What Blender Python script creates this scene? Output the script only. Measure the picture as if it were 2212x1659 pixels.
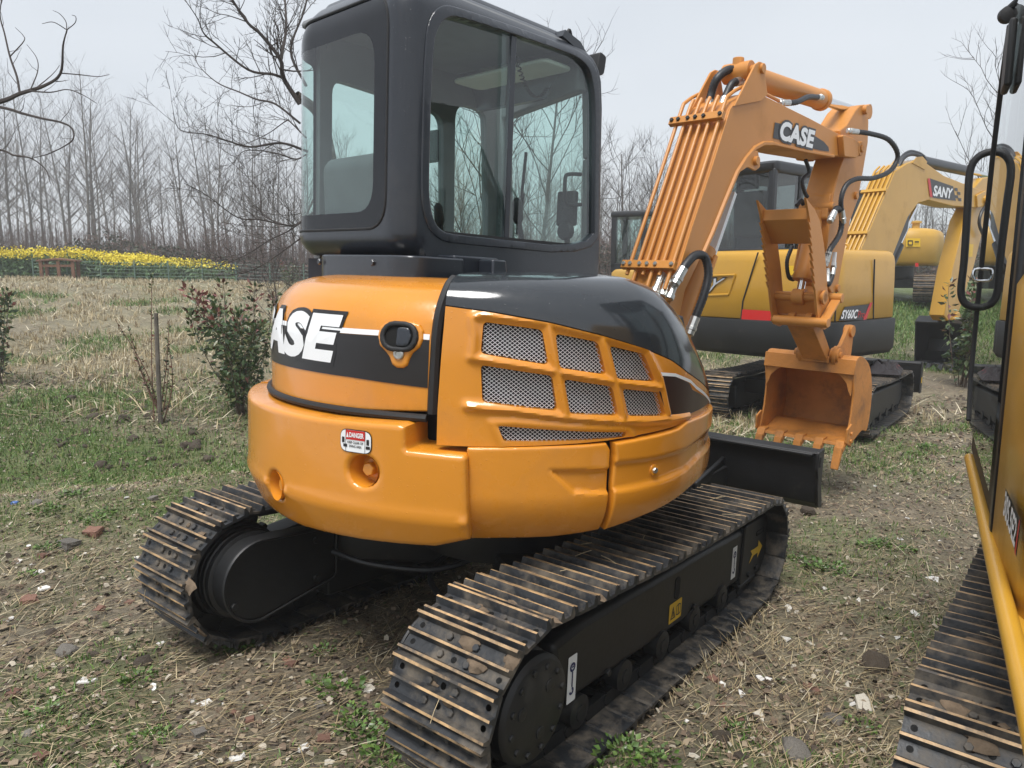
import bpy, bmesh, math, random
import numpy as np
from mathutils import Vector, Matrix, geometry, noise

R = math.radians
scene = bpy.context.scene
for o in list(bpy.data.objects):
    bpy.data.objects.remove(o)
COL = scene.collection
random.seed(5)
RNG = np.random.default_rng(7)

# ------------------------------------------------------------------ camera
CAMZ = 1.683
PITCH = math.atan(239.5 / 1600.0)
cam_data = bpy.data.cameras.new('camera')
cam_data.sensor_width = 36.0
cam_data.lens = 36.0 * 1600.0 / 2212.0
cam_data.clip_start = 0.05
cam_data.clip_end = 2000.0
cam = bpy.data.objects.new('camera', cam_data)
COL.objects.link(cam)
cam.location = (0, 0, CAMZ)
cam.rotation_euler = (R(90) - PITCH, 0, 0)
scene.camera = cam

# ------------------------------------------------------------------ world: overcast daylight
SUN_EL, SUN_AZ = 66.0, 205.0      # soft sun behind thin cloud, behind and left of the camera
world = bpy.data.worlds.new('World')
scene.world = world
world.use_nodes = True
wn = world.node_tree.nodes
wl = world.node_tree.links
wn.clear()
w_out = wn.new('ShaderNodeOutputWorld')
w_bg = wn.new('ShaderNodeBackground')
w_sky = wn.new('ShaderNodeTexSky')
w_sky.sky_type = 'NISHITA'
w_sky.sun_disc = False
w_sky.sun_elevation = R(SUN_EL)
w_sky.sun_rotation = R(SUN_AZ)
w_sky.air_density = 1.0
w_sky.dust_density = 4.0
w_sky.ozone_density = 1.5
w_mix = wn.new('ShaderNodeMix')
w_mix.data_type = 'RGBA'
w_mix.inputs[0].default_value = 0.86            # cloud cover over the clear sky
w_coord = wn.new('ShaderNodeTexCoord')
w_noise = wn.new('ShaderNodeTexNoise')
w_noise.inputs['Scale'].default_value = 1.6
w_noise.inputs['Detail'].default_value = 3.0
w_map = wn.new('ShaderNodeMapping')
w_map.inputs['Scale'].default_value = (1, 1, 2.6)
w_ramp = wn.new('ShaderNodeValToRGB')
w_ramp.color_ramp.elements[0].position = 0.32
w_ramp.color_ramp.elements[0].color = (5.25, 5.6, 6.05, 1)
w_ramp.color_ramp.elements[1].position = 0.68
w_ramp.color_ramp.elements[1].color = (6.4, 6.7, 7.05, 1)
wl.new(w_coord.outputs['Generated'], w_map.inputs['Vector'])
wl.new(w_map.outputs['Vector'], w_noise.inputs['Vector'])
wl.new(w_noise.outputs['Fac'], w_ramp.inputs['Fac'])
wl.new(w_sky.outputs['Color'], w_mix.inputs[6])
wl.new(w_ramp.outputs['Color'], w_mix.inputs[7])
wl.new(w_mix.outputs[2], w_bg.inputs['Color'])
w_bg.inputs['Strength'].default_value = 0.055
wl.new(w_bg.outputs['Background'], w_out.inputs['Surface'])

sun_data = bpy.data.lights.new('sun', 'SUN')
sun_data.energy = 1.5
sun_data.angle = R(28)
sun_data.color = (1.0, 0.985, 0.96)
sun = bpy.data.objects.new('sun', sun_data)
COL.objects.link(sun)
_sd = Vector((math.sin(R(SUN_AZ)) * math.cos(R(SUN_EL)), math.cos(R(SUN_AZ)) * math.cos(R(SUN_EL)), math.sin(R(SUN_EL))))
sun.rotation_euler = _sd.to_track_quat('Z', 'Y').to_euler()
sun.location = (0, 0, 30)

scene.view_settings.view_transform = 'Standard'
scene.view_settings.look = 'None'
scene.view_settings.exposure = 1.33
scene.view_settings.gamma = 1.0
scene.view_settings.use_curve_mapping = False
scene.cycles.max_bounces = 8
scene.cycles.transparent_max_bounces = 16
scene.cycles.volume_bounces = 2
scene.cycles.use_denoising = True

# ------------------------------------------------------------------ frames measured from the photograph
FPX = 1600.0
_fw = np.array([0, math.cos(PITCH), -math.sin(PITCH)])
_rt = np.array([1.0, 0, 0])
_up = np.cross(_rt, _fw)
_C = np.array([0, 0, CAMZ])


def ray(u, v):
    return _fw + _rt * (u - 1106.0) / FPX - _up * (v - 829.5) / FPX


def rot(yaw, pitch=0.0, roll=0.0):
    return Matrix.Rotation(R(yaw), 4, 'Z') @ Matrix.Rotation(R(pitch), 4, 'Y') @ Matrix.Rotation(R(roll), 4, 'X')


class Frame:
    """A local coordinate frame: x forward, y left, z up."""
    def __init__(s, pos, yaw, pitch=0.0, roll=0.0):
        s.M = Matrix.Translation(pos) @ rot(yaw, pitch, roll)
        a = np.array(s.M)
        s.o = a[:3, 3].copy()
        s.Rm = a[:3, :3].copy()

    def l(s, P):
        return s.Rm.T @ (np.asarray(P, float) - s.o)

    def w(s, q):
        return s.o + s.Rm @ np.asarray(q, float)

    def hit(s, u, v, ax, val):
        o = s.l(_C)
        d = s.Rm.T @ ray(u, v)
        return o + (val - o[ax]) / d[ax] * d

    def cyl(s, u, v, r):
        o = s.l(_C)
        d = s.Rm.T @ ray(u, v)
        a = d[0] ** 2 + d[1] ** 2
        b = 2 * (o[0] * d[0] + o[1] * d[1])
        c = o[0] ** 2 + o[1] ** 2 - r * r
        D = max(b * b - 4 * a * c, 0.0)
        return o + (-b - math.sqrt(D)) / (2 * a) * d


# ------------------------------------------------------------------ terrain height
def sstep(a, b, t):
    t = np.clip((t - a) / (b - a), 0, 1)
    return t * t * (3 - 2 * t)


def vnoise(x, y, seed=0):
    """cheap smooth value noise on numpy arrays, range -1..1"""
    x = np.asarray(x, float)
    y = np.asarray(y, float)
    xi = np.floor(x)
    yi = np.floor(y)
    fx = x - xi
    fy = y - yi
    fx = fx * fx * (3 - 2 * fx)
    fy = fy * fy * (3 - 2 * fy)

    def h(a, b):
        n = np.sin(a * 127.1 + b * 311.7 + seed * 74.7) * 43758.5453
        return (n - np.floor(n)) * 2 - 1
    return (h(xi, yi) * (1 - fx) + h(xi + 1, yi) * fx) * (1 - fy) + (h(xi, yi + 1) * (1 - fx) + h(xi + 1, yi + 1) * fx) * fy


def fbm(x, y, seed=0, octv=4):
    s = 0
    a = 1.0
    for k in range(octv):
        s = s + a * vnoise(np.asarray(x) * 2 ** k, np.asarray(y) * 2 ** k, seed + k)
        a *= 0.5
    return s


def ground_base(x, y):
    x = np.asarray(x, float)
    y = np.asarray(y, float)
    p = -0.0377 * (x + 0.075) - 0.0145 * (y - 3.477)
    p = 0.25 * np.tanh(p / 0.25)
    z = p + (1.6 - 0.36 * sstep(1.0, -8.0, x)) * sstep(9, 26, y)
    # the field behind the shrubs lies a little higher, with a ditch in front of it
    left = sstep(-1.0, -3.0, x)
    d = 0.45 * (y - 6.6) - 0.25 * (x + 3.0)
    z = z - 0.22 * left * np.exp(-((d) / 0.42) ** 2) + 0.12 * left * np.exp(-((d + 0.95) / 0.5) ** 2)
    return z


def track_dent(x, y):
    """soil pressed down under the two near machines' tracks and pushed up beside them"""
    z = 0.0
    for (cx, cy, yaw) in ((-0.075, 3.477, 52.27), (2.59, 2.18, 51.5)):
        c, s = math.cos(R(yaw)), math.sin(R(yaw))
        u = (x - cx) * c + (y - cy) * s
        v = np.abs(-(x - cx) * s + (y - cy) * c)
        along = sstep(1.35, 1.15, np.abs(u))
        d = np.abs(v - 0.785)
        z = z - 0.03 * sstep(0.24, 0.19, d) * along + 0.016 * np.exp(-((d - 0.27) / 0.05) ** 2) * along
    return z


def ground_z(x, y):
    x = np.asarray(x, float)
    y = np.asarray(y, float)
    z = ground_base(x, y)
    far = sstep(2.0, 9.0, np.abs(x) + np.abs(y - 4))
    z = z + track_dent(x, y) + 0.018 * fbm(x * 1.3, y * 1.3, 3, 3) + 0.012 * fbm(x * 5.5, y * 5.5, 9, 3) + 0.05 * far * fbm(x * 0.5, y * 0.5, 21, 3)
    return z


def gz(x, y):
    return float(ground_z(np.array([x]), np.array([y]))[0])


def on_ground(u, v):
    """point of the terrain seen at photo position u,v (march along the ray)"""
    d = ray(u, v)
    t = 1.0 * 1.006 ** np.arange(0, 800)
    P = _C[None] + d[None] * t[:, None]
    k = int(np.argmax(P[:, 2] < ground_z(P[:, 0], P[:, 1])))
    return Vector(P[k])


# ------------------------------------------------------------------ tags
def tag(o, label=None, cat=None, group=None, kind=None):
    if label:
        o['label'] = label
    if cat:
        o['category'] = cat
    if group:
        o['group'] = group
    if kind:
        o['kind'] = kind
    return o


def empty(name, M, label=None, cat=None, group=None):
    o = bpy.data.objects.new(name, None)
    COL.objects.link(o)
    o.matrix_world = M
    o.empty_display_size = 0.2
    return tag(o, label, cat, group)


# ------------------------------------------------------------------ mesh building
class MB:
    def __init__(s):
        s.v = []
        s.f = []
        s.m = []

    def add(s, verts, faces, m=0):
        b = len(s.v)
        s.v += [tuple(map(float, p)) for p in verts]
        for f in faces:
            s.f.append(tuple(i + b for i in f))
            s.m.append(m)
        return s

    def box(s, lo, hi, m=0, M=None):
        (x0, y0, z0), (x1, y1, z1) = lo, hi
        vs = [(x, y, z) for x in (x0, x1) for y in (y0, y1) for z in (z0, z1)]
        if M is not None:
            vs = [tuple(M @ Vector(p)) for p in vs]
        return s.add(vs, [(0, 1, 3, 2), (4, 6, 7, 5), (0, 4, 5, 1), (2, 3, 7, 6), (0, 2, 6, 4), (1, 5, 7, 3)], m)

    def prism(s, poly, axis, lo, hi, m=0, mcap=None):
        """extrude a 2-d polygon: axis 0 -> (y,z), 1 -> (x,z), 2 -> (x,y)"""
        n = len(poly)

        def P(a, b, t):
            return (t, a, b) if axis == 0 else ((a, t, b) if axis == 1 else (a, b, t))
        vs = [P(a, b, lo) for a, b in poly] + [P(a, b, hi) for a, b in poly]
        area = sum(poly[i][0] * poly[(i + 1) % n][1] - poly[(i + 1) % n][0] * poly[i][1] for i in range(n))
        flip = (area > 0) != (axis == 1)
        a = tuple(range(n))
        b = tuple(range(n, 2 * n))
        if flip:
            caps = [a[::-1], b]
            sides = [(i, (i + 1) % n, n + (i + 1) % n, n + i) for i in range(n)]
        else:
            caps = [a, b[::-1]]
            sides = [((i + 1) % n, i, n + i, n + (i + 1) % n) for i in range(n)]
        s.add(vs, sides, m)
        b0 = len(s.v) - 2 * n
        for c in caps:
            s.f.append(tuple(i + b0 for i in c))
            s.m.append(m if mcap is None else mcap)
        return s

    def tube(s, path, r, n=8, m=0, caps=True):
        path = [Vector(p) for p in path]
        k = len(path)
        rs = r if hasattr(r, '__len__') else [r] * k
        tang = []
        for i in range(k):
            a = path[max(i - 1, 0)]
            b = path[min(i + 1, k - 1)]
            t = (b - a)
            tang.append(t.normalized() if t.length > 1e-9 else Vector((0, 0, 1)))
        up = Vector((0, 0, 1)) if abs(tang[0].z) < 0.9 else Vector((1, 0, 0))
        nrm = (up - tang[0] * up.dot(tang[0])).normalized()
        vs = []
        for i in range(k):
            nrm = (nrm - tang[i] * nrm.dot(tang[i]))
            nrm = nrm.normalized() if nrm.length > 1e-9 else tang[i].orthogonal().normalized()
            bi = tang[i].cross(nrm)
            for j in range(n):
                a = 2 * math.pi * j / n
                vs.append(path[i] + (nrm * math.cos(a) + bi * math.sin(a)) * rs[i])
        fs = []
        for i in range(k - 1):
            for j in range(n):
                j2 = (j + 1) % n
                fs.append((i * n + j, i * n + j2, (i + 1) * n + j2, (i + 1) * n + j))
        if caps:
            fs.append(tuple(range(n))[::-1])
            fs.append(tuple((k - 1) * n + j for j in range(n)))
        return s.add(vs, fs, m)

    def cyl(s, p0, p1, r, n=16, m=0, r2=None):
        return s.tube([p0, p1], [r, r if r2 is None else r2], n, m)

    def lathe(s, prof, org, axis, n=24, m=0, cap=True):
        """prof: list of (radius, height) along axis from org"""
        ax = Vector(axis).normalized()
        a = ax.orthogonal().normalized()
        b = ax.cross(a)
        org = Vector(org)
        vs = []
        for (r, h) in prof:
            for j in range(n):
                t = 2 * math.pi * j / n
                vs.append(org + ax * h + (a * math.cos(t) + b * math.sin(t)) * r)
        fs = []
        for i in range(len(prof) - 1):
            for j in range(n):
                j2 = (j + 1) % n
                fs.append((i * n + j, i * n + j2, (i + 1) * n + j2, (i + 1) * n + j))
        if prof[0][0] > 1e-6:
            fs.append(tuple(range(n))[::-1])
        if prof[-1][0] > 1e-6 and cap:
            fs.append(tuple((len(prof) - 1) * n + j for j in range(n)))
        return s.add(vs, fs, m)

    def hexa(s, c, axis, r, h, m=0):
        return s.lathe([(r, 0), (r, h * 0.8), (r * 0.85, h)], c, axis, 6, m)

    def beam(s, p0, p1, w, h, m=0, up=(0, 0, 1), w2=None, h2=None):
        p0 = Vector(p0)
        p1 = Vector(p1)
        d = (p1 - p0)
        L = d.length
        d.normalize()
        up = Vector(up)
        side = d.cross(up)
        if side.length < 1e-6:
            side = d.orthogonal()
        side.normalize()
        u = side.cross(d)
        w2 = w if w2 is None else w2
        h2 = h if h2 is None else h2
        vs = []
        for (p, ww, hh) in ((p0, w, h), (p1, w2, h2)):
            for a, b in ((-1, -1), (1, -1), (1, 1), (-1, 1)):
                vs.append(p + side * a * ww / 2 + u * b * hh / 2)
        return s.add(vs, [(3, 2, 1, 0), (4, 5, 6, 7), (0, 1, 5, 4), (1, 2, 6, 5), (2, 3, 7, 6), (3, 0, 4, 7)], m)

    def mesh(s, name, mats, smooth=35):
        me = bpy.data.meshes.new(name)
        me.from_pydata(s.v, [], s.f)
        for m in (mats if isinstance(mats, (list, tuple)) else [mats]):
            me.materials.append(m)
        me.polygons.foreach_set('material_index', s.m)
        if smooth:
            me.polygons.foreach_set('use_smooth', [True] * len(s.f))
            me.set_sharp_from_angle(angle=R(smooth))
        me.update()
        return me

    def build(s, name, mats, parent=None, M=None, bevel=0, seg=2, smooth=35, fix=False):
        me = s.mesh(name, mats, smooth)
        if fix:
            bm = bmesh.new()
            bm.from_mesh(me)
            bmesh.ops.recalc_face_normals(bm, faces=bm.faces)
            bm.to_mesh(me)
            bm.free()
        return link(name, me, parent, M, bevel, seg)


def link(name, me, parent=None, M=None, bevel=0, seg=2):
    o = bpy.data.objects.new(name, me)
    COL.objects.link(o)
    if parent is not None:
        o.parent = parent
    if M is not None:
        o.matrix_local = M
    if bevel:
        b = o.modifiers.new('Bevel', 'BEVEL')
        b.width = bevel
        b.segments = seg
        b.limit_method = 'ANGLE'
        b.angle_limit = R(30)
        b.harden_normals = False
    return o


def copy_tree(o, parent=None):
    c = o.copy()
    COL.objects.link(c)
    c.parent = parent
    for ch in list(o.children):
        copy_tree(ch, c)
    return c


def inside(poly, x, y):
    c = False
    n = len(poly)
    j = n - 1
    for i in range(n):
        xi, yi = poly[i]
        xj, yj = poly[j]
        if (yi > y) != (yj > y) and x < (xj - xi) * (y - yi) / (yj - yi + 1e-12) + xi:
            c = not c
        j = i
    return c


def np_inside(poly, X, Y):
    c = np.zeros(X.shape, bool)
    n = len(poly)
    j = n - 1
    for i in range(n):
        xi, yi = poly[i]
        xj, yj = poly[j]
        t = ((yi > Y) != (yj > Y)) & (X < (xj - xi) * (Y - yi) / (yj - yi + 1e-12) + xi)
        c ^= t
        j = i
    return c


def np_dist(path, X, Y, closed=True):
    """distance of points to a polyline"""
    D = np.full(X.shape, 1e9)
    n = len(path)
    for i in range(n if closed else n - 1):
        ax, ay = path[i]
        bx, by = path[(i + 1) % n]
        dx, dy = bx - ax, by - ay
        L = dx * dx + dy * dy + 1e-12
        t = np.clip(((X - ax) * dx + (Y - ay) * dy) / L, 0, 1)
        D = np.minimum(D, np.hypot(X - ax - t * dx, Y - ay - t * dy))
    return D


def rounded(poly, r, k=4):
    """round the corners of a 2-d polygon"""
    out = []
    n = len(poly)
    rr = r if hasattr(r, '__len__') else [r] * n
    for i in range(n):
        p = Vector(poly[i])
        a = Vector(poly[i - 1]) - p
        b = Vector(poly[(i + 1) % n]) - p
        q = min(rr[i], a.length * 0.48, b.length * 0.48)
        if q < 1e-5:
            out.append(tuple(p))
            continue
        a.normalize()
        b.normalize()
        p0 = p + a * q
        p1 = p + b * q
        for j in range(k + 1):
            t = j / k
            out.append(tuple((1 - t) ** 2 * p0 + 2 * t * (1 - t) * p + t * t * p1))
    return out


def resample(poly, step, closed=True):
    out = []
    n = len(poly)
    for i in range(n if closed else n - 1):
        a = Vector(poly[i])
        b = Vector(poly[(i + 1) % n])
        k = max(1, int(math.ceil((b - a).length / step)))
        for j in range(k):
            out.append(tuple(a.lerp(b, j / k)))
    if not closed:
        out.append(tuple(poly[-1]))
    return out


def cdt_grid(outline, holes, step, fine=0.0):
    """triangulate outline minus holes with inner grid points"""
    rs_ = min(step, fine / 2.5) if fine else step
    outline = resample(outline, rs_)
    holes = [resample(h, rs_) for h in holes]
    pts = []
    edges = []
    for lp in [outline] + holes:
        b = len(pts)
        pts += lp
        edges += [(b + i, b + (i + 1) % len(lp)) for i in range(len(lp))]
    xs = [p[0] for p in outline]
    ys = [p[1] for p in outline]

    def grid(st):
        gx = np.arange(min(xs) + st / 2, max(xs), st)
        gy = np.arange(min(ys) + st / 2, max(ys), st)
        X, Y = np.meshgrid(gx, gy)
        X[1::2] += st * 0.5
        X = X.ravel()
        Y = Y.ravel()
        ok = np_inside(outline, X, Y)
        X, Y = X[ok], Y[ok]
        d = np_dist(outline, X, Y)
        for h in holes:
            ok = ~np_inside(h, X, Y)
            X, Y, d = X[ok], Y[ok], d[ok]
            d = np.minimum(d, np_dist(h, X, Y))
        return X, Y, d
    X, Y, d = grid(step)
    if fine:
        k = d > fine * 1.25
        pts += list(zip(X[k], Y[k]))
        X, Y, d = grid(max(fine / 4.0, 0.004))
        k = (d <= fine * 1.25) & (d > fine * 0.09)
        pts += list(zip(X[k], Y[k]))
    else:
        k = d > step * 0.45
        pts += list(zip(X[k], Y[k]))
    r = geometry.delaunay_2d_cdt([Vector(p) for p in pts], edges, [], 0, 1e-6)
    vs = [(p.x, p.y) for p in r[0]]
    cx = np.array([[(vs[f[0]][0] + vs[f[1]][0] + vs[f[2]][0]) / 3, (vs[f[0]][1] + vs[f[1]][1] + vs[f[2]][1]) / 3] for f in r[2]])
    keep = np_inside(outline, cx[:, 0], cx[:, 1])
    for h in holes:
        keep &= ~np_inside(h, cx[:, 0], cx[:, 1])
    fs = []
    for f, k in zip(r[2], keep):
        if k:
            a, b, c = [vs[i] for i in f]
            cr = (b[0] - a[0]) * (c[1] - a[1]) - (b[1] - a[1]) * (c[0] - a[0])
            fs.append(tuple(f) if cr > 0 else tuple(f)[::-1])
    return vs, fs


def panel_mesh(name, outline, holes, fmap, thick, step, mats, rnd=0.0, disp=None, flip=False, m_back=0, m_front=0):
    """a curved sheet with openings and real thickness.
    fmap(S,Z,D) takes numpy arrays and gives an (n,3) array; D is the outward offset."""
    vs, fs = cdt_grid(outline, holes, step, rnd)
    S = np.array([p[0] for p in vs])
    Z = np.array([p[1] for p in vs])
    D = np.zeros(len(vs))
    if disp is not None:
        D = D + disp(S, Z)
    if rnd:
        d = np_dist(resample(outline, step), S, Z)
        for h in holes:
            d = np.minimum(d, np_dist(h, S, Z))
        q = np.clip(1 - d / rnd, 0, 1)
        D = D - rnd * 0.7 * (1 - np.sqrt(np.clip(1 - q * q, 0, 1)))
    F = fmap(S, Z, D)
    B = fmap(S, Z, np.full(len(vs), -thick))
    n = len(vs)
    cnt = {}
    for f in fs:
        for i in range(3):
            e = (f[i], f[(i + 1) % 3])
            cnt[e] = cnt.get(e, 0) + 1
    bd = [e for e in cnt if (e[1], e[0]) not in cnt]
    V = [tuple(p) for p in F] + [tuple(p) for p in B]
    faces = [f[::-1] if flip else f for f in fs]
    mi = [m_front] * len(faces)
    faces += [tuple(i + n for i in (f if flip else f[::-1])) for f in fs]
    mi += [m_back] * len(fs)
    for (a, b) in bd:
        q = (b, a, a + n, b + n)
        faces.append(q[::-1] if flip else q)
        mi.append(m_front)
    me = bpy.data.meshes.new(name)
    me.from_pydata(V, [], faces)
    for m in (mats if isinstance(mats, (list, tuple)) else [mats]):
        me.materials.append(m)
    me.polygons.foreach_set('material_index', mi)
    me.polygons.foreach_set('use_smooth', [True] * len(faces))
    me.set_sharp_from_angle(angle=R(40))
    me.update()
    return me


def sheet_mesh(name, outline, fmap, d, step, mat, holes=(), flip=False):
    """a thin decal laid d above a curved surface"""
    vs, fs = cdt_grid(outline, list(holes), step)
    S = np.array([p[0] for p in vs])
    Z = np.array([p[1] for p in vs])
    F = fmap(S, Z, np.full(len(vs), d))
    me = bpy.data.meshes.new(name)
    me.from_pydata([tuple(p) for p in F], [], [f[::-1] if flip else f for f in fs])
    me.materials.append(mat)
    me.polygons.foreach_set('use_smooth', [True] * len(fs))
    me.update()
    return me


def text_polys(txt, size=1.0, bold=0.0, shear=0.0, space=1.0):
    """flat lettering as (verts2d, faces), origin at the left of the baseline"""
    cu = bpy.data.curves.new('lettering', 'FONT')
    cu.body = txt
    cu.size = size
    cu.offset = bold * size
    cu.shear = shear
    cu.space_character = space
    cu.fill_mode = 'FRONT'
    cu.resolution_u = 4
    o = bpy.data.objects.new('lettering', cu)
    COL.objects.link(o)
    dg = bpy.context.evaluated_depsgraph_get()
    me = bpy.data.meshes.new_from_object(o.evaluated_get(dg))
    vs = [(v.co.x, v.co.y) for v in me.vertices]
    fs = [tuple(p.vertices) for p in me.polygons]
    bpy.data.objects.remove(o)
    bpy.data.curves.remove(cu)
    bpy.data.meshes.remove(me)
    return vs, fs


def text_mesh(name, txt, mat, fmap, box, bold=0.0, shear=0.0, space=1.0, step=None, d=0.004, flip=False):
    """lettering fitted into box=(s0,z0,s1,z1) and laid on the surface fmap"""
    vs, fs = text_polys(txt, 1.0, bold, shear, space)
    xs = [p[0] for p in vs]
    ys = [p[1] for p in vs]
    x0, x1, y0, y1 = min(xs), max(xs), min(ys), max(ys)
    s0, z0, s1, z1 = box
    q = [(s0 + (p[0] - x0) / (x1 - x0) * (s1 - s0), z0 + (p[1] - y0) / (y1 - y0) * (z1 - z0)) for p in vs]
    me = bpy.data.meshes.new(name)
    me.from_pydata([(a, b, 0) for a, b in q], [], fs)
    if step:
        bm = bmesh.new()
        bm.from_mesh(me)
        k = min(s0, s1) + step
        while k < max(s0, s1):
            bmesh.ops.bisect_plane(bm, geom=bm.verts[:] + bm.edges[:] + bm.faces[:], plane_co=(k, 0, 0), plane_no=(1, 0, 0))
            k += step
        bm.to_mesh(me)
        bm.free()
    co = np.array([v.co[:] for v in me.vertices])
    F = fmap(co[:, 0], co[:, 1], np.full(len(co), d))
    for v, p in zip(me.vertices, F):
        v.co = p
    if flip:
        me.flip_normals()
    me.materials.append(mat)
    me.update()
    return me


def smooth_path(pts, k=6):
    """Catmull-Rom through the points"""
    P = [Vector(p) for p in pts]
    P = [P[0] * 2 - P[1]] + P + [P[-1] * 2 - P[-2]]
    out = []
    for i in range(1, len(P) - 2):
        for j in range(k):
            t = j / k
            a, b, c, d = P[i - 1], P[i], P[i + 1], P[i + 2]
            out.append(0.5 * ((2 * b) + (c - a) * t + (2 * a - 5 * b + 4 * c - d) * t * t + (3 * b - a - 3 * c + d) * t ** 3))
    out.append(P[-2])
    return out
# ------------------------------------------------------------------ materials
MATS = {}


def pmat(name, col, rough=0.5, metal=0.0, coat=0.0, var=0.0, vscale=8.0, bump=0.0, bscale=60.0, col2=None, c2pos=(0.5, 0.7), spec=0.5, c2scale=4.0, rough2=None, rand=0.0, coatr=0.1):
    """principled material with noise mottling, an optional second tone in patches and fine relief"""
    m = bpy.data.materials.new(name)
    m.use_nodes = True
    nt = m.node_tree
    N, L = nt.nodes, nt.links
    b = N['Principled BSDF']
    b.inputs['Base Color'].default_value = (*col, 1)
    b.inputs['Roughness'].default_value = rough
    b.inputs['Metallic'].default_value = metal
    b.inputs['Coat Weight'].default_value = coat
    b.inputs['Coat Roughness'].default_value = coatr
    b.inputs['Specular IOR Level'].default_value = spec
    tc = N.new('ShaderNodeTexCoord')
    src = None
    if var:
        n1 = N.new('ShaderNodeTexNoise')
        n1.inputs['Scale'].default_value = vscale
        n1.inputs['Detail'].default_value = 6
        L.new(tc.outputs['Object'], n1.inputs['Vector'])
        mr = N.new('ShaderNodeMapRange')
        mr.inputs[1].default_value = 0.3
        mr.inputs[2].default_value = 0.7
        mr.inputs[3].default_value = 1 - var
        mr.inputs[4].default_value = 1 + var
        L.new(n1.outputs['Fac'], mr.inputs[0])
        mx = N.new('ShaderNodeVectorMath')
        mx.operation = 'SCALE'
        mx.inputs[0].default_value = col
        L.new(mr.outputs[0], mx.inputs['Scale'])
        src = mx.outputs[0]
    if rand:
        oi = N.new('ShaderNodeObjectInfo')
        mr = N.new('ShaderNodeMapRange')
        mr.inputs[3].default_value = 1 - rand
        mr.inputs[4].default_value = 1 + rand
        L.new(oi.outputs['Random'], mr.inputs[0])
        mx = N.new('ShaderNodeVectorMath')
        mx.operation = 'SCALE'
        if src is None:
            mx.inputs[0].default_value = col
        else:
            L.new(src, mx.inputs[0])
        L.new(mr.outputs[0], mx.inputs['Scale'])
        src = mx.outputs[0]
    if col2 is not None:
        n2 = N.new('ShaderNodeTexNoise')
        n2.inputs['Scale'].default_value = c2scale
        n2.inputs['Detail'].default_value = 8
        n2.inputs['Roughness'].default_value = 0.65
        if rand:
            av = N.new('ShaderNodeVectorMath')
            av.operation = 'ADD'
            oi2 = N.new('ShaderNodeObjectInfo')
            sc = N.new('ShaderNodeVectorMath')
            sc.operation = 'SCALE'
            sc.inputs[0].default_value = (37, 91, 53)
            L.new(oi2.outputs['Random'], sc.inputs['Scale'])
            L.new(tc.outputs['Object'], av.inputs[0])
            L.new(sc.outputs[0], av.inputs[1])
            L.new(av.outputs[0], n2.inputs['Vector'])
        else:
            L.new(tc.outputs['Object'], n2.inputs['Vector'])
        mr = N.new('ShaderNodeMapRange')
        mr.inputs[1].default_value = c2pos[0]
        mr.inputs[2].default_value = c2pos[1]
        L.new(n2.outputs['Fac'], mr.inputs[0])
        mm = N.new('ShaderNodeMix')
        mm.data_type = 'RGBA'
        L.new(mr.outputs[0], mm.inputs[0])
        if src is None:
            mm.inputs[6].default_value = (*col, 1)
        else:
            L.new(src, mm.inputs[6])
        mm.inputs[7].default_value = (*col2, 1)
        src = mm.outputs[2]
        if rough2 is not None:
            rr = N.new('ShaderNodeMapRange')
            rr.inputs[3].default_value = rough
            rr.inputs[4].default_value = rough2
            L.new(mr.outputs[0], rr.inputs[0])
            L.new(rr.outputs[0], b.inputs['Roughness'])
    if src is not None:
        L.new(src, b.inputs['Base Color'])
    if bump:
        n3 = N.new('ShaderNodeTexNoise')
        n3.inputs['Scale'].default_value = bscale
        n3.inputs['Detail'].default_value = 5
        L.new(tc.outputs['Object'], n3.inputs['Vector'])
        bp = N.new('ShaderNodeBump')
        bp.inputs['Strength'].default_value = bump
        bp.inputs['Distance'].default_value = 0.01
        L.new(n3.outputs['Fac'], bp.inputs['Height'])
        L.new(bp.outputs['Normal'], b.inputs['Normal'])
    MATS[name] = m
    return m


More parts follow.
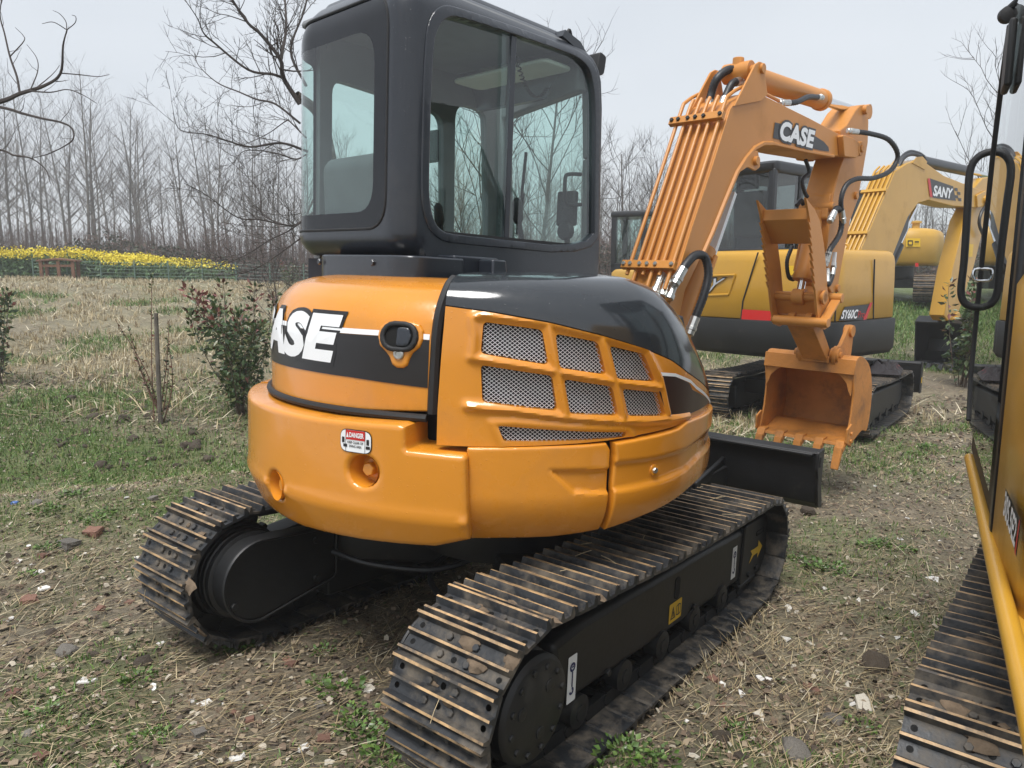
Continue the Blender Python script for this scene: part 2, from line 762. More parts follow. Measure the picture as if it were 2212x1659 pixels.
def wet_paint(name, col, rough, coat, drops=True, dirt=0.25):
    """sprayed machine paint: slight orange peel, faint dull film and rain drops"""
    m = pmat(name, col, rough, 0.0, coat, var=0.045, vscale=3.0, col2=tuple(c * 0.75 + 0.02 for c in col), c2pos=(0.56, 0.82), c2scale=2.2, rough2=min(rough + 0.25, 1))
    nt = m.node_tree
    N, L = nt.nodes, nt.links
    b = N['Principled BSDF']
    tc = N.new('ShaderNodeTexCoord')
    pe = N.new('ShaderNodeTexNoise')
    pe.inputs['Scale'].default_value = 26
    pe.inputs['Detail'].default_value = 3
    L.new(tc.outputs['Object'], pe.inputs['Vector'])
    b1 = N.new('ShaderNodeBump')
    b1.inputs['Strength'].default_value = 0.06
    b1.inputs['Distance'].default_value = 0.01
    L.new(pe.outputs['Fac'], b1.inputs['Height'])
    last = b1
    if drops:
        vo = N.new('ShaderNodeTexVoronoi')
        vo.inputs['Scale'].default_value = 75
        vo.inputs['Randomness'].default_value = 1.0
        L.new(tc.outputs['Object'], vo.inputs['Vector'])
        mr = N.new('ShaderNodeMapRange')
        mr.inputs[1].default_value = 0.10
        mr.inputs[2].default_value = 0.20
        mr.inputs[3].default_value = 1
        mr.inputs[4].default_value = 0
        L.new(vo.outputs['Distance'], mr.inputs[0])
        sep = N.new('ShaderNodeSeparateColor')
        L.new(vo.outputs['Color'], sep.inputs[0])
        gt = N.new('ShaderNodeMath')
        gt.operation = 'GREATER_THAN'
        gt.inputs[1].default_value = 0.8
        L.new(sep.outputs[0], gt.inputs[0])
        mu = N.new('ShaderNodeMath')
        mu.operation = 'MULTIPLY'
        L.new(mr.outputs[0], mu.inputs[0])
        L.new(gt.outputs[0], mu.inputs[1])
        b2 = N.new('ShaderNodeBump')
        b2.inputs['Strength'].default_value = 0.35
        b2.inputs['Distance'].default_value = 0.006
        L.new(mu.outputs[0], b2.inputs['Height'])
        L.new(b1.outputs['Normal'], b2.inputs['Normal'])
        last = b2
    L.new(last.outputs['Normal'], b.inputs['Normal'])
    return m


def glass_mat(name, tint, refl=1.0, rough=0.0, body=0.0, body_col=(0.3, 0.32, 0.33)):
    """thin pane: tinted transparency plus Fresnel reflection and a little film of dirt"""
    m = bpy.data.materials.new(name)
    m.use_nodes = True
    nt = m.node_tree
    N, L = nt.nodes, nt.links
    N.clear()
    out = N.new('ShaderNodeOutputMaterial')
    tr = N.new('ShaderNodeBsdfTransparent')
    tr.inputs['Color'].default_value = (*tint, 1)
    gl = N.new('ShaderNodeBsdfGlossy')
    gl.inputs['Roughness'].default_value = rough
    gl.inputs['Color'].default_value = (1, 1, 1, 1)
    lw = N.new('ShaderNodeLayerWeight')
    lw.inputs['Blend'].default_value = 0.5
    fr = N.new('ShaderNodeMath')
    fr.operation = 'POWER'
    fr.inputs[1].default_value = 4.2
    L.new(lw.outputs['Facing'], fr.inputs[0])
    mu = N.new('ShaderNodeMath')
    mu.operation = 'MULTIPLY_ADD'
    mu.inputs[1].default_value = 0.93
    mu.inputs[2].default_value = 0.065 * refl
    mu.use_clamp = True
    L.new(fr.outputs[0], mu.inputs[0])
    mx = N.new('ShaderNodeMixShader')
    L.new(mu.outputs[0], mx.inputs[0])
    if body:
        df = N.new('ShaderNodeBsdfDiffuse')
        df.inputs['Color'].default_value = (*body_col, 1)
        tc = N.new('ShaderNodeTexCoord')
        no = N.new('ShaderNodeTexNoise')
        no.inputs['Scale'].default_value = 3.0
        no.inputs['Detail'].default_value = 6
        L.new(tc.outputs['Object'], no.inputs['Vector'])
        mr = N.new('ShaderNodeMapRange')
        mr.inputs[1].default_value = 0.35
        mr.inputs[2].default_value = 0.75
        mr.inputs[3].default_value = body * 0.5
        mr.inputs[4].default_value = body * 1.5
        L.new(no.outputs['Fac'], mr.inputs[0])
        m2 = N.new('ShaderNodeMixShader')
        L.new(mr.outputs[0], m2.inputs[0])
        L.new(tr.outputs[0], m2.inputs[1])
        L.new(df.outputs[0], m2.inputs[2])
        L.new(m2.outputs[0], mx.inputs[1])
    else:
        L.new(tr.outputs[0], mx.inputs[1])
    L.new(gl.outputs[0], mx.inputs[2])
    L.new(mx.outputs[0], out.inputs['Surface'])
    MATS[name] = m
    return m


M_ORANGE = wet_paint('orange_paint', (0.66, 0.25, 0.019), 0.27, 0.6)
M_ORANGE2 = wet_paint('boom_orange_paint', (0.55, 0.225, 0.042), 0.48, 0.08, drops=False)
M_BUCKET = pmat('bucket_paint', (0.52, 0.205, 0.038), 0.6, var=0.15, vscale=5, col2=(0.17, 0.08, 0.035), c2pos=(0.5, 0.76), c2scale=4, bump=0.25, bscale=40)
M_YELLOW = wet_paint('yellow_paint', (0.53, 0.285, 0.028), 0.36, 0.25, drops=False)
M_GREY = wet_paint('dark_grey_cab_paint', (0.017, 0.0205, 0.028), 0.28, 0.3)
M_GLOSSGREY = wet_paint('dark_grey_hood_paint', (0.026, 0.03, 0.035), 0.13, 0.6)
M_BLACK = pmat('black_paint', (0.011, 0.0115, 0.0125), 0.5, var=0.2, vscale=6, col2=(0.07, 0.065, 0.055), c2pos=(0.6, 0.85), c2scale=3.5, rough2=0.8, bump=0.1, bscale=30)
M_RUBBER = pmat('black_rubber', (0.012, 0.012, 0.013), 0.6)
M_HOSE = pmat('black_hose', (0.02, 0.021, 0.024), 0.45, var=0.3, vscale=30)
M_SEATC = pmat('grey_vinyl', (0.11, 0.113, 0.118), 0.6, var=0.1)
M_LINER = pmat('cab_liner', (0.17, 0.175, 0.18), 0.7, var=0.08)
M_VISOR = pmat('pale_liner_panel', (0.82, 0.82, 0.77), 0.6, var=0.06)
M_CHROME = pmat('chrome_rod', (0.75, 0.76, 0.77), 0.12, metal=1.0)
M_STEEL = pmat('zinc_steel', (0.55, 0.55, 0.53), 0.35, metal=0.9, var=0.15, vscale=40)
M_WHITE = pmat('white_vinyl', (0.82, 0.83, 0.84), 0.4, var=0.03)
M_DECALBLK = pmat('black_vinyl', (0.014, 0.012, 0.012), 0.35, var=0.1)
M_DECALBRN = pmat('dark_brown_vinyl', (0.035, 0.014, 0.01), 0.35)
M_RED = pmat('red_vinyl', (0.55, 0.015, 0.012), 0.4)
M_NAVY = pmat('navy_print', (0.012, 0.016, 0.10), 0.5)
M_LABELY = pmat('yellow_label', (0.72, 0.45, 0.02), 0.45, var=0.06, vscale=20)
M_SILVER = pmat('silver_letter', (0.55, 0.57, 0.6), 0.35, metal=0.4)
M_SHOE = pmat('track_shoe_steel', (0.018, 0.0195, 0.022), 0.5, var=0.4, vscale=9, col2=(0.15, 0.125, 0.095), c2pos=(0.46, 0.7), c2scale=9, rough2=0.85, bump=0.3, bscale=45, rand=0.3)
M_WORN = pmat('worn_grouser_edge', (0.36, 0.235, 0.12), 0.5, var=0.4, vscale=25, col2=(0.07, 0.062, 0.055), c2pos=(0.47, 0.62), c2scale=7, bump=0.3, bscale=70, rand=0.35)
M_HOLE = pmat('hole_shadow_black', (0.004, 0.004, 0.004), 0.9)
M_MESH = pmat('wire_mesh', (0.78, 0.79, 0.82), 0.45, metal=0.2)
M_INNER = pmat('engine_bay_black', (0.012, 0.011, 0.018), 0.7)
M_GLASS = glass_mat('cab_glass', (0.74, 0.87, 0.84), 1.0, 0.0, 0.008)
M_FRIT = pmat('glass_black_border', (0.006, 0.007, 0.01), 0.04, spec=0.35)
M_GLASSDK = glass_mat('tinted_glass', (0.34, 0.39, 0.38), 1.1, 0.0, 0.012)
M_MUD = pmat('dried_mud', (0.14, 0.10, 0.065), 0.9, var=0.3, vscale=30, bump=0.6, bscale=60)
# ------------------------------------------------------------------ ground
def ground_material():
    m = bpy.data.materials.new('muddy_straw_ground')
    m.use_nodes = True
    N, L = m.node_tree.nodes, m.node_tree.links
    b = N['Principled BSDF']
    b.inputs['Roughness'].default_value = 0.85
    tc = N.new('ShaderNodeTexCoord')

    def nz(scale, det=8, rgh=0.6):
        n = N.new('ShaderNodeTexNoise')
        n.inputs['Scale'].default_value = scale
        n.inputs['Detail'].default_value = det
        n.inputs['Roughness'].default_value = rgh
        L.new(tc.outputs['Object'], n.inputs['Vector'])
        return n.outputs['Fac']

    def rng(src, a, b_):
        r = N.new('ShaderNodeMapRange')
        r.inputs[1].default_value = a
        r.inputs[2].default_value = b_
        L.new(src, r.inputs[0])
        return r.outputs[0]

    def mix(f, a, c):
        x = N.new('ShaderNodeMix')
        x.data_type = 'RGBA'
        L.new(f, x.inputs[0])
        if isinstance(a, tuple):
            x.inputs[6].default_value = (*a, 1)
        else:
            L.new(a, x.inputs[6])
        if isinstance(c, tuple):
            x.inputs[7].default_value = (*c, 1)
        else:
            L.new(c, x.inputs[7])
        return x.outputs[2]
    at = N.new('ShaderNodeAttribute')
    at.attribute_name = 'cover'
    sp = N.new('ShaderNodeSeparateColor')
    L.new(at.outputs['Color'], sp.inputs[0])
    mud = mix(rng(nz(2.3), 0.35, 0.65), (0.102, 0.084, 0.056), (0.19, 0.157, 0.106))
    mud = mix(rng(nz(19), 0.5, 0.75), mud, (0.29, 0.235, 0.165))
    mud = mix(rng(nz(43, 6), 0.56, 0.72), mud, (0.055, 0.042, 0.03))
    grn = mix(rng(nz(30), 0.4, 0.65), (0.065, 0.10, 0.024), (0.12, 0.165, 0.045))
    stw = mix(rng(nz(24), 0.38, 0.68), (0.15, 0.132, 0.075), (0.33, 0.295, 0.185))
    c = mix(sp.outputs[0], mud, grn)
    c = mix(sp.outputs[1], c, stw)
    red = mix(rng(nz(1.7), 0.58, 0.75), c, mix(rng(nz(26), 0.5, 0.62), c, (0.20, 0.085, 0.05)))
    L.new(red, b.inputs['Base Color'])
    bp = N.new('ShaderNodeBump')
    bp.inputs['Strength'].default_value = 0.9
    bp.inputs['Distance'].default_value = 0.03
    L.new(nz(28, 10, 0.7), bp.inputs['Height'])
    L.new(bp.outputs['Normal'], b.inputs['Normal'])
    wet = rng(nz(3.1), 0.35, 0.6)
    rr = N.new('ShaderNodeMapRange')
    rr.inputs[3].default_value = 0.55
    rr.inputs[4].default_value = 0.95
    L.new(wet, rr.inputs[0])
    L.new(rr.outputs[0], b.inputs['Roughness'])
    return m


def green_mask(x, y):
    """0..1 how grassy the ground is"""
    x = np.asarray(x, float)
    y = np.asarray(y, float)
    g = sstep(0.0, 0.7, fbm(x * 0.9, y * 0.9, 41, 3)) * 0.6
    # grassy strip behind the left track and round the shrubs, and under the yellow machines
    d = 0.78 * (y - 5.6) + 0.62 * (x + 1.9)
    g = np.maximum(g, sstep(-2.6, -1.2, -np.abs(x + 2.6) * 0.4 - 0.4) * 0)
    strip = np.exp(-((y - 5.0 - 0.55 * (x + 1.9)) / 0.55) ** 2) * sstep(-0.3, -1.0, x) * sstep(-6.0, -4.0, x)
    shr = sstep(4.8, 5.8, y) * sstep(11.5, 8.0, y) * sstep(-0.5, -1.5, x)
    und = sstep(5.5, 6.5, y) * sstep(-0.2, 1.0, x) * sstep(4.4, 3.2, x) * sstep(13, 9, y)
    rgt = sstep(14.0, 17.0, y) * sstep(5.0, 8.0, x)
    g = np.maximum.reduce([g, strip * 0.95, shr * (0.85 + 0.7 * fbm(x * 0.9, y * 0.9, 55, 3)), und * (0.45 + 0.5 * fbm(x, y, 57, 2)), rgt * 0.85])
    return np.clip(g, 0, 1)


def straw_mask(x, y):
    x = np.asarray(x, float)
    y = np.asarray(y, float)
    fld = sstep(8.6, 11.0, y) * sstep(3.5, 1.0, x - 0.2 * (y - 8)) * sstep(40, 30, y)
    s = np.maximum(fld * (0.65 + 0.4 * fbm(x * 0.4, y * 0.4, 71, 3)), 0.55 * sstep(-0.1, 0.6, fbm(x * 0.7 + 9, y * 0.7, 77, 3)))
    return np.clip(s, 0, 1)


ys_ = np.concatenate([np.array([-90, -40, -15, -6, -2, -0.5]), 0.3 + 0.03 * np.arange(0, 260), 8.1 + np.cumsum(0.05 * 1.028 ** np.arange(0, 190)), ])
ys_ = np.concatenate([ys_, ys_[-1] + np.array([30, 80, 180, 350])])
tx = np.linspace(-1, 1, 380)
gx_, gy_ = [], []
V_ = []
for y in ys_:
    w = max(0.95 * y, 0) + 2.6 if y < 60 else y * 2.5
    if y < 0:
        w = 3 + abs(y) * 2
    V_.append(np.stack([tx * w, np.full_like(tx, y)], 1))
V_ = np.concatenate(V_)
Zg = ground_z(V_[:, 0], V_[:, 1]) + 0.008 * fbm(V_[:, 0] * 22, V_[:, 1] * 22, 31, 2) * sstep(12, 5, V_[:, 1])
nx_, ny_ = len(tx), len(ys_)
gm = bpy.data.meshes.new('ground')
idx = np.arange(nx_ * ny_).reshape(ny_, nx_)
quads = np.stack([idx[:-1, :-1], idx[:-1, 1:], idx[1:, 1:], idx[1:, :-1]], -1).reshape(-1, 4)


def np_mesh(name, verts, faces, mats, mi=None, smooth=False):
    me = bpy.data.meshes.new(name)
    k = faces.shape[1]
    me.vertices.add(len(verts))
    me.vertices.foreach_set('co', np.ascontiguousarray(verts, np.float32).ravel())
    me.loops.add(faces.size)
    me.loops.foreach_set('vertex_index', np.ascontiguousarray(faces, np.int32).ravel())
    me.polygons.add(len(faces))
    me.polygons.foreach_set('loop_start', np.arange(0, faces.size, k, dtype=np.int32))
    me.polygons.foreach_set('loop_total', np.full(len(faces), k, np.int32))
    for m in mats:
        me.materials.append(m)
    if mi is not None:
        me.polygons.foreach_set('material_index', np.ascontiguousarray(mi, np.int32))
    me.polygons.foreach_set('use_smooth', np.full(len(faces), smooth))
    me.update()
    me.validate()
    return me


gm = np_mesh('ground', np.column_stack([V_, Zg]), quads, [ground_material()], smooth=True)
ca_ = gm.color_attributes.new('cover', 'FLOAT_COLOR', 'POINT')
col_ = np.zeros((len(V_), 4), np.float32)
col_[:, 0] = green_mask(V_[:, 0], V_[:, 1])
col_[:, 1] = straw_mask(V_[:, 0], V_[:, 1]) * 0.85
col_[:, 3] = 1
ca_.data.foreach_set('color', col_.ravel())
tag(link('ground', gm), kind='structure')

# ------------------------------------------------------------------ loose straw, litter, grass blades
STRAWS = [pmat('straw_%d' % i, c, 0.7, var=0.15, vscale=15) for i, c in enumerate(((0.47, 0.385, 0.23), (0.34, 0.265, 0.145), (0.20, 0.14, 0.08), (0.11, 0.075, 0.045), (0.60, 0.53, 0.38)))]
GRASS = [pmat('grass_%d' % i, c, 0.55, var=0.2, vscale=10) for i, c in enumerate(((0.085, 0.165, 0.028), (0.13, 0.21, 0.045), (0.06, 0.115, 0.022), (0.20, 0.22, 0.07)))]
LITTER = [pmat('litter_%d' % i, c, 0.8, var=0.2, vscale=15) for i, c in enumerate(((0.15, 0.105, 0.07), (0.27, 0.21, 0.14), (0.065, 0.048, 0.034), (0.42, 0.37, 0.29), (0.095, 0.11, 0.045)))]


def fan_points(n, d0, d1, power, rng, x_lim=0.78):
    d = (d0 ** power + rng.random(n) * (d1 ** power - d0 ** power)) ** (1 / power)
    a = (rng.random(n) * 2 - 1) * x_lim
    return a * d, d


def ribbons(x, y, length, width, yaw, pitch, lift, rng, bend=0.0, up=False):
    """flat strips: lying straw, or standing blades when up"""
    n = len(x)
    z = ground_z(x, y)
    dx, dy = np.cos(yaw) * np.cos(pitch), np.sin(yaw) * np.cos(pitch)
    dz = np.sin(pitch)
    sx, sy = -np.sin(yaw), np.cos(yaw)
    if up:
        b = rng.random(n) * math.pi
        sx, sy = np.cos(b), np.sin(b)
    P0 = np.stack([x, y, z + lift], 1)
    D = np.stack([dx, dy, dz], 1) * length[:, None]
    S = np.stack([sx, sy, np.zeros(n)], 1) * (width[:, None] / 2)
    M_ = P0 + D * 0.55 + np.stack([np.zeros(n), np.zeros(n), bend * np.ones(n)], 1) * length[:, None]
    E_ = P0 + D
    if up:
        E_ = E_ + np.stack([dx, dy, -0.25 * np.ones(n)], 1) * (length * 0.3)[:, None]
    V = np.stack([P0 - S, P0 + S, M_ + S * 0.9, M_ - S * 0.9, E_ + S * 0.25, E_ - S * 0.25], 1).reshape(-1, 3)
    k = np.arange(n)[:, None] * 6
    F = np.concatenate([k + np.array([[0, 1, 2, 3]]), k + np.array([[3, 2, 4, 5]])], 1).reshape(-1, 4)
    return V, F


rng = np.random.default_rng(11)
# lying straw
x, y = fan_points(90000, 1.25, 15.0, 0.75, rng)
keep = rng.random(len(x)) < (0.35 + 0.65 * sstep(-0.5, 0.5, fbm(x * 0.8, y * 0.8, 91, 3)))
x, y = x[keep], y[keep]
n = len(x)
ln = 0.03 + 0.11 * rng.random(n) ** 2.2 + 0.05 * rng.random(n)
ln *= np.where(y > 8, 1.8, 1.0)
wd_ = (0.0014 + 0.0026 * rng.random(n) ** 2) * np.maximum(1, y / 4.5)
base_yaw = 0.6 + 1.3 * fbm(x * 0.6, y * 0.6, 99, 2)
yaw = base_yaw + rng.normal(0, 0.7, n)
V, F = ribbons(x, y, ln, wd_, yaw, rng.normal(0.02, 0.10, n), 0.002 + 0.012 * rng.random(n), rng, 0.02)
mi = np.repeat(rng.choice(5, n, p=[0.26, 0.3, 0.22, 0.14, 0.08]), 2)
tag(link('loose_straw', np_mesh('loose_straw', V, F, STRAWS, mi)), 'loose dry straw and stalks scattered over the mud', None, None, 'stuff')
# crumbs of leaf and clod
x, y = fan_points(60000, 1.25, 11.0, 0.7, rng)
n = len(x)
ln = 0.008 + 0.022 * rng.random(n) ** 1.5
V, F = ribbons(x, y, ln * np.maximum(1, y / 5), ln * (0.5 + 0.6 * rng.random(n)) * np.maximum(1, y / 5), rng.random(n) * 6.28, rng.normal(0.1, 0.35, n), 0.002 + 0.008 * rng.random(n), rng, 0.15)
mi = np.repeat(rng.choice(5, n, p=[0.3, 0.24, 0.24, 0.07, 0.15]), 2)
tag(link('leaf_litter', np_mesh('leaf_litter', V, F, LITTER, mi)), 'crumbs of dead leaf and soil covering the ground', None, None, 'stuff')
# grass blades
x, y = fan_points(330000, 1.3, 20.0, 0.8, rng)
keep = rng.random(len(x)) < green_mask(x, y) ** 1.25
x, y = x[keep], y[keep]
n = len(x)
tall = 0.5 + 0.5 * sstep(4.5, 7, y)
ln = (0.025 + 0.055 * rng.random(n)) * tall * np.maximum(1, y / 8)
V, F = ribbons(x, y, ln, (0.003 + 0.003 * rng.random(n)) * np.maximum(1, y / 4.5), rng.random(n) * 6.28, R(50) + rng.random(n) * R(35), 0.0, rng, 0, True)
mi = np.repeat(rng.choice(4, n, p=[0.4, 0.25, 0.2, 0.15]), 2)
tag(link('grass', np_mesh('grass', V, F, GRASS, mi)), 'short green grass growing in patches on the mud', None, None, 'stuff')
# stubble: rows of cut stalks in the field
rows = []
rr = np.arange(0, 60, 0.32)
N_ = 26000
fx_ = rng.random(N_) * 30 - 24
fy_ = 8.2 + 20 * rng.random(N_) ** 1.3
uu = fx_ * 0.35 + fy_ * 0.94
uu = np.round(uu / 0.34) * 0.34 + rng.normal(0, 0.03, N_) - (fx_ * 0.35 + fy_ * 0.94)
fx_ = fx_ + uu * 0.35
fy_ = fy_ + uu * 0.94
keep = (rng.random(N_) < straw_mask(fx_, fy_) * (0.15 + 0.85 * sstep(-0.3, 0.5, fbm(fx_ * 0.9, fy_ * 0.9, 13, 2)))) & (np.abs(fx_) < fy_ * 0.8 + 1)
fx_, fy_ = fx_[keep], fy_[keep]
k = 7
X = np.repeat(fx_, k) + rng.normal(0, 0.025, len(fx_) * k)
Y = np.repeat(fy_, k) + rng.normal(0, 0.025, len(fy_) * k)
n = len(X)
V, F = ribbons(X, Y, 0.05 + 0.13 * rng.random(n), 0.005 + 0.005 * rng.random(n) + 0.0004 * Y, rng.random(n) * 6.28, R(62) + rng.random(n) * R(30), 0.0, rng, 0, True)
mi = np.repeat(rng.choice(5, n, p=[0.35, 0.2, 0.1, 0.03, 0.32]), 2)
tag(link('stubble', np_mesh('stubble', V, F, STRAWS, mi)), 'pale cut crop stubble standing in the field', None, None, 'stuff')
# lying straw of the field
N_ = 26000
fx_ = rng.random(N_) * 28 - 22
fy_ = 7.6 + 18 * rng.random(N_) ** 1.4
keep = (rng.random(N_) < straw_mask(fx_, fy_)) & (np.abs(fx_) < fy_ * 0.8 + 1)
fx_, fy_ = fx_[keep], fy_[keep]
n = len(fx_)
V, F = ribbons(fx_, fy_, 0.12 + 0.3 * rng.random(n), 0.005 + 0.005 * rng.random(n) + 0.0004 * fy_, rng.random(n) * 6.28, rng.normal(0.12, 0.18, n), 0.01 + 0.05 * rng.random(n), rng, 0.02)
mi = np.repeat(rng.choice(5, n, p=[0.35, 0.25, 0.1, 0.05, 0.25]), 2)
tag(link('field_straw', np_mesh('field_straw', V, F, STRAWS, mi)), 'cut straw lying between the stubble rows of the field', None, None, 'stuff')
# ------------------------------------------------------------------ trees
M_BARK = pmat('grey_brown_bark', (0.075, 0.062, 0.052), 0.9, var=0.3, vscale=6, bump=0.4, bscale=30)
M_TWIG = pmat('dark_twig', (0.05, 0.04, 0.036), 0.9, var=0.2, vscale=5)
M_POPLAR = pmat('poplar_bark', (0.115, 0.105, 0.092), 0.9, var=0.3, vscale=2, rand=0.25)
M_POPTWIG = pmat('poplar_twig', (0.10, 0.085, 0.075), 0.9, rand=0.25)


def branch(mb, p, d, L, r, rng, segs=5, droop=0.0, wob=0.12, n=5, m=0, tip=0.3):
    """a bent tapering limb; returns its points"""
    pts = [Vector(p)]
    d = Vector(d).normalized()
    for i in range(segs):
        d = (d + Vector((rng.normal(0, wob), rng.normal(0, wob), rng.normal(0, wob) + droop))).normalized()
        pts.append(pts[-1] + d * L / segs)
    rs = [r * (1 - (1 - tip) * i / segs) for i in range(segs + 1)]
    mb.tube(pts, rs, n, m, caps=False)
    return pts, rs


def poplar(seed, H):
    rng = np.random.default_rng(seed)
    tr = MB()
    cr = MB()
    lean = Vector((rng.normal(0, 0.035), rng.normal(0, 0.035), 1))
    pts, rs = branch(tr, (0, 0, -0.5), lean, H, H * 0.0088, rng, 9, 0, 0.025, 6, tip=0.12)
    nb = 30
    for k in range(nb):
        t = 0.30 + 0.68 * (k + rng.random()) / nb
        i = min(int(t * 9), 8)
        p = pts[i].lerp(pts[i + 1], t * 9 - i)
        a = k * 2.4 + rng.normal(0, 0.3)
        el = R(42) + rng.normal(0, 0.15)
        d = Vector((math.cos(a) * math.cos(el), math.sin(a) * math.cos(el), math.sin(el)))
        L = H * (0.10 + 0.20 * (1 - t) + 0.05 * rng.random())
        r = H * 0.0075 * (1 - 0.88 * t) * 0.4 + 0.004
        bp_, br_ = branch(cr, p, d, L, r, rng, 4, 0.10, 0.09, 4, tip=0.25)
        for j in range(4):
            u = 0.3 + 0.65 * rng.random()
            ii = min(int(u * 4), 3)
            q = bp_[ii].lerp(bp_[ii + 1], u * 4 - ii)
            dd = (bp_[ii + 1] - bp_[ii]).normalized()
            side = Vector((rng.normal(), rng.normal(), rng.normal() * 0.5 + 0.35)).normalized()
            dd = (dd + side * 0.75).normalized()
            L2 = L * (0.25 + 0.3 * rng.random())
            tp, _ = branch(cr, q, dd, L2, max(r * 0.4, 0.0045), rng, 3, 0.08, 0.1, 3, tip=0.5)
            for h_ in range(2):
                s2 = Vector((rng.normal(), rng.normal(), rng.normal() * 0.5 + 0.4)).normalized()
                branch(cr, tp[1 + h_], (s2 * 0.8 + dd).normalized(), L2 * 0.55, 0.004, rng, 2, 0.08, 0.1, 3, tip=0.6)
    return tr.mesh('trunk', [M_POPLAR], 0), cr.mesh('crown', [M_POPTWIG], 0)


protos = [poplar(100 + k, 14.0) for k in range(6)]
rng = np.random.default_rng(3)
spots = []
# rows of poplars behind the field, denser towards the left, then the wood on the right
for row in range(5):
    y = 46 + row * 6.0
    for k in range(22):
        px = -60 + k * 74 + rng.normal(0, 20) + (row % 2) * 37
        if px > 1500:
            continue
        xx = (px - 1106) / 1600 * y
        hh = np.interp(px, [0, 250, 450, 700, 1500], [12.4, 11.8, 10.2, 9.0, 7.6]) * (0.88 + 0.24 * rng.random()) + row * 0.5
        spots.append((xx, y + rng.normal(0, 1.2), hh, row))
for k in range(22):
    px = 1480 + k * 36 + rng.normal(0, 14)
    y = 46 + rng.random() * 18
    spots.append(((px - 1106) / 1600 * y, y, 5.0 + 2.0 * rng.random(), 9))
for k in range(34):
    px = (-1300 + k * 75) if k < 16 else (2280 + (k - 16) * 70)
    y = 46 + rng.random() * 22
    spots.append(((px - 1106) / 1600 * y, y, (11.5 if k < 16 else 6.0) * (0.85 + 0.3 * rng.random()), 8))
PLAB = {0: 'bare slender poplar in the front row of the wood behind the field', 9: 'low bare poplar behind the yellow machines at right', 8: 'bare poplar at the outer end of the wood'}
PGRP = {0: 'front row poplars of the wood', 9: 'low poplars behind the yellow machines', 8: 'outer poplars of the wood'}
for (x, y, hh, row) in spots:
    tr, cr = protos[int(rng.integers(6))]
    s = hh / 14.0
    Mx = Matrix.Translation((x, y, gz(x, y))) @ Matrix.Rotation(rng.random() * 6.28, 4, 'Z') @ Matrix.Diagonal((s * 1.0, s * 1.0, s, 1))
    e = empty('poplar_tree', Mx, PLAB.get(row, 'bare poplar standing deeper in the wood behind the front row'), 'tree', PGRP.get(row, 'deeper poplars of the wood'))
    for nm, me in (('trunk', tr), ('crown', cr)):
        o = bpy.data.objects.new(nm, me)
        COL.objects.link(o)
        o.parent = e

# the wood beyond, one mass of thin trunks and twigs
def wood_mass(name, n, y0, y1, px0, px1, h0, h1, seed, label, twigs=14, mat=M_POPTWIG, wk=1.0):
    rng = np.random.default_rng(seed)
    px = px0 + (px1 - px0) * rng.random(n)
    y = y0 + (y1 - y0) * rng.random(n)
    x = (px - 1106) / 1600 * y
    z = ground_z(x, y)
    h = h0 + (h1 - h0) * rng.random(n)
    Vs, Fs = [], []
    off = 0

    def strips(P, D, w):
        nonlocal off
        k = len(P)
        S = np.stack([np.ones(k), np.zeros(k), np.zeros(k)], 1)
        S = np.cross(D, np.array([0.15, 1.0, 0.1]))
        S = S / (np.linalg.norm(S, axis=1, keepdims=True) + 1e-9) * (w / 2)[:, None]
        V = np.stack([P - S, P + S, P + D + S * 0.3, P + D - S * 0.3], 1).reshape(-1, 3)
        # crossed second strip so that it has body from any side
        S2 = np.cross(D, S)
        S2 = S2 / (np.linalg.norm(S2, axis=1, keepdims=True) + 1e-9) * (w / 2)[:, None]
        V2 = np.stack([P - S2, P + S2, P + D + S2 * 0.3, P + D - S2 * 0.3], 1).reshape(-1, 3)
        F = (np.arange(k)[:, None] * 4 + np.arange(4)[None]) + off
        Vs.append(V)
        Fs.append(F)
        off += 4 * k
        F = (np.arange(k)[:, None] * 4 + np.arange(4)[None]) + off
        Vs.append(V2)
        Fs.append(F)
        off += 4 * k
    P = np.stack([x, y, z], 1)
    D = np.stack([rng.normal(0, 0.06, n) * h, rng.normal(0, 0.06, n) * h, h], 1)
    strips(P, D, (0.02 + 0.008 * h) * wk)
    for t in range(twigs):
        u = 0.25 + 0.7 * rng.random(n)
        a = rng.random(n) * 6.28
        L = h * (0.10 + 0.18 * rng.random(n))
        Q = P + D * u[:, None]
        E_ = np.stack([np.cos(a) * 0.65, np.sin(a) * 0.65, 0.75 * np.ones(n)], 1) * L[:, None]
        strips(Q, E_, (0.012 + 0.003 * h) * wk)
    o = link(name, np_mesh(name, np.concatenate(Vs), np.concatenate(Fs), [mat]))
    return tag(o, label, None, None, 'stuff')


wood_mass('far_wood', 620, 72, 100, -1300, 3500, 6, 11, 5, 'misty bare wood far behind the poplars', 12)
M_BRUSH = pmat('brown_brush', (0.115, 0.075, 0.062), 0.9, var=0.3, vscale=0.6)
M_BRUSH2 = pmat('dark_green_brush', (0.045, 0.05, 0.032), 0.9, var=0.4, vscale=0.8)
wood_mass('undergrowth', 11000, 36, 58, -1100, 3300, 1.0, 3.2, 6, 'dense brown undergrowth along the foot of the wood', 9, M_BRUSH, 1.0)
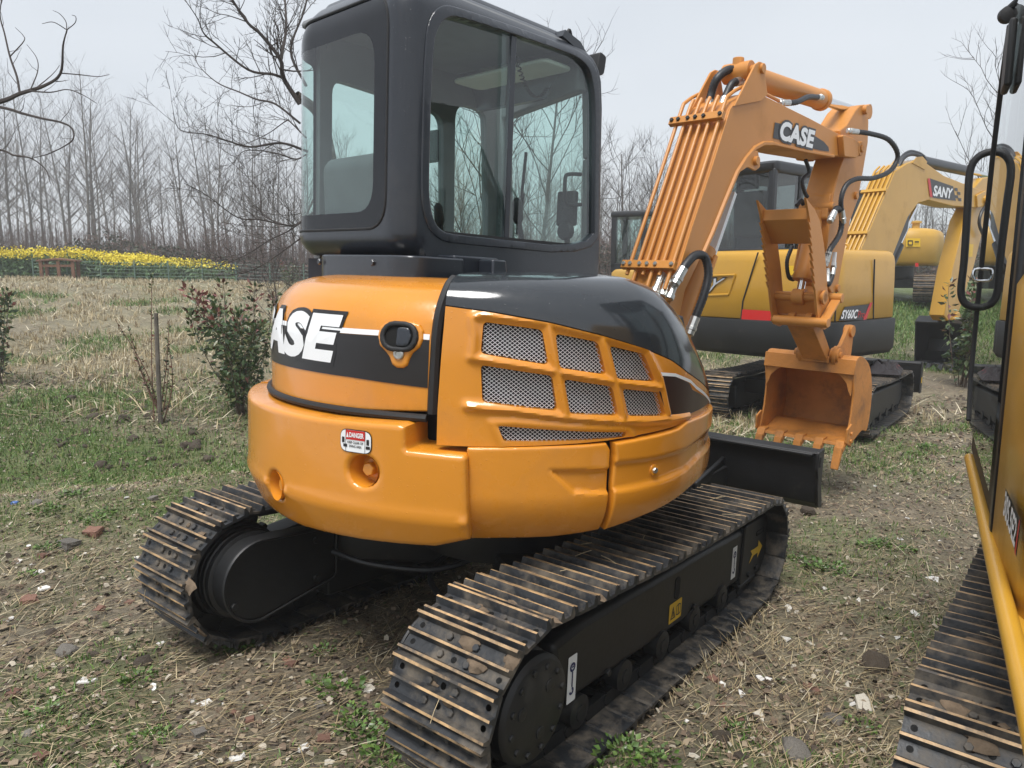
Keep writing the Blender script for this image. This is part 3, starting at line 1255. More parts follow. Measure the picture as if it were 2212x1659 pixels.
# evergreen scrub at the edge: small leaf faces
rng = np.random.default_rng(8)
n = 60000
px = -1100 + 4400 * rng.random(n)
y = 36.0 + 5 * rng.random(n)
x = (px - 1106) / 1600 * y
hm = 0.9 + 1.2 * (0.5 + 0.5 * fbm(x * 0.25, y * 0.25, 17, 3))
z = ground_z(x, y) + hm * rng.random(n) ** 0.8
s = 0.06 + 0.07 * rng.random(n)
A = rng.normal(0, 1, (n, 3))
A /= np.linalg.norm(A, axis=1, keepdims=True)
B = np.cross(A, rng.normal(0, 1, (n, 3)))
B /= np.linalg.norm(B, axis=1, keepdims=True)
P = np.stack([x, y, z], 1)
V = np.stack([P - A * s[:, None], P + B * s[:, None] * 0.6, P + A * s[:, None], P - B * s[:, None] * 0.6], 1).reshape(-1, 3)
F = np.arange(4 * n).reshape(-1, 4)
tag(link('scrub', np_mesh('scrub', V, F, [M_BRUSH2, M_BRUSH], rng.choice(2, n, p=[0.6, 0.4]))), 'low dark scrub at the edge of the wood', None, None, 'stuff')

# flowering rapeseed strip
M_RAPE = pmat('rape_flower', (0.74, 0.60, 0.03), 0.6)
M_RAPEG = pmat('rape_leaf', (0.07, 0.13, 0.045), 0.6, var=0.3, vscale=2)
n = 125000
px = -420 + 940 * rng.random(n) ** 1.0
y = 27.5 + 4.5 * rng.random(n)
fade = np.interp(px, [0, 300, 400, 480], [1.0, 0.85, 0.3, 0.03])
ok = rng.random(n) < fade
px, y = px[ok], y[ok]
n = len(px)
x = (px - 1106) / 1600 * y
hgt_ = np.interp(px, [0, 180, 420, 640], [1.0, 0.98, 0.8, 0.6]) * (0.8 + 0.3 * rng.random(n)) * (1 + 0.12 * fbm(x * 0.8, y * 0.8, 5, 2))
t = rng.random(n)
isf = rng.random(n) < 0.42
zz = np.where(isf, hgt_ * (0.78 + 0.24 * rng.random(n)), hgt_ * 0.8 * t)
P = np.stack([x, y, ground_z(x, y) + zz], 1)
s = np.where(isf, 0.026 + 0.02 * rng.random(n), 0.08 + 0.06 * rng.random(n))
A = rng.normal(0, 1, (n, 3))
A[:, 2] += np.where(isf, 0, 1.2)
A /= np.linalg.norm(A, axis=1, keepdims=True)
B = np.cross(A, rng.normal(0, 1, (n, 3)))
B /= np.linalg.norm(B, axis=1, keepdims=True)
wdt = np.where(isf, 0.9, 0.28)
V = np.stack([P - A * s[:, None], P + B * (s * wdt)[:, None], P + A * s[:, None], P - B * (s * wdt)[:, None]], 1).reshape(-1, 3)
tag(link('rapeseed', np_mesh('rapeseed', V, np.arange(4 * n).reshape(-1, 4), [M_RAPEG, M_RAPE], isf.astype(int))), 'strip of yellow flowering rapeseed in front of the wood', None, None, 'stuff')


# near bare trees: main limbs follow the photograph, twigs grow from them
def grow(mb, pts, r0, r1, rng, twigs=10, tl=0.8, lev=2, n=6, droop=0.06, spread=0.9):
    P = smooth_path(pts, 5)
    k = len(P)
    rs = [r0 + (r1 - r0) * (i / (k - 1)) for i in range(k)]
    mb.tube(P, rs, n, 0, caps=False)
    for j in range(twigs):
        u = 0.08 + 0.9 * (j + rng.random()) / twigs
        i = min(int(u * (k - 1)), k - 2)
        q = P[i].lerp(P[i + 1], u * (k - 1) - i)
        t = (P[i + 1] - P[i]).normalized()
        sd = Vector((rng.normal(), rng.normal(), rng.normal() + 0.25)).normalized()
        d = (t * 0.8 + sd * spread).normalized()
        L = tl * (0.45 + 0.75 * rng.random()) * (1.1 - 0.5 * u)
        r = max(rs[i] * 0.42, 0.0026)
        twig(mb, q, d, L, r, rng, lev, droop)


def twig(mb, q, d, L, r, rng, lev, droop):
    bp_, br_ = branch(mb, q, d, L, r, rng, 5, droop, 0.13, 4 if lev else 3, tip=0.35)
    if lev <= 0:
        return
    for c in range(4 if lev > 1 else 3):
        u = 0.3 + 0.65 * rng.random()
        ii = min(int(u * 5), 4)
        p = bp_[ii].lerp(bp_[ii + 1], u * 5 - ii)
        t = (bp_[ii + 1] - bp_[ii]).normalized()
        sd = Vector((rng.normal(), rng.normal(), rng.normal() + 0.2)).normalized()
        twig(mb, p, (t + sd * 0.85).normalized(), L * (0.35 + 0.25 * rng.random()), max(r * 0.5, 0.0018), rng, lev - 1, droop)


ZT = lambda X, Y: (0.3306 * X, 0.3306 * Y)


def at_depth(u, v, y):
    d = ray(u, v)
    return Vector(_C + d * (y / d[1]))


rng = np.random.default_rng(21)
TY = 8.6
tb0 = at_depth(735, 600, TY)
bx_, by_ = tb0.x, TY
tr_e = empty('bare_tree', Matrix.Translation((bx_, by_, gz(bx_, by_))), 'large bare tree spreading fine branches behind the dark grey cab', 'tree')
tinv = tr_e.matrix_world.inverted()
mb = MB()
hub = [Vector((bx_, by_, gz(bx_, by_) - 0.2)), at_depth(728, 480, TY), at_depth(715, 350, TY), at_depth(690, 250, TY), at_depth(640, 205, TY - 0.2)]
P = smooth_path(hub, 5)
mb.tube(P, [0.085 - 0.035 * i / (len(P) - 1) for i in range(len(P))], 8, 0, caps=False)
mb.v = [tuple(tinv @ Vector(p)) for p in mb.v]
mb.build('trunk', [M_BARK], tr_e)
limbs = [
    ([(1960, 680), (1850, 505), (1832, 390), (1705, 225), (1620, 150), (1520, 0), (1450, -140)], 0.045, 0.014, -0.2, -0.6),
    ([(1832, 390), (1868, 200), (1862, 0), (1850, -200)], 0.030, 0.012, -0.3, 0.4),
    ([(1850, 510), (1780, 485), (1620, 455), (1400, 280), (1330, 215), (1290, 120), (1210, 0)], 0.028, 0.006, -0.2, -0.9),
    ([(1960, 805), (1800, 680), (1680, 650), (1560, 600), (1420, 540), (1300, 430), (1270, 350)], 0.022, 0.005, -0.1, 0.6),
    ([(2010, 990), (1840, 935), (1640, 960), (1500, 925), (1360, 880), (1180, 850), (1130, 735)], 0.024, 0.004, -0.2, -1.0),
    ([(2000, 1010), (1930, 1040), (1800, 1000), (1600, 985), (1520, 1080)], 0.016, 0.005, -0.3, -0.2),
    ([(2060, 1380), (1930, 1470), (1840, 1465), (1700, 1435), (1550, 1420), (1350, 1275), (1200, 1195)], 0.022, 0.005, -0.3, -1.2),
    ([(1840, 1465), (1715, 1400), (1700, 1270), (1640, 1180), (1480, 1030)], 0.014, 0.004, -0.4, 0.3),
    ([(2050, 1300), (1990, 1420), (1900, 1500), (1760, 1570), (1620, 1659), (1480, 1720), (1350, 1760)], 0.018, 0.005, -0.6, -1.4),
    ([(2050, 1500), (1960, 1560), (1850, 1640), (1700, 1740), (1560, 1790), (1330, 1800)], 0.016, 0.004, -0.6, -1.0),
    ([(2000, 560), (1900, 330), (1990, 60), (2040, -200)], 0.03, 0.012, 0.2, 0.8),
    ([(2000, 900), (1900, 800), (1870, 790), (1740, 880), (1560, 960)], 0.018, 0.005, 0.2, 0.9),
]
mb = MB()
for (pl, r0, r1, d0, d1) in limbs:
    m_ = len(pl)
    pts = [at_depth(*ZT(*p), TY + d0 + (d1 - d0) * i / (m_ - 1)) for i, p in enumerate(pl)]
    grow(mb, pts, r0 * 0.6, r1 * 0.6, rng, 17, 0.6, 2, 6, 0.05)
mb.v = [tuple(tinv @ Vector(p)) for p in mb.v]
mb.build('crown', [M_TWIG], tr_e, smooth=0)

# tree seen through the cab windows and above the hood
for (name_u, v0, yy, hh, sd, lab) in ((1035, 585, 13.0, 6.5, 31, 'bare tree standing behind the cab, seen through its side window'), (1150, 585, 17.0, 7.0, 32, 'bare tree seen through the cab windscreen'), (1352, 590, 29.0, 6.8, 34, 'bushy bare tree rising behind the left black cab'), (1415, 590, 33.0, 7.0, 35, 'bare tree left of the orange boom'), (2150, 640, 22.0, 8.0, 36, 'bare tree at the right edge beside the glass cab'), (590, 640, 12.5, 2.6, 37, 'small bare tree at the field edge left of the cab')):
    rng = np.random.default_rng(sd)
    p0 = at_depth(name_u, v0, yy)
    e = empty('bare_tree', Matrix.Translation((p0.x, yy, gz(p0.x, yy) - 0.1)), lab, 'tree')
    mb = MB()
    pts, rs = branch(mb, (0, 0, 0), (rng.normal(0, 0.1), 0, 1), hh * 0.75, 0.0085 * hh, rng, 6, 0, 0.07, 7, tip=0.3)
    mb.build('trunk', [M_BARK], e)
    mb = MB()
    nl = 15
    for k in range(nl):
        u = 0.18 + 0.8 * k / nl
        i = min(int(u * 6), 5)
        q = pts[i].lerp(pts[i + 1], u * 6 - i)
        a = k * 2.4
        d = Vector((math.cos(a), math.sin(a), 0.75 + 0.5 * u)).normalized()
        L = hh * (0.42 - 0.2 * u)
        bp_, _ = branch(mb, q, d, L, 0.003 * hh * (1 - 0.5 * u), rng, 5, 0.08, 0.12, 5, tip=0.3)
        for c in range(8):
            uu = 0.25 + 0.7 * rng.random()
            ii = min(int(uu * 5), 4)
            p = bp_[ii].lerp(bp_[ii + 1], uu * 5 - ii)
            t = (bp_[ii + 1] - bp_[ii]).normalized()
            sdv = Vector((rng.normal(), rng.normal(), rng.normal() + 0.3)).normalized()
            twig(mb, p, (t + sdv * 0.8).normalized(), L * 0.42, 0.001 * hh, rng, 1, 0.06)
    mb.build('crown', [M_TWIG], e, smooth=0)

# tree just outside the left edge, its branches reaching into view
rng = np.random.default_rng(44)
LY = 6.4
p0 = at_depth(-420, 700, LY)
le = empty('bare_tree', Matrix.Translation((p0.x, LY, gz(p0.x, LY) - 0.1)), 'bare tree outside the left edge, its branches reaching into the sky', 'tree')
linv = le.matrix_world.inverted()
mb = MB()
P = smooth_path([Vector((p0.x, LY, gz(p0.x, LY) - 0.1)), at_depth(-400, 400, LY), at_depth(-330, 150, LY), at_depth(-290, -150, LY)], 5)
mb.tube(P, [0.07 - 0.03 * i / (len(P) - 1) for i in range(len(P))], 8, 0, caps=False)
mb.v = [tuple(linv @ Vector(p)) for p in mb.v]
mb.build('trunk', [M_BARK], le)
mb = MB()
for (pl, r0, r1, d0, d1, tw) in (
        ([(-1100, 820), (-400, 760), (0, 665), (130, 612), (290, 560), (395, 480), (412, 300), (437, 195)], 0.026, 0.004, 0, -0.3, 6),
        ([(130, 612), (110, 500), (65, 370), (30, 220), (0, 95), (20, -60)], 0.010, 0.004, -0.1, 0.2, 5),
        ([(-1000, 560), (-400, 640), (0, 700), (150, 742), (280, 775), (400, 800), (470, 840), (470, 920), (330, 1000), (205, 1035)], 0.014, 0.003, 0, -0.5, 5),
        ([(-900, 900), (-300, 950), (0, 980), (90, 1015), (205, 1035), (300, 1110), (330, 1200)], 0.012, 0.003, 0.1, -0.2, 5),
        ([(195, 595), (330, 603), (440, 585), (540, 620), (632, 675)], 0.006, 0.002, -0.2, -0.5, 2),
        ([(400, 478), (520, 488), (640, 500), (715, 487)], 0.005, 0.002, -0.2, -0.3, 0),
        ([(195, 595), (245, 470), (240, 380), (175, 290)], 0.005, 0.002, -0.2, 0.1, 1),
        ([(65, 370), (155, 270), (150, 230), (100, 180)], 0.005, 0.002, -0.1, 0.2, 0),
        ([(437, 195), (430, 140), (390, 90), (345, 68)], 0.004, 0.0018, -0.3, -0.2, 0),
        ([(437, 195), (350, 145), (275, 155)], 0.004, 0.0018, -0.3, -0.4, 0),
        ([(437, 195), (490, 150), (495, 110), (470, 98)], 0.004, 0.0018, -0.3, -0.4, 0)):
    m_ = len(pl)
    pts = [at_depth(*ZT(*p), LY + d0 + (d1 - d0) * i / (m_ - 1)) for i, p in enumerate(pl)]
    grow(mb, pts, r0, r1, rng, tw, 0.3, 0, 6, 0.05, 0.7)
mb.v = [tuple(linv @ Vector(p)) for p in mb.v]
mb.build('crown', [M_TWIG], le, smooth=0)
# ------------------------------------------------------------------ crawler tracks
M_STRAWC = pmat('caught_straw', (0.42, 0.33, 0.2), 0.8)


def track_path(xr, zr, rr, xf, zf, rf, sag=0.02, z0=0.02):
    pts = []
    for i in range(25):
        t = i / 24
        pts.append((xr + (xf - xr) * t, (zr + rr) * (1 - t) + (zf + rf) * t - sag * math.sin(math.pi * t)))
    for i in range(1, 25):
        a = math.pi / 2 - math.pi * 0.92 * i / 24
        pts.append((xf + rf * math.cos(a), zf + rf * math.sin(a)))
    pts.append((xf - 0.16, z0))
    pts.append((xr + 0.22, z0))
    for i in range(25):
        a = -math.pi / 2 - math.pi * 0.08 * 0 - math.pi * i / 24
        pts.append((xr + rr * math.cos(a), zr + rr * math.sin(a)))
    return pts[:-1]


def shoe_mesh(w, pitch, detail=True):
    h = pitch / 2
    q = MB()
    prof = [(-h, -0.004), (-h + 0.004, 0.024), (-h + 0.012, 0.025), (-h + 0.020, 0.002), (-0.012, 0.0), (-0.005, 0.023), (0.003, 0.023), (0.010, 0.0),
            (h - 0.024, 0.001), (h - 0.016, 0.029), (h - 0.007, 0.029), (h - 0.001, 0.008), (h + 0.004, -0.004), (h - 0.004, -0.012), (-h + 0.012, -0.010)]
    n = len(prof)
    vs = [(a, -w / 2, b) for a, b in prof] + [(a, w / 2, b) for a, b in prof]
    worn = {1, 5, 9}
    for i in range(n):
        j = (i + 1) % n
        q.add([vs[i], vs[j], vs[n + j], vs[n + i]], [(0, 1, 2, 3)], 1 if i in worn else 0)
    q.add(vs[:n], [tuple(range(n))[::-1]], 0)
    q.add(vs[n:], [tuple(range(n))], 0)
    if detail:
        for t in (-0.031, 0.026):
            for y in (-0.052, 0.052):
                q.hexa((t, y, 0.0), (0, 0, 1), 0.0125, 0.011, 0)
            q.lathe([(0.0, 0.0018), (0.0105, 0.0018)][::-1], (t, 0.0, 0.0), (0, 0, 1), 10, 2)
        for y in (-0.43 * w, 0.43 * w):
            for t in (-0.03, 0.027):
                q.lathe([(0.0095, 0.0018), (0.0, 0.0018)], (t, y, 0.0), (0, 0, 1), 10, 2)
    return q.mesh('track_shoe', [M_SHOE, M_WORN, M_HOLE], 30)


def make_track(parent, M, yc, w, path, pitch=0.135, detail=True, me=None, shoes_as_parts=True):
    """a closed chain with its shoes; every shoe is its own object"""
    P = [Vector((a, 0, b)) for a, b in path]
    P.append(P[0])
    cum = [0.0]
    for i in range(len(P) - 1):
        cum.append(cum[-1] + (P[i + 1] - P[i]).length)
    L = cum[-1]
    n = int(round(L / pitch))
    pitch = L / n

    def at(s):
        s %= L
        i = int(np.searchsorted(cum, s, 'right')) - 1
        i = min(i, len(P) - 2)
        return P[i].lerp(P[i + 1], (s - cum[i]) / (cum[i + 1] - cum[i] + 1e-9))
    me = me or shoe_mesh(w, pitch, detail)
    chain = MB()
    mats = []
    for k in range(n):
        a = at(k * pitch)
        b = at((k + 1) * pitch)
        c = (a + b) / 2
        t = (b - a).normalized()
        nn = Vector((-t.z, 0, t.x))
        m = Matrix(((t.x, 0, nn.x, c.x), (0, 1, 0, yc), (t.z, 0, nn.z, c.z), (0, 0, 0, 1)))
        mats.append(m)
        for y in (-0.055, 0.055):
            chain.box((-pitch * 0.46, y - 0.014, -0.068), (pitch * 0.46, y + 0.014, -0.013), 0, m)
        chain.cyl(m @ Vector((-pitch / 2, -0.075, -0.045)), m @ Vector((-pitch / 2, 0.075, -0.045)), 0.018, 8)
    ch = chain.build('track', [M_BLACK], parent, M, smooth=30)
    for m in mats:
        o = bpy.data.objects.new('track_shoe', me)
        COL.objects.link(o)
        o.parent = ch
        o.matrix_local = m @ Matrix.Rotation(RNG.normal(0, 0.012), 4, 'Y') @ Matrix.Rotation(RNG.normal(0, 0.004), 4, 'Z') @ Matrix.Translation((0, RNG.normal(0, 0.0015), 0))
    if detail:
        # soil packed on and between the shoes
        mud = MB()
        for k in range(90):
            m = mats[int(RNG.integers(len(mats)))]
            c = Vector((RNG.normal(0, pitch * 0.22), RNG.normal(0, w * 0.2), 0.003))
            rr_ = 0.008 + 0.022 * RNG.random() ** 2
            nn_ = 9
            ring = []
            for (f, hh) in ((1.0, -0.002), (0.8, 0.35), (0.4, 0.6)):
                for j in range(nn_):
                    a = 2 * math.pi * j / nn_
                    r_ = rr_ * f * (1 + 0.3 * RNG.normal())
                    ring.append(m @ (c + Vector((math.cos(a) * r_, math.sin(a) * r_ * 1.5, hh * rr_ * (0.5 + 0.2 * RNG.random())))))
            fs = [(i * nn_ + j, i * nn_ + (j + 1) % nn_, (i + 1) * nn_ + (j + 1) % nn_, (i + 1) * nn_ + j) for i in range(2) for j in range(nn_)]
            fs.append(tuple(2 * nn_ + j for j in range(nn_)))
            mud.add(ring, fs)
        st = MB()
        for k in range(26):
            m = mats[int(RNG.integers(len(mats)))]
            a = RNG.random() * 6.28
            c = Vector((RNG.normal(0, pitch * 0.3), RNG.uniform(-w * 0.48, w * 0.48), 0.026))
            d = Vector((math.cos(a), math.sin(a), RNG.normal(0, 0.15))) * (0.02 + 0.04 * RNG.random())
            st.tube([m @ (c - d), m @ (c + Vector((0, 0, 0.003))), m @ (c + d)], 0.0013, 3)
        so = st.build('caught_straw', [M_STRAWC], ch, None, smooth=0)
        so['kind'] = 'stuff'
        mo = mud.build('packed_mud', [M_MUD], ch, None, smooth=80)
        mo['kind'] = 'stuff'
    return ch, me
# ------------------------------------------------------------------ the orange excavator
T = Frame((-0.075, 3.477, 0.0), 52.27, 1.976, 1.21)      # undercarriage
U = Frame((-0.075, 3.477, 0.0), 46.0, 2.0, 1.2)          # slewing upper structure
CASE = empty('excavator', T.M, 'orange compact excavator with dark grey cab and black tracks, standing nearest', 'excavator')
MU = T.M.inverted() @ U.M


def cpart(name, mb, mats, upper=True, parent=None, **k):
    if parent is not None:
        return mb.build(name, mats, parent, None, **k)
    return mb.build(name, mats, CASE, MU if upper else Matrix.Identity(4), **k)


def cmesh(name, me, upper=True, parent=None, bevel=0):
    if parent is not None:
        return link(name, me, parent, None, bevel)
    return link(name, me, CASE, MU if upper else Matrix.Identity(4), bevel)


# ---- undercarriage
TP = track_path(-1.0, 0.335, 0.285, 1.07, 0.29, 0.265, 0.018)
trk, SHOE = make_track(CASE, Matrix.Identity(4), -0.785, 0.40, TP)
make_track(CASE, Matrix.Identity(4), 0.785, 0.40, TP, me=SHOE)

for sd in (-1, 1):
    yo = sd * 0.865          # outer face of the frame
    yi = sd * 0.70
    q = MB()
    prof = [(-0.76, 0.22), (-0.70, 0.18), (0.1, 0.15), (0.98, 0.125), (1.2, 0.16), (1.22, 0.36), (1.12, 0.41), (0.6, 0.43), (-0.6, 0.46), (-0.80, 0.44)]
    lo, hi = (yo, yi) if sd < 0 else (yi, yo)
    q.prism(prof, 1, lo, hi)
    fr = cpart('track_frame', q, [M_BLACK], False, bevel=0.03, seg=3)
    # idler yoke plate at the front, proud of the box
    q = MB()
    fl, fh = (yo - 0.012, yo + 0.03) if sd < 0 else (yo - 0.03, yo + 0.012)
    q.prism(rounded([(0.93, 0.11), (1.22, 0.12), (1.30, 0.18), (1.295, 0.39), (1.25, 0.43), (0.95, 0.43)], 0.025), 1, fl, fh)
    q.box((0.93, fl, 0.09), (1.16, fh, 0.115))
    cpart('idler_guard', q, [M_BLACK], parent=fr, bevel=0.006)
    for (bx, bz) in ((1.04, 0.145), (1.15, 0.155)):
        q = MB()
        q.hexa((bx, yo + sd * 0.012, bz), (0, sd, 0), 0.016, 0.012)
        cpart('bolt', q, [M_BLACK], parent=fr)
    q = MB()
    q.prism(rounded([(1.12, 0.335), (1.24, 0.335), (1.24, 0.36), (1.12, 0.36)], 0.012), 1, yo + sd * 0.0125, yo + sd * 0.0145)
    cpart('slot', q, [M_HOLE], parent=fr)
    q = MB()
    q.prism(rounded([(0.145, 0.29), (0.195, 0.29), (0.195, 0.39), (0.145, 0.39)], 0.025, 5), 1, yo + sd * 0.0005, yo + sd * 0.003)
    cpart('slot', q, [M_HOLE], parent=fr)
    for bx in (-0.42, 0.36):
        q = MB()
        q.hexa((bx, yo, 0.19), (0, sd, 0), 0.016, 0.014)
        cpart('bolt', q, [M_BLACK], parent=fr)
    # rollers
    for k in range(5):
        q = MB()
        x = -0.62 + k * 0.33
        for y in (-0.06, 0.06):
            q.lathe([(0.045, -0.035), (0.062, -0.03), (0.062, 0.03), (0.045, 0.035)], (x, sd * 0.785 + y, 0.125), (0, 1, 0), 14)
        q.cyl((x, sd * 0.785 - 0.1, 0.125), (x, sd * 0.785 + 0.1, 0.125), 0.03, 10)
        cpart('track_roller', q, [M_BLACK], False)
    # idler wheel
    q = MB()
    q.lathe([(0.10, -0.05), (0.2, -0.045), (0.2, 0.045), (0.10, 0.05)], (1.07, sd * 0.785, 0.29), (0, 1, 0), 28)
    cpart('idler_wheel', q, [M_BLACK], False)
    # sprocket with teeth
    q = MB()
    pr = []
    for k in range(21):
        for (da, r_) in ((-0.1, 0.215), (-0.035, 0.252), (0.035, 0.252), (0.1, 0.215)):
            a = 2 * math.pi * k / 21 + da
            pr.append((-1.0 + r_ * math.cos(a), 0.335 + r_ * math.sin(a)))
    q.prism(pr, 1, sd * 0.785 - 0.02, sd * 0.785 + 0.02)
    cpart('sprocket', q, [M_BLACK], False)
    # final drive: round cover outside, oval motor guard inside
    q = MB()
    q.lathe([(0.175, 0.0), (0.175, 0.10), (0.168, 0.105), (0.168, 0.12), (0.172, 0.125), (0.172, 0.15), (0.162, 0.162), (0.155, 0.166), (0.0, 0.168)], (-1.0, sd * 0.785, 0.335), (0, sd, 0), 40)
    fd = cpart('final_drive', q, [M_BLACK], False)
    for k in range(12):
        a = 2 * math.pi * k / 12 + 0.2
        q = MB()
        q.hexa((-1.0 + 0.135 * math.cos(a), sd * (0.785 + 0.166), 0.335 + 0.135 * math.sin(a)), (0, sd, 0), 0.011, 0.008)
        cpart('bolt', q, [M_BLACK], parent=fd)
    for k in range(3):
        a = 2 * math.pi * k / 3 + 0.75
        q = MB()
        q.lathe([(0.021, 0), (0.021, 0.004), (0.014, 0.006), (0.0, 0.004)], (-1.0 + 0.085 * math.cos(a), sd * (0.785 + 0.167), 0.335 + 0.085 * math.sin(a)), (0, sd, 0), 12)
        cpart('plug', q, [M_BLACK], parent=fd)
    q = MB()
    q.lathe([(0.215, 0.0), (0.21, 0.05), (0.2, 0.055), (0.2, 0.075), (0.196, 0.08), (0.196, 0.10), (0.19, 0.105), (0.19, 0.13), (0.17, 0.14)], (-1.0, sd * 0.72, 0.345), (0, -sd, 0), 40)
    cpart('motor_housing', q, [M_BLACK], False)
    q = MB()
    pr = [(-1.0 + 0.175 * math.cos(a), 0.345 + 0.175 * math.sin(a)) for a in [math.pi * (0.5 + k / 20 * 1.0) for k in range(21)]]
    pr += [(-0.62, 0.24), (-0.60, 0.26), (-0.60, 0.475), (-0.62, 0.49)]
    lo, hi = sorted((sd * 0.50, sd * 0.60))
    q.prism(pr, 1, lo, hi)
    mg = cpart('motor_guard', q, [M_BLACK], False, bevel=0.012, seg=3)
    ctr = (-0.86, 0.35)
    rim = [(ctr[0] + (a - ctr[0]) * 1.0, ctr[1] + (b - ctr[1]) * 1.0) for a, b in pr]
    q = MB()
    q.tube([Vector((a, sd * 0.497, b)) for a, b in rim + [rim[0]]], 0.007, 6, caps=False)
    cpart('guard_rim', q, [M_BLACK], parent=mg)
    for (bx, bz) in ((-1.13, 0.27), (-0.72, 0.45), (-0.72, 0.27)):
        q = MB()
        q.hexa((bx, sd * 0.50, bz), (0, -sd, 0), 0.016, 0.012)
        cpart('bolt', q, [M_BLACK], parent=mg)
    # inner web running to the centre frame
    q = MB()
    lo, hi = sorted((sd * 0.53, sd * 0.69))
    q.prism([(-0.62, 0.14), (0.95, 0.10), (0.95, 0.40), (0.3, 0.44), (-0.62, 0.50)], 1, lo, hi)
    cpart('frame_web', q, [M_BLACK], False, bevel=0.01)

# centre frame: legs reaching from the slewing ring to the track frames
q = MB()
q.lathe([(0.40, 0.42), (0.42, 0.50), (0.42, 0.60)], (0, 0, 0), (0, 0, 1), 40)
cen = cpart('slewing_base', q, [M_BLACK], False)
for sx in (-1, 1):
    for sd in (-1, 1):
        q = MB()
        pl = [(sx * 0.12, sd * 0.10), (sx * 0.30, sd * 0.20), (sx * 0.62, sd * 0.60), (sx * 0.30, sd * 0.62), (sx * 0.05, sd * 0.38)]
        q.prism(pl, 2, 0.30, 0.47)
        cpart('frame_leg', q, [M_BLACK], parent=cen, bevel=0.015, fix=True)
# swivel hoses below the body
q = MB()
q.tube(smooth_path([(-0.1, -0.1, 0.42), (-0.35, 0.05, 0.33), (-0.55, 0.3, 0.34), (-0.62, 0.5, 0.37)]), 0.014, 8)
q.tube(smooth_path([(-0.1, 0.1, 0.42), (-0.38, 0.1, 0.30), (-0.6, -0.25, 0.32), (-0.62, -0.5, 0.37)]), 0.014, 8)
cpart('travel_hose', q, [M_HOSE], False)

# dozer blade with its two arms
BX = 1.66
q = MB()
prof = [(BX - 0.03, 0.735), (BX + 0.02, 0.755), (BX + 0.045, 0.74), (BX + 0.025, 0.66), (BX + 0.02, 0.55), (BX + 0.05, 0.45), (BX + 0.10, 0.395), (BX + 0.08, 0.385), (BX + 0.02, 0.43), (BX - 0.012, 0.53), (BX - 0.008, 0.66)]
q.prism(prof, 1, -1.02, 1.02)
q.box((BX - 0.055, -1.0, 0.715), (BX + 0.0, 1.0, 0.733))
bl = cpart('dozer_blade', q, [M_BLACK], False, bevel=0.005)
for sd in (-1, 1):
    q = MB()
    ep = rounded([(BX - 0.055, 0.75), (BX + 0.05, 0.76), (BX + 0.045, 0.55), (BX + 0.11, 0.385), (BX + 0.02, 0.41), (BX - 0.02, 0.52), (BX - 0.035, 0.60), (BX - 0.055, 0.64)], 0.02)
    lo, hi = sorted((sd * 1.02, sd * 1.038))
    q.prism(ep, 1, lo, hi)
    cpart('end_plate', q, [M_BLACK], parent=bl, bevel=0.003)
    q = MB()
    q.prism(rounded([(BX - 0.038, 0.655), (BX - 0.012, 0.655), (BX - 0.012, 0.715), (BX - 0.038, 0.715)], 0.012, 4), 1, sd * 1.0385, sd * 1.041)
    cpart('lifting_eye', q, [M_HOLE], parent=bl)
    q = MB()
    q.beam((0.45, sd * 0.32, 0.36), (BX - 0.01, sd * 0.46, 0.50), 0.07, 0.13)
    q.prism([(BX - 0.42, 0.46), (BX - 0.01, 0.56), (BX - 0.01, 0.62), (BX - 0.10, 0.60), (BX - 0.42, 0.53)], 1, sd * 0.46 - 0.012, sd * 0.46 + 0.012)
    cpart('blade_arm', q, [M_BLACK], False, bevel=0.008)

# decals on the near track frame
fmT = lambda S, Z, D: np.stack([S, -0.865 - D, Z], 1)
FRN = [o for o in CASE.children if o.name.startswith('track_frame')][0]


def flat_decal(name, outline, mat, fm, parent, d=0.003, step=0.05, holes=(), **k):
    o = cmesh(name, sheet_mesh(name, outline, fm, d, step, mat, holes), parent=parent)
    return o


def hook_sign(cx, cz, w, h, fm, parent):
    flat_decal('hook_label', rounded([(cx - w, cz - h), (cx + w, cz - h), (cx + w, cz + h), (cx - w, cz + h)], 0.006), M_WHITE, fm, parent, 0.003)
    # hook: ring, shank and open curl
    def arc(x, z, r0, r1, a0, a1, k=18):
        o = [(x + r1 * math.cos(R(a0 + (a1 - a0) * i / k)), z + r1 * math.sin(R(a0 + (a1 - a0) * i / k))) for i in range(k + 1)]
        return o + [(x + r0 * math.cos(R(a1 + (a0 - a1) * i / k)), z + r0 * math.sin(R(a1 + (a0 - a1) * i / k))) for i in range(k + 1)]
    r = w * 0.62
    ring = arc(cx, cz + h * 0.5, r * 0.5, r, -88, 268)
    flat_decal('hook_print', ring, M_NAVY, fm, parent, 0.0045, 0.03)
    sh = [(cx - r * 0.17, cz + h * 0.5 - r), (cx - r * 0.17, cz - h * 0.33), (cx + r * 0.25, cz - h * 0.33), (cx + r * 0.25, cz + h * 0.5 - r)]
    flat_decal('hook_print', sh[::-1], M_NAVY, fm, parent, 0.0046, 0.03)
    flat_decal('hook_print', arc(cx - r * 0.12, cz - h * 0.5, r * 0.35, r * 0.85, -170, 75), M_NAVY, fm, parent, 0.0047, 0.03)
    flat_decal('hook_print', [(cx, cz + h * 0.5 + r * 0.5), (cx - r * 0.4, cz + h * 0.5 - r * 0.05), (cx + r * 0.4, cz + h * 0.5 - r * 0.05)], M_NAVY, fm, parent, 0.0048, 0.03)


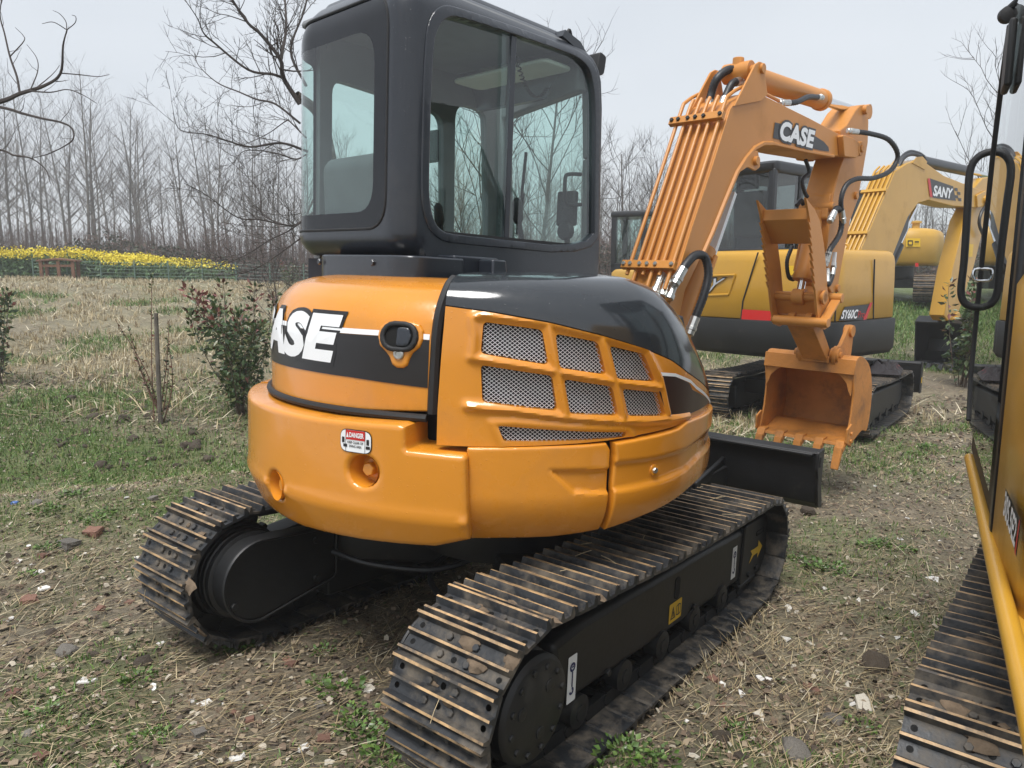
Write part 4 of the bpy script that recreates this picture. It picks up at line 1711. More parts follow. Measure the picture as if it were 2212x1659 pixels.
hook_sign(-0.672, 0.27, 0.028, 0.088, fmT, FRN)
hook_sign(0.845, 0.264, 0.03, 0.085, fmT, FRN)
fmT2 = lambda S, Z, D: np.stack([S, -0.877 - D, Z], 1)
arrow = [(0.985, 0.232), (1.02, 0.235), (1.035, 0.205), (1.05, 0.22), (1.07, 0.255), (1.07, 0.225), (1.12, 0.265), (1.075, 0.31), (1.073, 0.285), (1.03, 0.26), (0.985, 0.27)]
arrow = [(x * 1.15 - 0.075, z) for x, z in ((0.975, 0.275), (1.0, 0.25), (0.965, 0.205), (1.02, 0.235), (1.075, 0.235), (1.075, 0.205), (1.135, 0.255), (1.075, 0.305), (1.075, 0.272), (1.02, 0.272))]
flat_decal('direction_arrow', arrow, M_LABELY, fmT2, FRN, 0.003)
o = flat_decal('warning_label', rounded([(0.10, 0.192), (0.225, 0.192), (0.225, 0.282), (0.10, 0.282)], 0.008), M_LABELY, fmT, FRN, 0.003)


def warn_marks(cx, cz, s, fm, parent):
    """warning triangle with a bolt, and an open book"""
    tri = [(cx - s * 1.0, cz - s * 0.6), (cx - s * 0.05, cz - s * 0.6), (cx - s * 0.52, cz + s * 0.55)]
    tri_in = [(cx - s * 0.82, cz - s * 0.49), (cx - s * 0.23, cz - s * 0.49), (cx - s * 0.525, cz + s * 0.27)]
    flat_decal('warning_print', tri, M_DECALBLK, fm, parent, 0.0045, 0.05, [tri_in])
    flat_decal('warning_print', [(cx - s * 0.6, cz - s * 0.4), (cx - s * 0.42, cz - s * 0.4), (cx - s * 0.42, cz + s * 0.05), (cx - s * 0.6, cz + s * 0.05)], M_DECALBLK, fm, parent, 0.0046)
    bk = [(cx + s * 0.12, cz - s * 0.5), (cx + s * 0.56, cz - s * 0.6), (cx + s * 1.0, cz - s * 0.5), (cx + s * 1.0, cz + s * 0.35), (cx + s * 0.56, cz + s * 0.5), (cx + s * 0.12, cz + s * 0.35)]
    bi = [(cx + s * 0.2, cz - s * 0.4), (cx + s * 0.5, cz - s * 0.48), (cx + s * 0.5, cz + s * 0.36), (cx + s * 0.2, cz + s * 0.26)]
    bj = [(cx + s * 0.62, cz - s * 0.48), (cx + s * 0.92, cz - s * 0.4), (cx + s * 0.92, cz + s * 0.26), (cx + s * 0.62, cz + s * 0.36)]
    flat_decal('warning_print', bk, M_DECALBLK, fm, parent, 0.0045, 0.05, [bi, bj])


warn_marks(0.163, 0.239, 0.05, fmT, FRN)

# ---- round lower body: counterweight and side skirts
ZB = lambda X, Y: (493.7 + 0.496 * X, 576 + 0.496 * Y)


def rtab(pairs):
    a = np.array(pairs)
    return lambda b: np.interp(np.degrees(b), a[:, 0], a[:, 1])


r_cw = rtab([(-180, 0.95), (-100, 1.05), (-60, 1.14), (-40, 1.165), (-20, 1.155), (0, 1.13), (20, 1.10), (38, 1.085), (45, 1.08)])
r_sk = rtab([(20, 1.06), (38, 1.05), (60, 1.03), (80, 1.0), (95, 0.965), (110, 0.95), (140, 0.93)])
r_hd = rtab([(-180, 0.95), (-90, 1.0), (-60, 1.04), (-40, 1.065), (-20, 1.055), (0, 1.03), (20, 1.0), (40, 0.99)])
r_sh = rtab([(20, 1.035), (38, 1.035), (60, 1.02), (80, 0.99), (95, 0.96), (110, 0.945), (140, 0.92)])


def cyl_map(rf):
    def f(S, Z, D):
        r = rf(S, Z) + D
        return np.stack([-r * np.cos(S), -r * np.sin(S), Z], 1)
    return f


def to_bz(u, v, rf):
    r = 1.03
    for _ in range(8):
        p = U.cyl(u, v, r)
        b = math.atan2(-p[1], -p[0])
        r = float(rf(np.array([b]), np.array([p[2]]))[0])
    return (b, p[2])


rf_cw = lambda b, z: r_cw(b) - 0.05 * np.clip((0.83 - z) / 0.13, 0, 1) ** 1.3 + 0.006 * np.exp(-((z - 0.83) / 0.02) ** 2)
rf_sk = lambda b, z: r_sk(b) - 0.10 * np.clip((0.92 - z) / 0.2, 0, 1) ** 2.0
pcw = lambda X, Y: to_bz(*ZB(X, Y), rf_cw)
psk = lambda X, Y: to_bz(*ZB(X, Y), rf_sk)

# core inside everything, so the gaps look into the dark body
q = MB()
q.lathe([(0.55, 0.70), (0.78, 0.74), (0.86, 0.86), (0.88, 1.20), (0.80, 1.52), (0.5, 1.6)], (0, 0, 0), (0, 0, 1), 64)
cpart('machine_deck', q, [M_INNER])

B_, Z_ = R(-42), 0
cw_bot = [(R(-42), 0.70), (R(-20), 0.69), (R(0), 0.69)] + [pcw(*p) for p in ((600, 1195), (900, 1222), (1050, 1192))]
cw_top = [pcw(1036, 838), pcw(1025, 826), pcw(775, 800), pcw(768, 790), pcw(766, 700), pcw(740, 689)]
zt = cw_top[-1][1]
cw_out = cw_bot + cw_top + [pcw(400, 660), (R(0), zt - 0.015), (R(-20), zt - 0.02), (R(-42), zt - 0.02)]
bolt_c = [pcw(582, 892), pcw(195, 955)]
circ = lambda c, r_, k=20: [(c[0] + r_ * math.cos(2 * math.pi * i / k), c[1] + r_ * math.sin(2 * math.pi * i / k)) for i in range(k)]
cw_holes = [circ(c, 0.056) for c in bolt_c]
cw_holes.append(rounded([(R(-37), 0.80), (R(-31), 0.80), (R(-31), 1.0), (R(-37), 1.0)], 0.04))
cw = cmesh('counterweight', panel_mesh('counterweight', cw_out, cw_holes, cyl_map(rf_cw), 0.19, 0.026, [M_ORANGE], rnd=0.02))
for c in bolt_c:
    r_ = float(rf_cw(np.array([c[0]]), np.array([c[1]]))[0])
    ax = Vector((-math.cos(c[0]), -math.sin(c[0]), 0))
    p = ax * r_ + Vector((0, 0, c[1]))
    q = MB()
    q.lathe([(0.0, -0.075), (0.050, -0.075), (0.058, -0.01)], p, ax, 24, cap=False)
    cpart('bolt_recess', q, [M_ORANGE], parent=cw)
    q = MB()
    q.lathe([(0.036, -0.074), (0.036, -0.064), (0.0, -0.064)], p, ax, 20)
    q.lathe([(0.026, -0.064), (0.026, -0.036), (0.022, -0.03), (0.0, -0.03)], p, ax, 6)
    cpart('bolt', q, [M_ORANGE], parent=cw, bevel=0.002)
q = MB()
ax = Vector((-math.cos(R(-34)), -math.sin(R(-34)), 0))
q.beam(ax * 1.02 + Vector((0, 0, 0.80)), ax * 1.02 + Vector((0, 0, 1.0)), 0.12, 0.01, up=tuple(ax))
cpart('bolt_recess', q, [M_ORANGE], parent=cw)

# danger label on the counterweight
fcw = cyl_map(rf_cw)
d0 = pcw(490, 760)
d1 = pcw(626, 760)
dz = 0.041
cxz = ((d0[0] + d1[0]) / 2, (d0[1] + d1[1]) / 2)
dw = (d1[0] - d0[0]) / 2


def decal_box(x0, z0, x1, z1, r_=0.0, c=None, w=None, h=None):
    c = c or cxz
    w = w or dw
    h = h or dz
    p = [(c[0] + x0 * w, c[1] + z0 * h), (c[0] + x1 * w, c[1] + z0 * h), (c[0] + x1 * w, c[1] + z1 * h), (c[0] + x0 * w, c[1] + z1 * h)]
    return rounded(p, r_, 5) if r_ else p


cmesh('danger_label', sheet_mesh('danger_label', decal_box(-1, -1, 1, 1, 0.028), fcw, 0.003, 0.03, M_DECALBLK), parent=cw)
cmesh('danger_label', sheet_mesh('danger_label', decal_box(-0.96, -0.93, 0.96, 0.93, 0.026), fcw, 0.0045, 0.03, M_WHITE), parent=cw)
cmesh('danger_label', sheet_mesh('danger_label', decal_box(-0.6, 0.12, 0.6, 0.93), fcw, 0.006, 0.03, M_RED), parent=cw)
for sx in (-0.61, 0.61):
    cmesh('danger_label', sheet_mesh('danger_label', decal_box(sx - 0.012, -0.93, sx + 0.012, 0.93), fcw, 0.0062, 0.03, M_DECALBLK), parent=cw)
    s2 = 1 if sx > 0 else -1
    cmesh('swing_pictogram', sheet_mesh('swing_pictogram', decal_box(s2 * 0.78 - 0.08, -0.2, s2 * 0.78 + 0.08, 0.28), fcw, 0.006, 0.03, M_DECALBLK), parent=cw)
    cmesh('swing_pictogram', sheet_mesh('swing_pictogram', decal_box(s2 * 0.72 - 0.05, -0.55, s2 * 0.72 + 0.2, -0.3), fcw, 0.006, 0.03, M_DECALBLK), parent=cw)


def dtext(txt, x0, z0, x1, z1, mat, d, bold=0.02):
    cmesh('danger_print', text_mesh('danger_print', txt, mat, fcw, (cxz[0] + x0 * dw, cxz[1] + z0 * dz, cxz[0] + x1 * dw, cxz[1] + z1 * dz), bold, 0, 1.0, 0.03, d), parent=cw)


dtext('DANGER', -0.36, 0.32, 0.55, 0.76, M_WHITE, 0.0075, 0.035)
cmesh('danger_print', sheet_mesh('danger_print', [(cxz[0] - 0.56 * dw, cxz[1] + 0.3 * dz), (cxz[0] - 0.4 * dw, cxz[1] + 0.3 * dz), (cxz[0] - 0.48 * dw, cxz[1] + 0.78 * dz)], fcw, 0.0075, 0.03, M_WHITE), parent=cw)
dtext('KEEP CLEAR OF', -0.5, -0.22, 0.5, 0.0, M_DECALBLK, 0.006, 0.02)
dtext('SWING AREA', -0.4, -0.55, 0.4, -0.33, M_DECALBLK, 0.006, 0.02)

# skirts
fsk = cyl_map(rf_sk)
sk1 = [psk(1043, 842), psk(1036, 800), psk(1040, 790), psk(1400, 785), psk(1648, 770), psk(1665, 800), psk(1658, 960), psk(1614, 1146), psk(1400, 1178), psk(1200, 1183), psk(1056, 1185)]
em = [psk(*p) for p in ((1390, 885), (1700, 872), (1700, 990), (1502, 990))]


def emb1(S, Z):
    i = np_inside(em, S, Z)
    d = np_dist(em, S, Z)
    return np.where(i, -0.014 * np.clip(d / 0.012, 0, 1), 0)


sko = cmesh('side_skirt', panel_mesh('side_skirt', sk1, [], fsk, 0.03, 0.008, [M_ORANGE], rnd=0.009, disp=emb1))
top2 = [psk(1678, 768), psk(1800, 745), psk(1950, 705), (R(90), psk(1950, 705)[1] + 0.02), (R(112), psk(1950, 705)[1] + 0.02), (R(138), psk(1950, 705)[1] + 0.0)]
sk2 = top2 + [(R(138), 0.90), (R(112), 0.88), (R(98), 0.86), psk(1950, 1000), psk(1800, 1080), psk(1632, 1142), psk(1673, 985), psk(1672, 955), psk(1682, 820)]
l1 = [psk(1680, 856), psk(1850, 835), psk(1980, 795), (R(100), psk(1980, 795)[1] + 0.02), (R(138), psk(1980, 795)[1] + 0.03)]
l2 = [psk(1672, 972), psk(1850, 935), psk(1980, 880), (R(100), psk(1980, 880)[1] + 0.03), (R(138), psk(1980, 880)[1] + 0.05)]


def emb2(S, Z):
    z1 = np.interp(S, [p[0] for p in l1], [p[1] for p in l1])
    z2 = np.interp(S, [p[0] for p in l2], [p[1] for p in l2])
    up_ = np.clip((Z - z1) / 0.008, -1, 1) * 0.5 + 0.5
    lw = np.clip((z2 - Z) / 0.008, -1, 1) * 0.5 + 0.5
    return 0.012 * up_ + 0.012 * lw


skb = cmesh('side_skirt', panel_mesh('side_skirt', sk2[::-1], [], fsk, 0.03, 0.009, [M_ORANGE], rnd=0.009, disp=emb2))
bz = psk(1850, 885)
ax = Vector((-math.cos(bz[0]), -math.sin(bz[0]), 0))
p = ax * float(rf_sk(np.array([bz[0]]), np.array([bz[1]]))[0]) + Vector((0, 0, bz[1]))
q = MB()
q.lathe([(0.022, 0.0), (0.02, 0.008), (0.016, 0.008)], p, ax, 18)
cpart('bolt_washer', q, [M_ORANGE], parent=skb)
q = MB()
q.hexa(p, ax, 0.012, 0.015)
cpart('bolt', q, [M_STEEL], parent=skb)
# far-side skirt closing the ring and the deck floor
lsk = [(R(-170), 0.76), (R(-44), 0.70), (R(-44), zt - 0.02), (R(-170), zt - 0.02)]
cmesh('side_skirt', panel_mesh('side_skirt', lsk, [], fcw, 0.04, 0.06, [M_ORANGE], rnd=0.015))
q = MB()
q.lathe([(0.40, 0.56), (0.40, 0.62), (0.66, 0.68), (0.80, 0.80)], (0, 0, 0), (0, 0, 1), 48)
cpart('deck_underside', q, [M_BLACK])

# ---- rear hood
HOODZ = [(1.15, 0.0), (1.30, 0.0), (1.42, -0.004), (1.50, -0.018), (1.56, -0.05), (1.605, -0.10), (1.63, -0.17), (1.645, -0.26), (1.65, -0.40)]
_hl = [0.0]
for i in range(1, len(HOODZ)):
    _hl.append(_hl[-1] + math.hypot(HOODZ[i][0] - HOODZ[i - 1][0], HOODZ[i][1] - HOODZ[i - 1][1]))
_hz = np.array([h[0] for h in HOODZ])
_hd = np.array([h[1] for h in HOODZ])


def hood_map(S, L_, D):
    z = np.interp(L_, _hl, _hz)
    dr = np.interp(L_, _hl, _hd)
    e = 0.01
    nz = -(np.interp(L_ + e, _hl, _hd) - np.interp(L_ - e, _hl, _hd))
    nr = (np.interp(L_ + e, _hl, _hz) - np.interp(L_ - e, _hl, _hz))
    nn = np.hypot(nz, nr) + 1e-9
    r = r_hd(S) + dr + D * nr / nn
    return np.stack([-r * np.cos(S), -r * np.sin(S), z + D * nz / nn], 1)


rf_hd = lambda b, z: r_hd(b) + np.interp(z, _hz, _hd)
phd = lambda X, Y: to_bz(*ZB(X, Y), rf_hd)


def hbz(X, Y):
    b, z = phd(X, Y)
    return (b, float(np.interp(z, _hz, _hl)))


hr = [hbz(868, 632), hbz(872, 560), hbz(880, 420), hbz(888, 300), hbz(905, 200)]
Ltop = _hl[-1]
b_end = hr[-1][0]
hood_out = [(R(-120), 0.0), (R(-60), 0.0), (R(0), 0.0)] + hr + [(b_end + 0.02, 0.46), (b_end + 0.03, 0.55), (b_end + 0.03, Ltop), (R(-120), Ltop)]
hcx, hcz = hbz(752, 300)
handle_hole = []
hood = cmesh('rear_hood', panel_mesh('rear_hood', hood_out, [], hood_map, 0.02, 0.025, [M_ORANGE], rnd=0.008))

# black band, white line and CASE lettering on the rear hood
bu = [hbz(500, 292), hbz(660, 303), hbz(876, 322)]
bl_ = [hbz(868, 528), hbz(530, 480), hbz(350, 452)]
tear = []
for (X, Y) in ((655, 300), (664, 262), (690, 243), (745, 238), (800, 240), (836, 252), (852, 280), (850, 320), (836, 352), (806, 376), (793, 400), (783, 430), (765, 442), (735, 440), (715, 425), (706, 395), (690, 372), (664, 345)):
    tear.append(hbz(X, Y))
zl_u = bu[0][1]
zl_l = bl_[-1][1]
band = [(R(-80), zl_l - 0.01), (R(-30), zl_l - 0.006)] + bl_[::-1] + bu[::-1] + [(R(-30), zl_u + 0.002), (R(-80), zl_u)]
tear_in = tear
from_hood = lambda name, out, mat, d, holes=(): cmesh(name, sheet_mesh(name, out, hood_map, d, 0.03, mat, holes), parent=hood)
from_hood('black_band', band, M_DECALBLK, 0.003, [])
wl_ = [(R(-80), zl_u + 0.001), (R(-30), zl_u + 0.003)] + [(b, z + 0.002) for b, z in bu] + [(b, z + 0.021) for b, z in bu[::-1]] + [(R(-30), zl_u + 0.02), (R(-80), zl_u + 0.02)]
from_hood('white_line', wl_, M_WHITE, 0.0035)
# raised orange surround of the latch
cmesh('latch_surround', panel_mesh('latch_surround', tear, [], lambda S, Z, D: hood_map(S, Z, D + 0.012), 0.010, 0.015, [M_ORANGE], rnd=0.012), parent=hood)
hk = [hbz(672, 300), hbz(836, 300)]
hw = (hk[1][0] - hk[0][0]) / 2
hc = ((hk[0][0] + hk[1][0]) / 2, hk[0][1])
hh = 0.052


def stad(w, h, k=8):
    o = []
    for i in range(k + 1):
        a = -math.pi / 2 + math.pi * i / k
        o.append((hc[0] + w - h + h * math.cos(a), hc[1] + h * math.sin(a)))
    for i in range(k + 1):
        a = math.pi / 2 + math.pi * i / k
        o.append((hc[0] - w + h + h * math.cos(a), hc[1] + h * math.sin(a)))
    return o


la = cmesh('latch', panel_mesh('latch', stad(hw, hh), [stad(hw * 0.74, hh * 0.66)], lambda S, Z, D: hood_map(S, Z, D + 0.024), 0.014, 0.012, [M_RUBBER], rnd=0.008), parent=hood)
cmesh('latch_cup', sheet_mesh('latch_cup', stad(hw * 0.75, hh * 0.67), hood_map, 0.0135, 0.02, M_HOLE), parent=hood)
pad = [(hc[0] - hw * 0.1, hc[1] - hh * 0.6), (hc[0] + hw * 0.5, hc[1] - hh * 0.6), (hc[0] + hw * 0.66, hc[1]), (hc[0] + hw * 0.5, hc[1] + hh * 0.6), (hc[0] - hw * 0.1, hc[1] + hh * 0.6)]
cmesh('latch_paddle', panel_mesh('latch_paddle', rounded(pad, 0.01), [], lambda S, Z, D: hood_map(S, Z, D + 0.021), 0.007, 0.02, [M_GREY], rnd=0.004), parent=hood)
kb = hbz(750, 380)
P0 = hood_map(np.array([kb[0]]), np.array([kb[1]]), np.array([0.012]))[0]
ax = Vector((-math.cos(kb[0]), -math.sin(kb[0]), 0))
q = MB()
q.lathe([(0.02, 0.0), (0.02, 0.006), (0.016, 0.009), (0.012, 0.009), (0.012, 0.005), (0.0, 0.005)], P0, ax, 20)
cpart('key_lock', q, [M_STEEL], parent=hood)
# lettering: E and S are in view, the C lies round the corner
e0 = hbz(338, 310)
e1 = hbz(478, 310)
pitch_ = (hbz(487, 310)[0] - e0[0]) * 1.03
zt_, zb_ = hbz(425, 205)[1], hbz(390, 412)[1]
tb = (e1[0] - pitch_ * 4 - 0.015, zb_, e1[0] + 0.015, zt_)
cmesh('logo_outline', text_mesh('logo_outline', 'CASE', M_DECALBLK, hood_map, (tb[0] - 0.016, tb[1] - 0.016, tb[2] + 0.016, tb[3] + 0.016), 0.085, 0.18, 0.97, 0.03, 0.0045), parent=hood)
cmesh('logo_letters', text_mesh('logo_letters', 'CASE', M_WHITE, hood_map, tb, 0.055, 0.18, 1.04, 0.03, 0.006), parent=hood)

# rubber seals
seal = []
for k in range(40):
    b = R(-60) + (hr[0][0] + 0.0 - R(-60)) * k / 39
    r_ = float(r_hd(np.array([b]))[0]) + 0.008
    seal.append((-r_ * math.cos(b), -r_ * math.sin(b), 1.145 + 0.02 * k / 39))
q = MB()
q.tube(seal, 0.014, 8)
cpart('hood_seal', q, [M_RUBBER])
q = MB()
sl = [ZB(890, 640), ZB(893, 560), ZB(900, 420), ZB(908, 300), ZB(925, 190), ZB(960, 90), ZB(985, 55)]
pts = []
for i, (u, v) in enumerate(sl):
    p = U.cyl(u, v, [0.99, 0.99, 0.985, 0.98, 0.965, 0.93, 0.90][i])
    pts.append(tuple(p))
q.tube(smooth_path(pts, 5), 0.02, 8)
cpart('hood_seal', q, [M_RUBBER])

# ---- right-hand side cover with the mesh openings
rf_sh = lambda b, z: r_sh(b) - 0.02 * np.clip((z - 1.35) / 0.25, 0, 1) ** 2
psh = lambda X, Y: to_bz(*ZB(X, Y), rf_sh)
fsh = cyl_map(rf_sh)
bor = [psh(945, 172), psh(1150, 200), psh(1400, 245), psh(1620, 300), psh(1800, 355), psh(1930, 410)]
zl = bor[-1][1]
bl0 = bor[-1][0]
bor2 = [(R(90), 1.325), (R(100), 1.27), (R(112), 1.20), (R(125), 1.13), (R(138), 1.08)]
ztop_tab = bor + [p for p in bor2 if p[0] > bl0 + 0.03]
ztop_b = lambda b: np.interp(b, [p[0] for p in ztop_tab], [p[1] for p in ztop_tab])
zb2 = psk(1950, 705)[1] + 0.012
sh_out = [psh(906, 776), psh(1100, 784), psh(1400, 777), psh(1650, 757), psh(1800, 730), psh(1950, 692), (R(95), zb2 + 0.01), (R(138), zb2)] + ztop_tab[::-1] + [psh(938, 260), psh(922, 450), psh(910, 620)]
openings = [
    [(1110, 240), (1365, 275), (1393, 428), (1098, 378)],
    [(1423, 292), (1607, 328), (1645, 470), (1440, 440)],
    [(1658, 345), (1805, 380), (1858, 500), (1688, 488)],
    [(1098, 428), (1408, 475), (1432, 628), (1105, 590)],
    [(1460, 490), (1668, 522), (1697, 648), (1485, 640)],
    [(1715, 532), (1875, 548), (1900, 648), (1740, 650)],
    [(1172, 692), (1730, 720), (1725, 742), (1200, 762)]]
op_bz = [rounded([psh(*p) for p in o_], 0.016 if i < 6 else 0.012, 4) for i, o_ in enumerate(openings)]
ridges = [
    [(1060, 395), (1240, 425), (1420, 455), (1680, 500), (1880, 525)],
    [(1392, 262), (1430, 455), (1470, 645)],
    [(1625, 318), (1680, 500), (1720, 655)],
    [(1062, 222), (1110, 208), (1400, 248), (1640, 308), (1815, 362), (1878, 490), (1912, 640)],
    [(1040, 607), (1250, 625), (1470, 655), (1720, 672), (1915, 662), (2000, 650)],
    [(1062, 222), (1070, 300), (1065, 395)],
    [(1150, 680), (1250, 678), (1740, 706), (1760, 735)], [(1150, 680), (1192, 778)]]
rd_bz = [[psh(*p) for p in r_] for r_ in ridges]


def emb3(S, Z):
    D = np.zeros(S.shape)
    for k, r_ in enumerate(rd_bz):
        d = np_dist(r_, S, Z, False)
        D = np.maximum(D, (0.016 if k < 6 else 0.008) * np.exp(-(d / 0.015) ** 2))
    return D


sc = cmesh('side_cover', panel_mesh('side_cover', sh_out, op_bz, fsh, 0.03, 0.0075, [M_ORANGE], rnd=0.0, disp=emb3))
# wire mesh in each opening: two families of flat wires
for o_ in op_bz:
    S0 = min(p[0] for p in o_)
    S1 = max(p[0] for p in o_)
    Z0 = min(p[1] for p in o_)
    Z1 = max(p[1] for p in o_)
    pt = 0.0082
    q = MB()
    for sg in (1, -1):
        k = (S0 - (Z1 - Z0)) // pt * pt
        while k < S1 + (Z1 - Z0):
            N_ = 36
            tt = np.linspace(0, Z1 - Z0, N_)
            ss = k + sg * tt * 1.25 + (0 if sg > 0 else 0.25 * (Z1 - Z0))
            zz = Z0 + tt
            ok = np_inside(o_, ss, zz)
            i = 0
            while i < N_ - 1:
                if ok[i]:
                    j = i
                    while j + 1 < N_ and ok[j + 1]:
                        j += 1
                    if j > i:
                        a = fsh(np.array([ss[i] - 0.0014, ss[i] + 0.0014, ss[j] + 0.0014, ss[j] - 0.0014]), np.array([zz[i], zz[i], zz[j], zz[j]]), np.full(4, -0.014))
                        q.add(a, [(0, 1, 2, 3)])
                    i = j + 1
                else:
                    i += 1
            k += pt * 2.0
    cpart('wire_mesh', q, [M_MESH], parent=sc, smooth=0)
# what shows dimly behind the mesh
q = MB()
q.lathe([(0.05, 0), (0.07, 0.02), (0.07, 0.16), (0.03, 0.2)], (-0.2, -0.80, 1.3), (0.2, -0.2, 1), 16)
q.tube(smooth_path([(0.05, -0.83, 1.1), (0.0, -0.88, 1.25), (0.05, -0.86, 1.38), (0.12, -0.82, 1.42)]), 0.022, 8)
cpart('air_filter', q, [M_RUBBER])

# dark decal with a white edge towards the front of the cover
dk = [psh(*p) for p in ((1905, 645), (1870, 545), (1862, 470), (1940, 478), (2000, 505))] + [(R(93), 1.255), (R(105), 1.20), (R(112), 1.15)]
dk += [(R(112), psh(1990, 645)[1] + 0.015), psh(1990, 645)]
cmesh('dark_decal', sheet_mesh('dark_decal', dk[::-1], fsh, 0.006, 0.03, M_DECALBRN), parent=sc)
wh = [psh(1862, 458), psh(1940, 464), psh(2005, 492), (R(95), 1.268), (R(112), 1.17)]
wh2 = wh + [(b, z - 0.012) for b, z in wh[::-1]]
cmesh('white_line', sheet_mesh('white_line', wh2[::-1], fsh, 0.0075, 0.03, M_WHITE), parent=sc)

# ---- glossy grey top hood
zt_tab = [(25, 1.665), (60, 1.675), (75, 1.68), (83, 1.66), (92, 1.60), (100, 1.50), (110, 1.38), (120, 1.25), (138, 1.14)]
ztop = lambda bd: np.interp(bd, [a for a, _ in zt_tab], [b for _, b in zt_tab])
q = MB()
b0 = bor[0][0]
NB, NT = 60, 22
vv = []
for i in range(NB + 1):
    b = b0 + (R(138) - b0) * i / NB
    zb_l = float(ztop_b(b)) + 0.004
    r0 = float(rf_sh(np.array([b]), np.array([zb_l]))[0])
    zt_l = max(float(ztop(math.degrees(b))), zb_l + 0.05)
    inn = 0.34
    for j in range(NT + 1):
        t = j / NT
        if t < 0.7:
            ph = t / 0.7 * math.pi / 2
            sx = 1 - math.cos(ph) ** 0.9
            r_ = r0 - inn * 0.55 * sx - 0.012 * math.sin(ph)
            z = zb_l + (zt_l - zb_l) * math.sin(ph) ** 0.92
        else:
            w = (t - 0.7) / 0.3
            r_ = r0 - inn * 0.55 - 0.012 - w * (r0 - inn * 0.55 - 0.30)
            z = zt_l + 0.012 * math.sin(w * math.pi)
        vv.append((-r_ * math.cos(b), -r_ * math.sin(b), z))
ff = [(i * (NT + 1) + j, (i + 1) * (NT + 1) + j, (i + 1) * (NT + 1) + j + 1, i * (NT + 1) + j + 1) for i in range(NB) for j in range(NT)]
q.add(vv, ff)
# folded edge at the rear and at the bottom
edge = vv[:NT + 1]
q.add(edge + [(x * 0.965, y * 0.965, z - 0.03) for x, y, z in edge], [(j, j + 1, NT + 2 + j, NT + 1 + j) for j in range(NT)])
cpart('top_hood', q, [M_GLOSSGREY], smooth=60)
# ---- cab of the orange excavator
CY0, CY1 = 0.03, 0.98
CXR, CXF = -0.62, 0.73
RC, RL = 0.10, 0.24
Z1P = lambda X, Y: (603.5 + 0.3638 * X, 0.3638 * Y)
# plan of right side + rear: s = 0 where the right side meets the rear-right corner, growing forward
_pl = []
for k in range(13):                       # along the left side, from front to rear
    _pl.append((CXF - (CXF - CXR - RL) * k / 12, CY1, 0, 1))
for k in range(1, 17):                    # rear-left corner
    a = math.pi / 2 + math.pi / 2 * k / 16
    _pl.append((CXR + RL + RL * math.cos(a), CY1 - RL + RL * math.sin(a), math.cos(a), math.sin(a)))
for k in range(1, 9):
    _pl.append((CXR, CY1 - RL - (CY1 - RL - CY0 - RC) * k / 8, -1, 0))
for k in range(1, 13):
    a = math.pi + math.pi / 2 * k / 12
    _pl.append((CXR + RC + RC * math.cos(a), CY0 + RC + RC * math.sin(a), math.cos(a), math.sin(a)))
S0I = len(_pl) - 1
for k in range(1, 13):
    _pl.append((CXR + RC + (CXF - CXR - RC) * k / 12, CY0, 0, -1))
_pa = np.array(_pl)
_ps = np.concatenate([[0], np.cumsum(np.hypot(np.diff(_pa[:, 0]), np.diff(_pa[:, 1])))])
_ps = _ps - _ps[S0I]


def cab_map(S, Z, D):
    x = np.interp(S, _ps, _pa[:, 0])
    y = np.interp(S, _ps, _pa[:, 1])
    nx = np.interp(S, _ps, _pa[:, 2])
    ny = np.interp(S, _ps, _pa[:, 3])
    # the shell draws in towards the roof and below the rear window
    t = 0.10 * np.clip((Z - 2.70) / 0.17, 0, 1) ** 2.2 + 0.07 * np.clip((1.80 - Z) / 0.07, 0, 1) ** 1.5 * (S < 0.02)
    return np.stack([x + nx * (D - t), y + ny * (D - t), Z], 1)


xs = lambda x: x - (CXR + RC)
S_REAR = lambda y: -(math.pi / 2 * RC) - (y - (CY0 + RC))
S_RL = S_REAR(CY1 - RL) - math.pi / 2 * RL       # where the left side starts
S_LF = float(_ps[0])
front_edge = [(xs(0.728), 1.62), (xs(0.715), 1.80), (xs(0.70), 2.05), (xs(0.682), 2.33), (xs(0.670), 2.55), (xs(0.65), 2.68), (xs(0.60), 2.785), (xs(0.53), 2.835), (xs(0.44), 2.85)]
wall = [(S_RL + 0.0, 2.86), (S_RL, 1.735), (S_REAR(0.4), 1.735), (S_REAR(0.06), 1.735), (-0.05, 1.735), (xs(-0.50), 1.66), (xs(-0.44), 1.60), (xs(0.2), 1.60)] + front_edge + [(xs(0.30), 2.86)]
side_open = [(xs(-0.479), 2.05), (xs(-0.47), 1.95), (xs(-0.44), 1.875), (xs(-0.39), 1.843), (xs(-0.30), 1.838), (xs(0.655), 1.832), (xs(0.64), 2.05), (xs(0.617), 2.33), (xs(0.606), 2.50), (xs(0.588), 2.62), (xs(0.545), 2.72), (xs(0.46), 2.755), (xs(0.36), 2.76), (xs(-0.32), 2.735), (xs(-0.40), 2.715), (xs(-0.45), 2.66), (xs(-0.475), 2.57)]
side_groove = [(xs(-0.522), 2.05), (xs(-0.512), 1.93), (xs(-0.47), 1.845), (xs(-0.40), 1.805), (xs(-0.32), 1.800), (xs(0.698), 1.795), (xs(0.685), 2.05), (xs(0.662), 2.33), (xs(0.651), 2.52), (xs(0.630), 2.66), (xs(0.575), 2.77), (xs(0.48), 2.80), (xs(0.37), 2.803), (xs(-0.34), 2.775), (xs(-0.43), 2.755), (xs(-0.495), 2.69), (xs(-0.518), 2.58)]


def chaikin(p, k=2):
    for _ in range(k):
        o_ = []
        for i in range(len(p)):
            a, b = Vector(p[i]), Vector(p[(i + 1) % len(p)])
            o_ += [tuple(a.lerp(b, 0.25)), tuple(a.lerp(b, 0.75))]
        p = o_
    return p


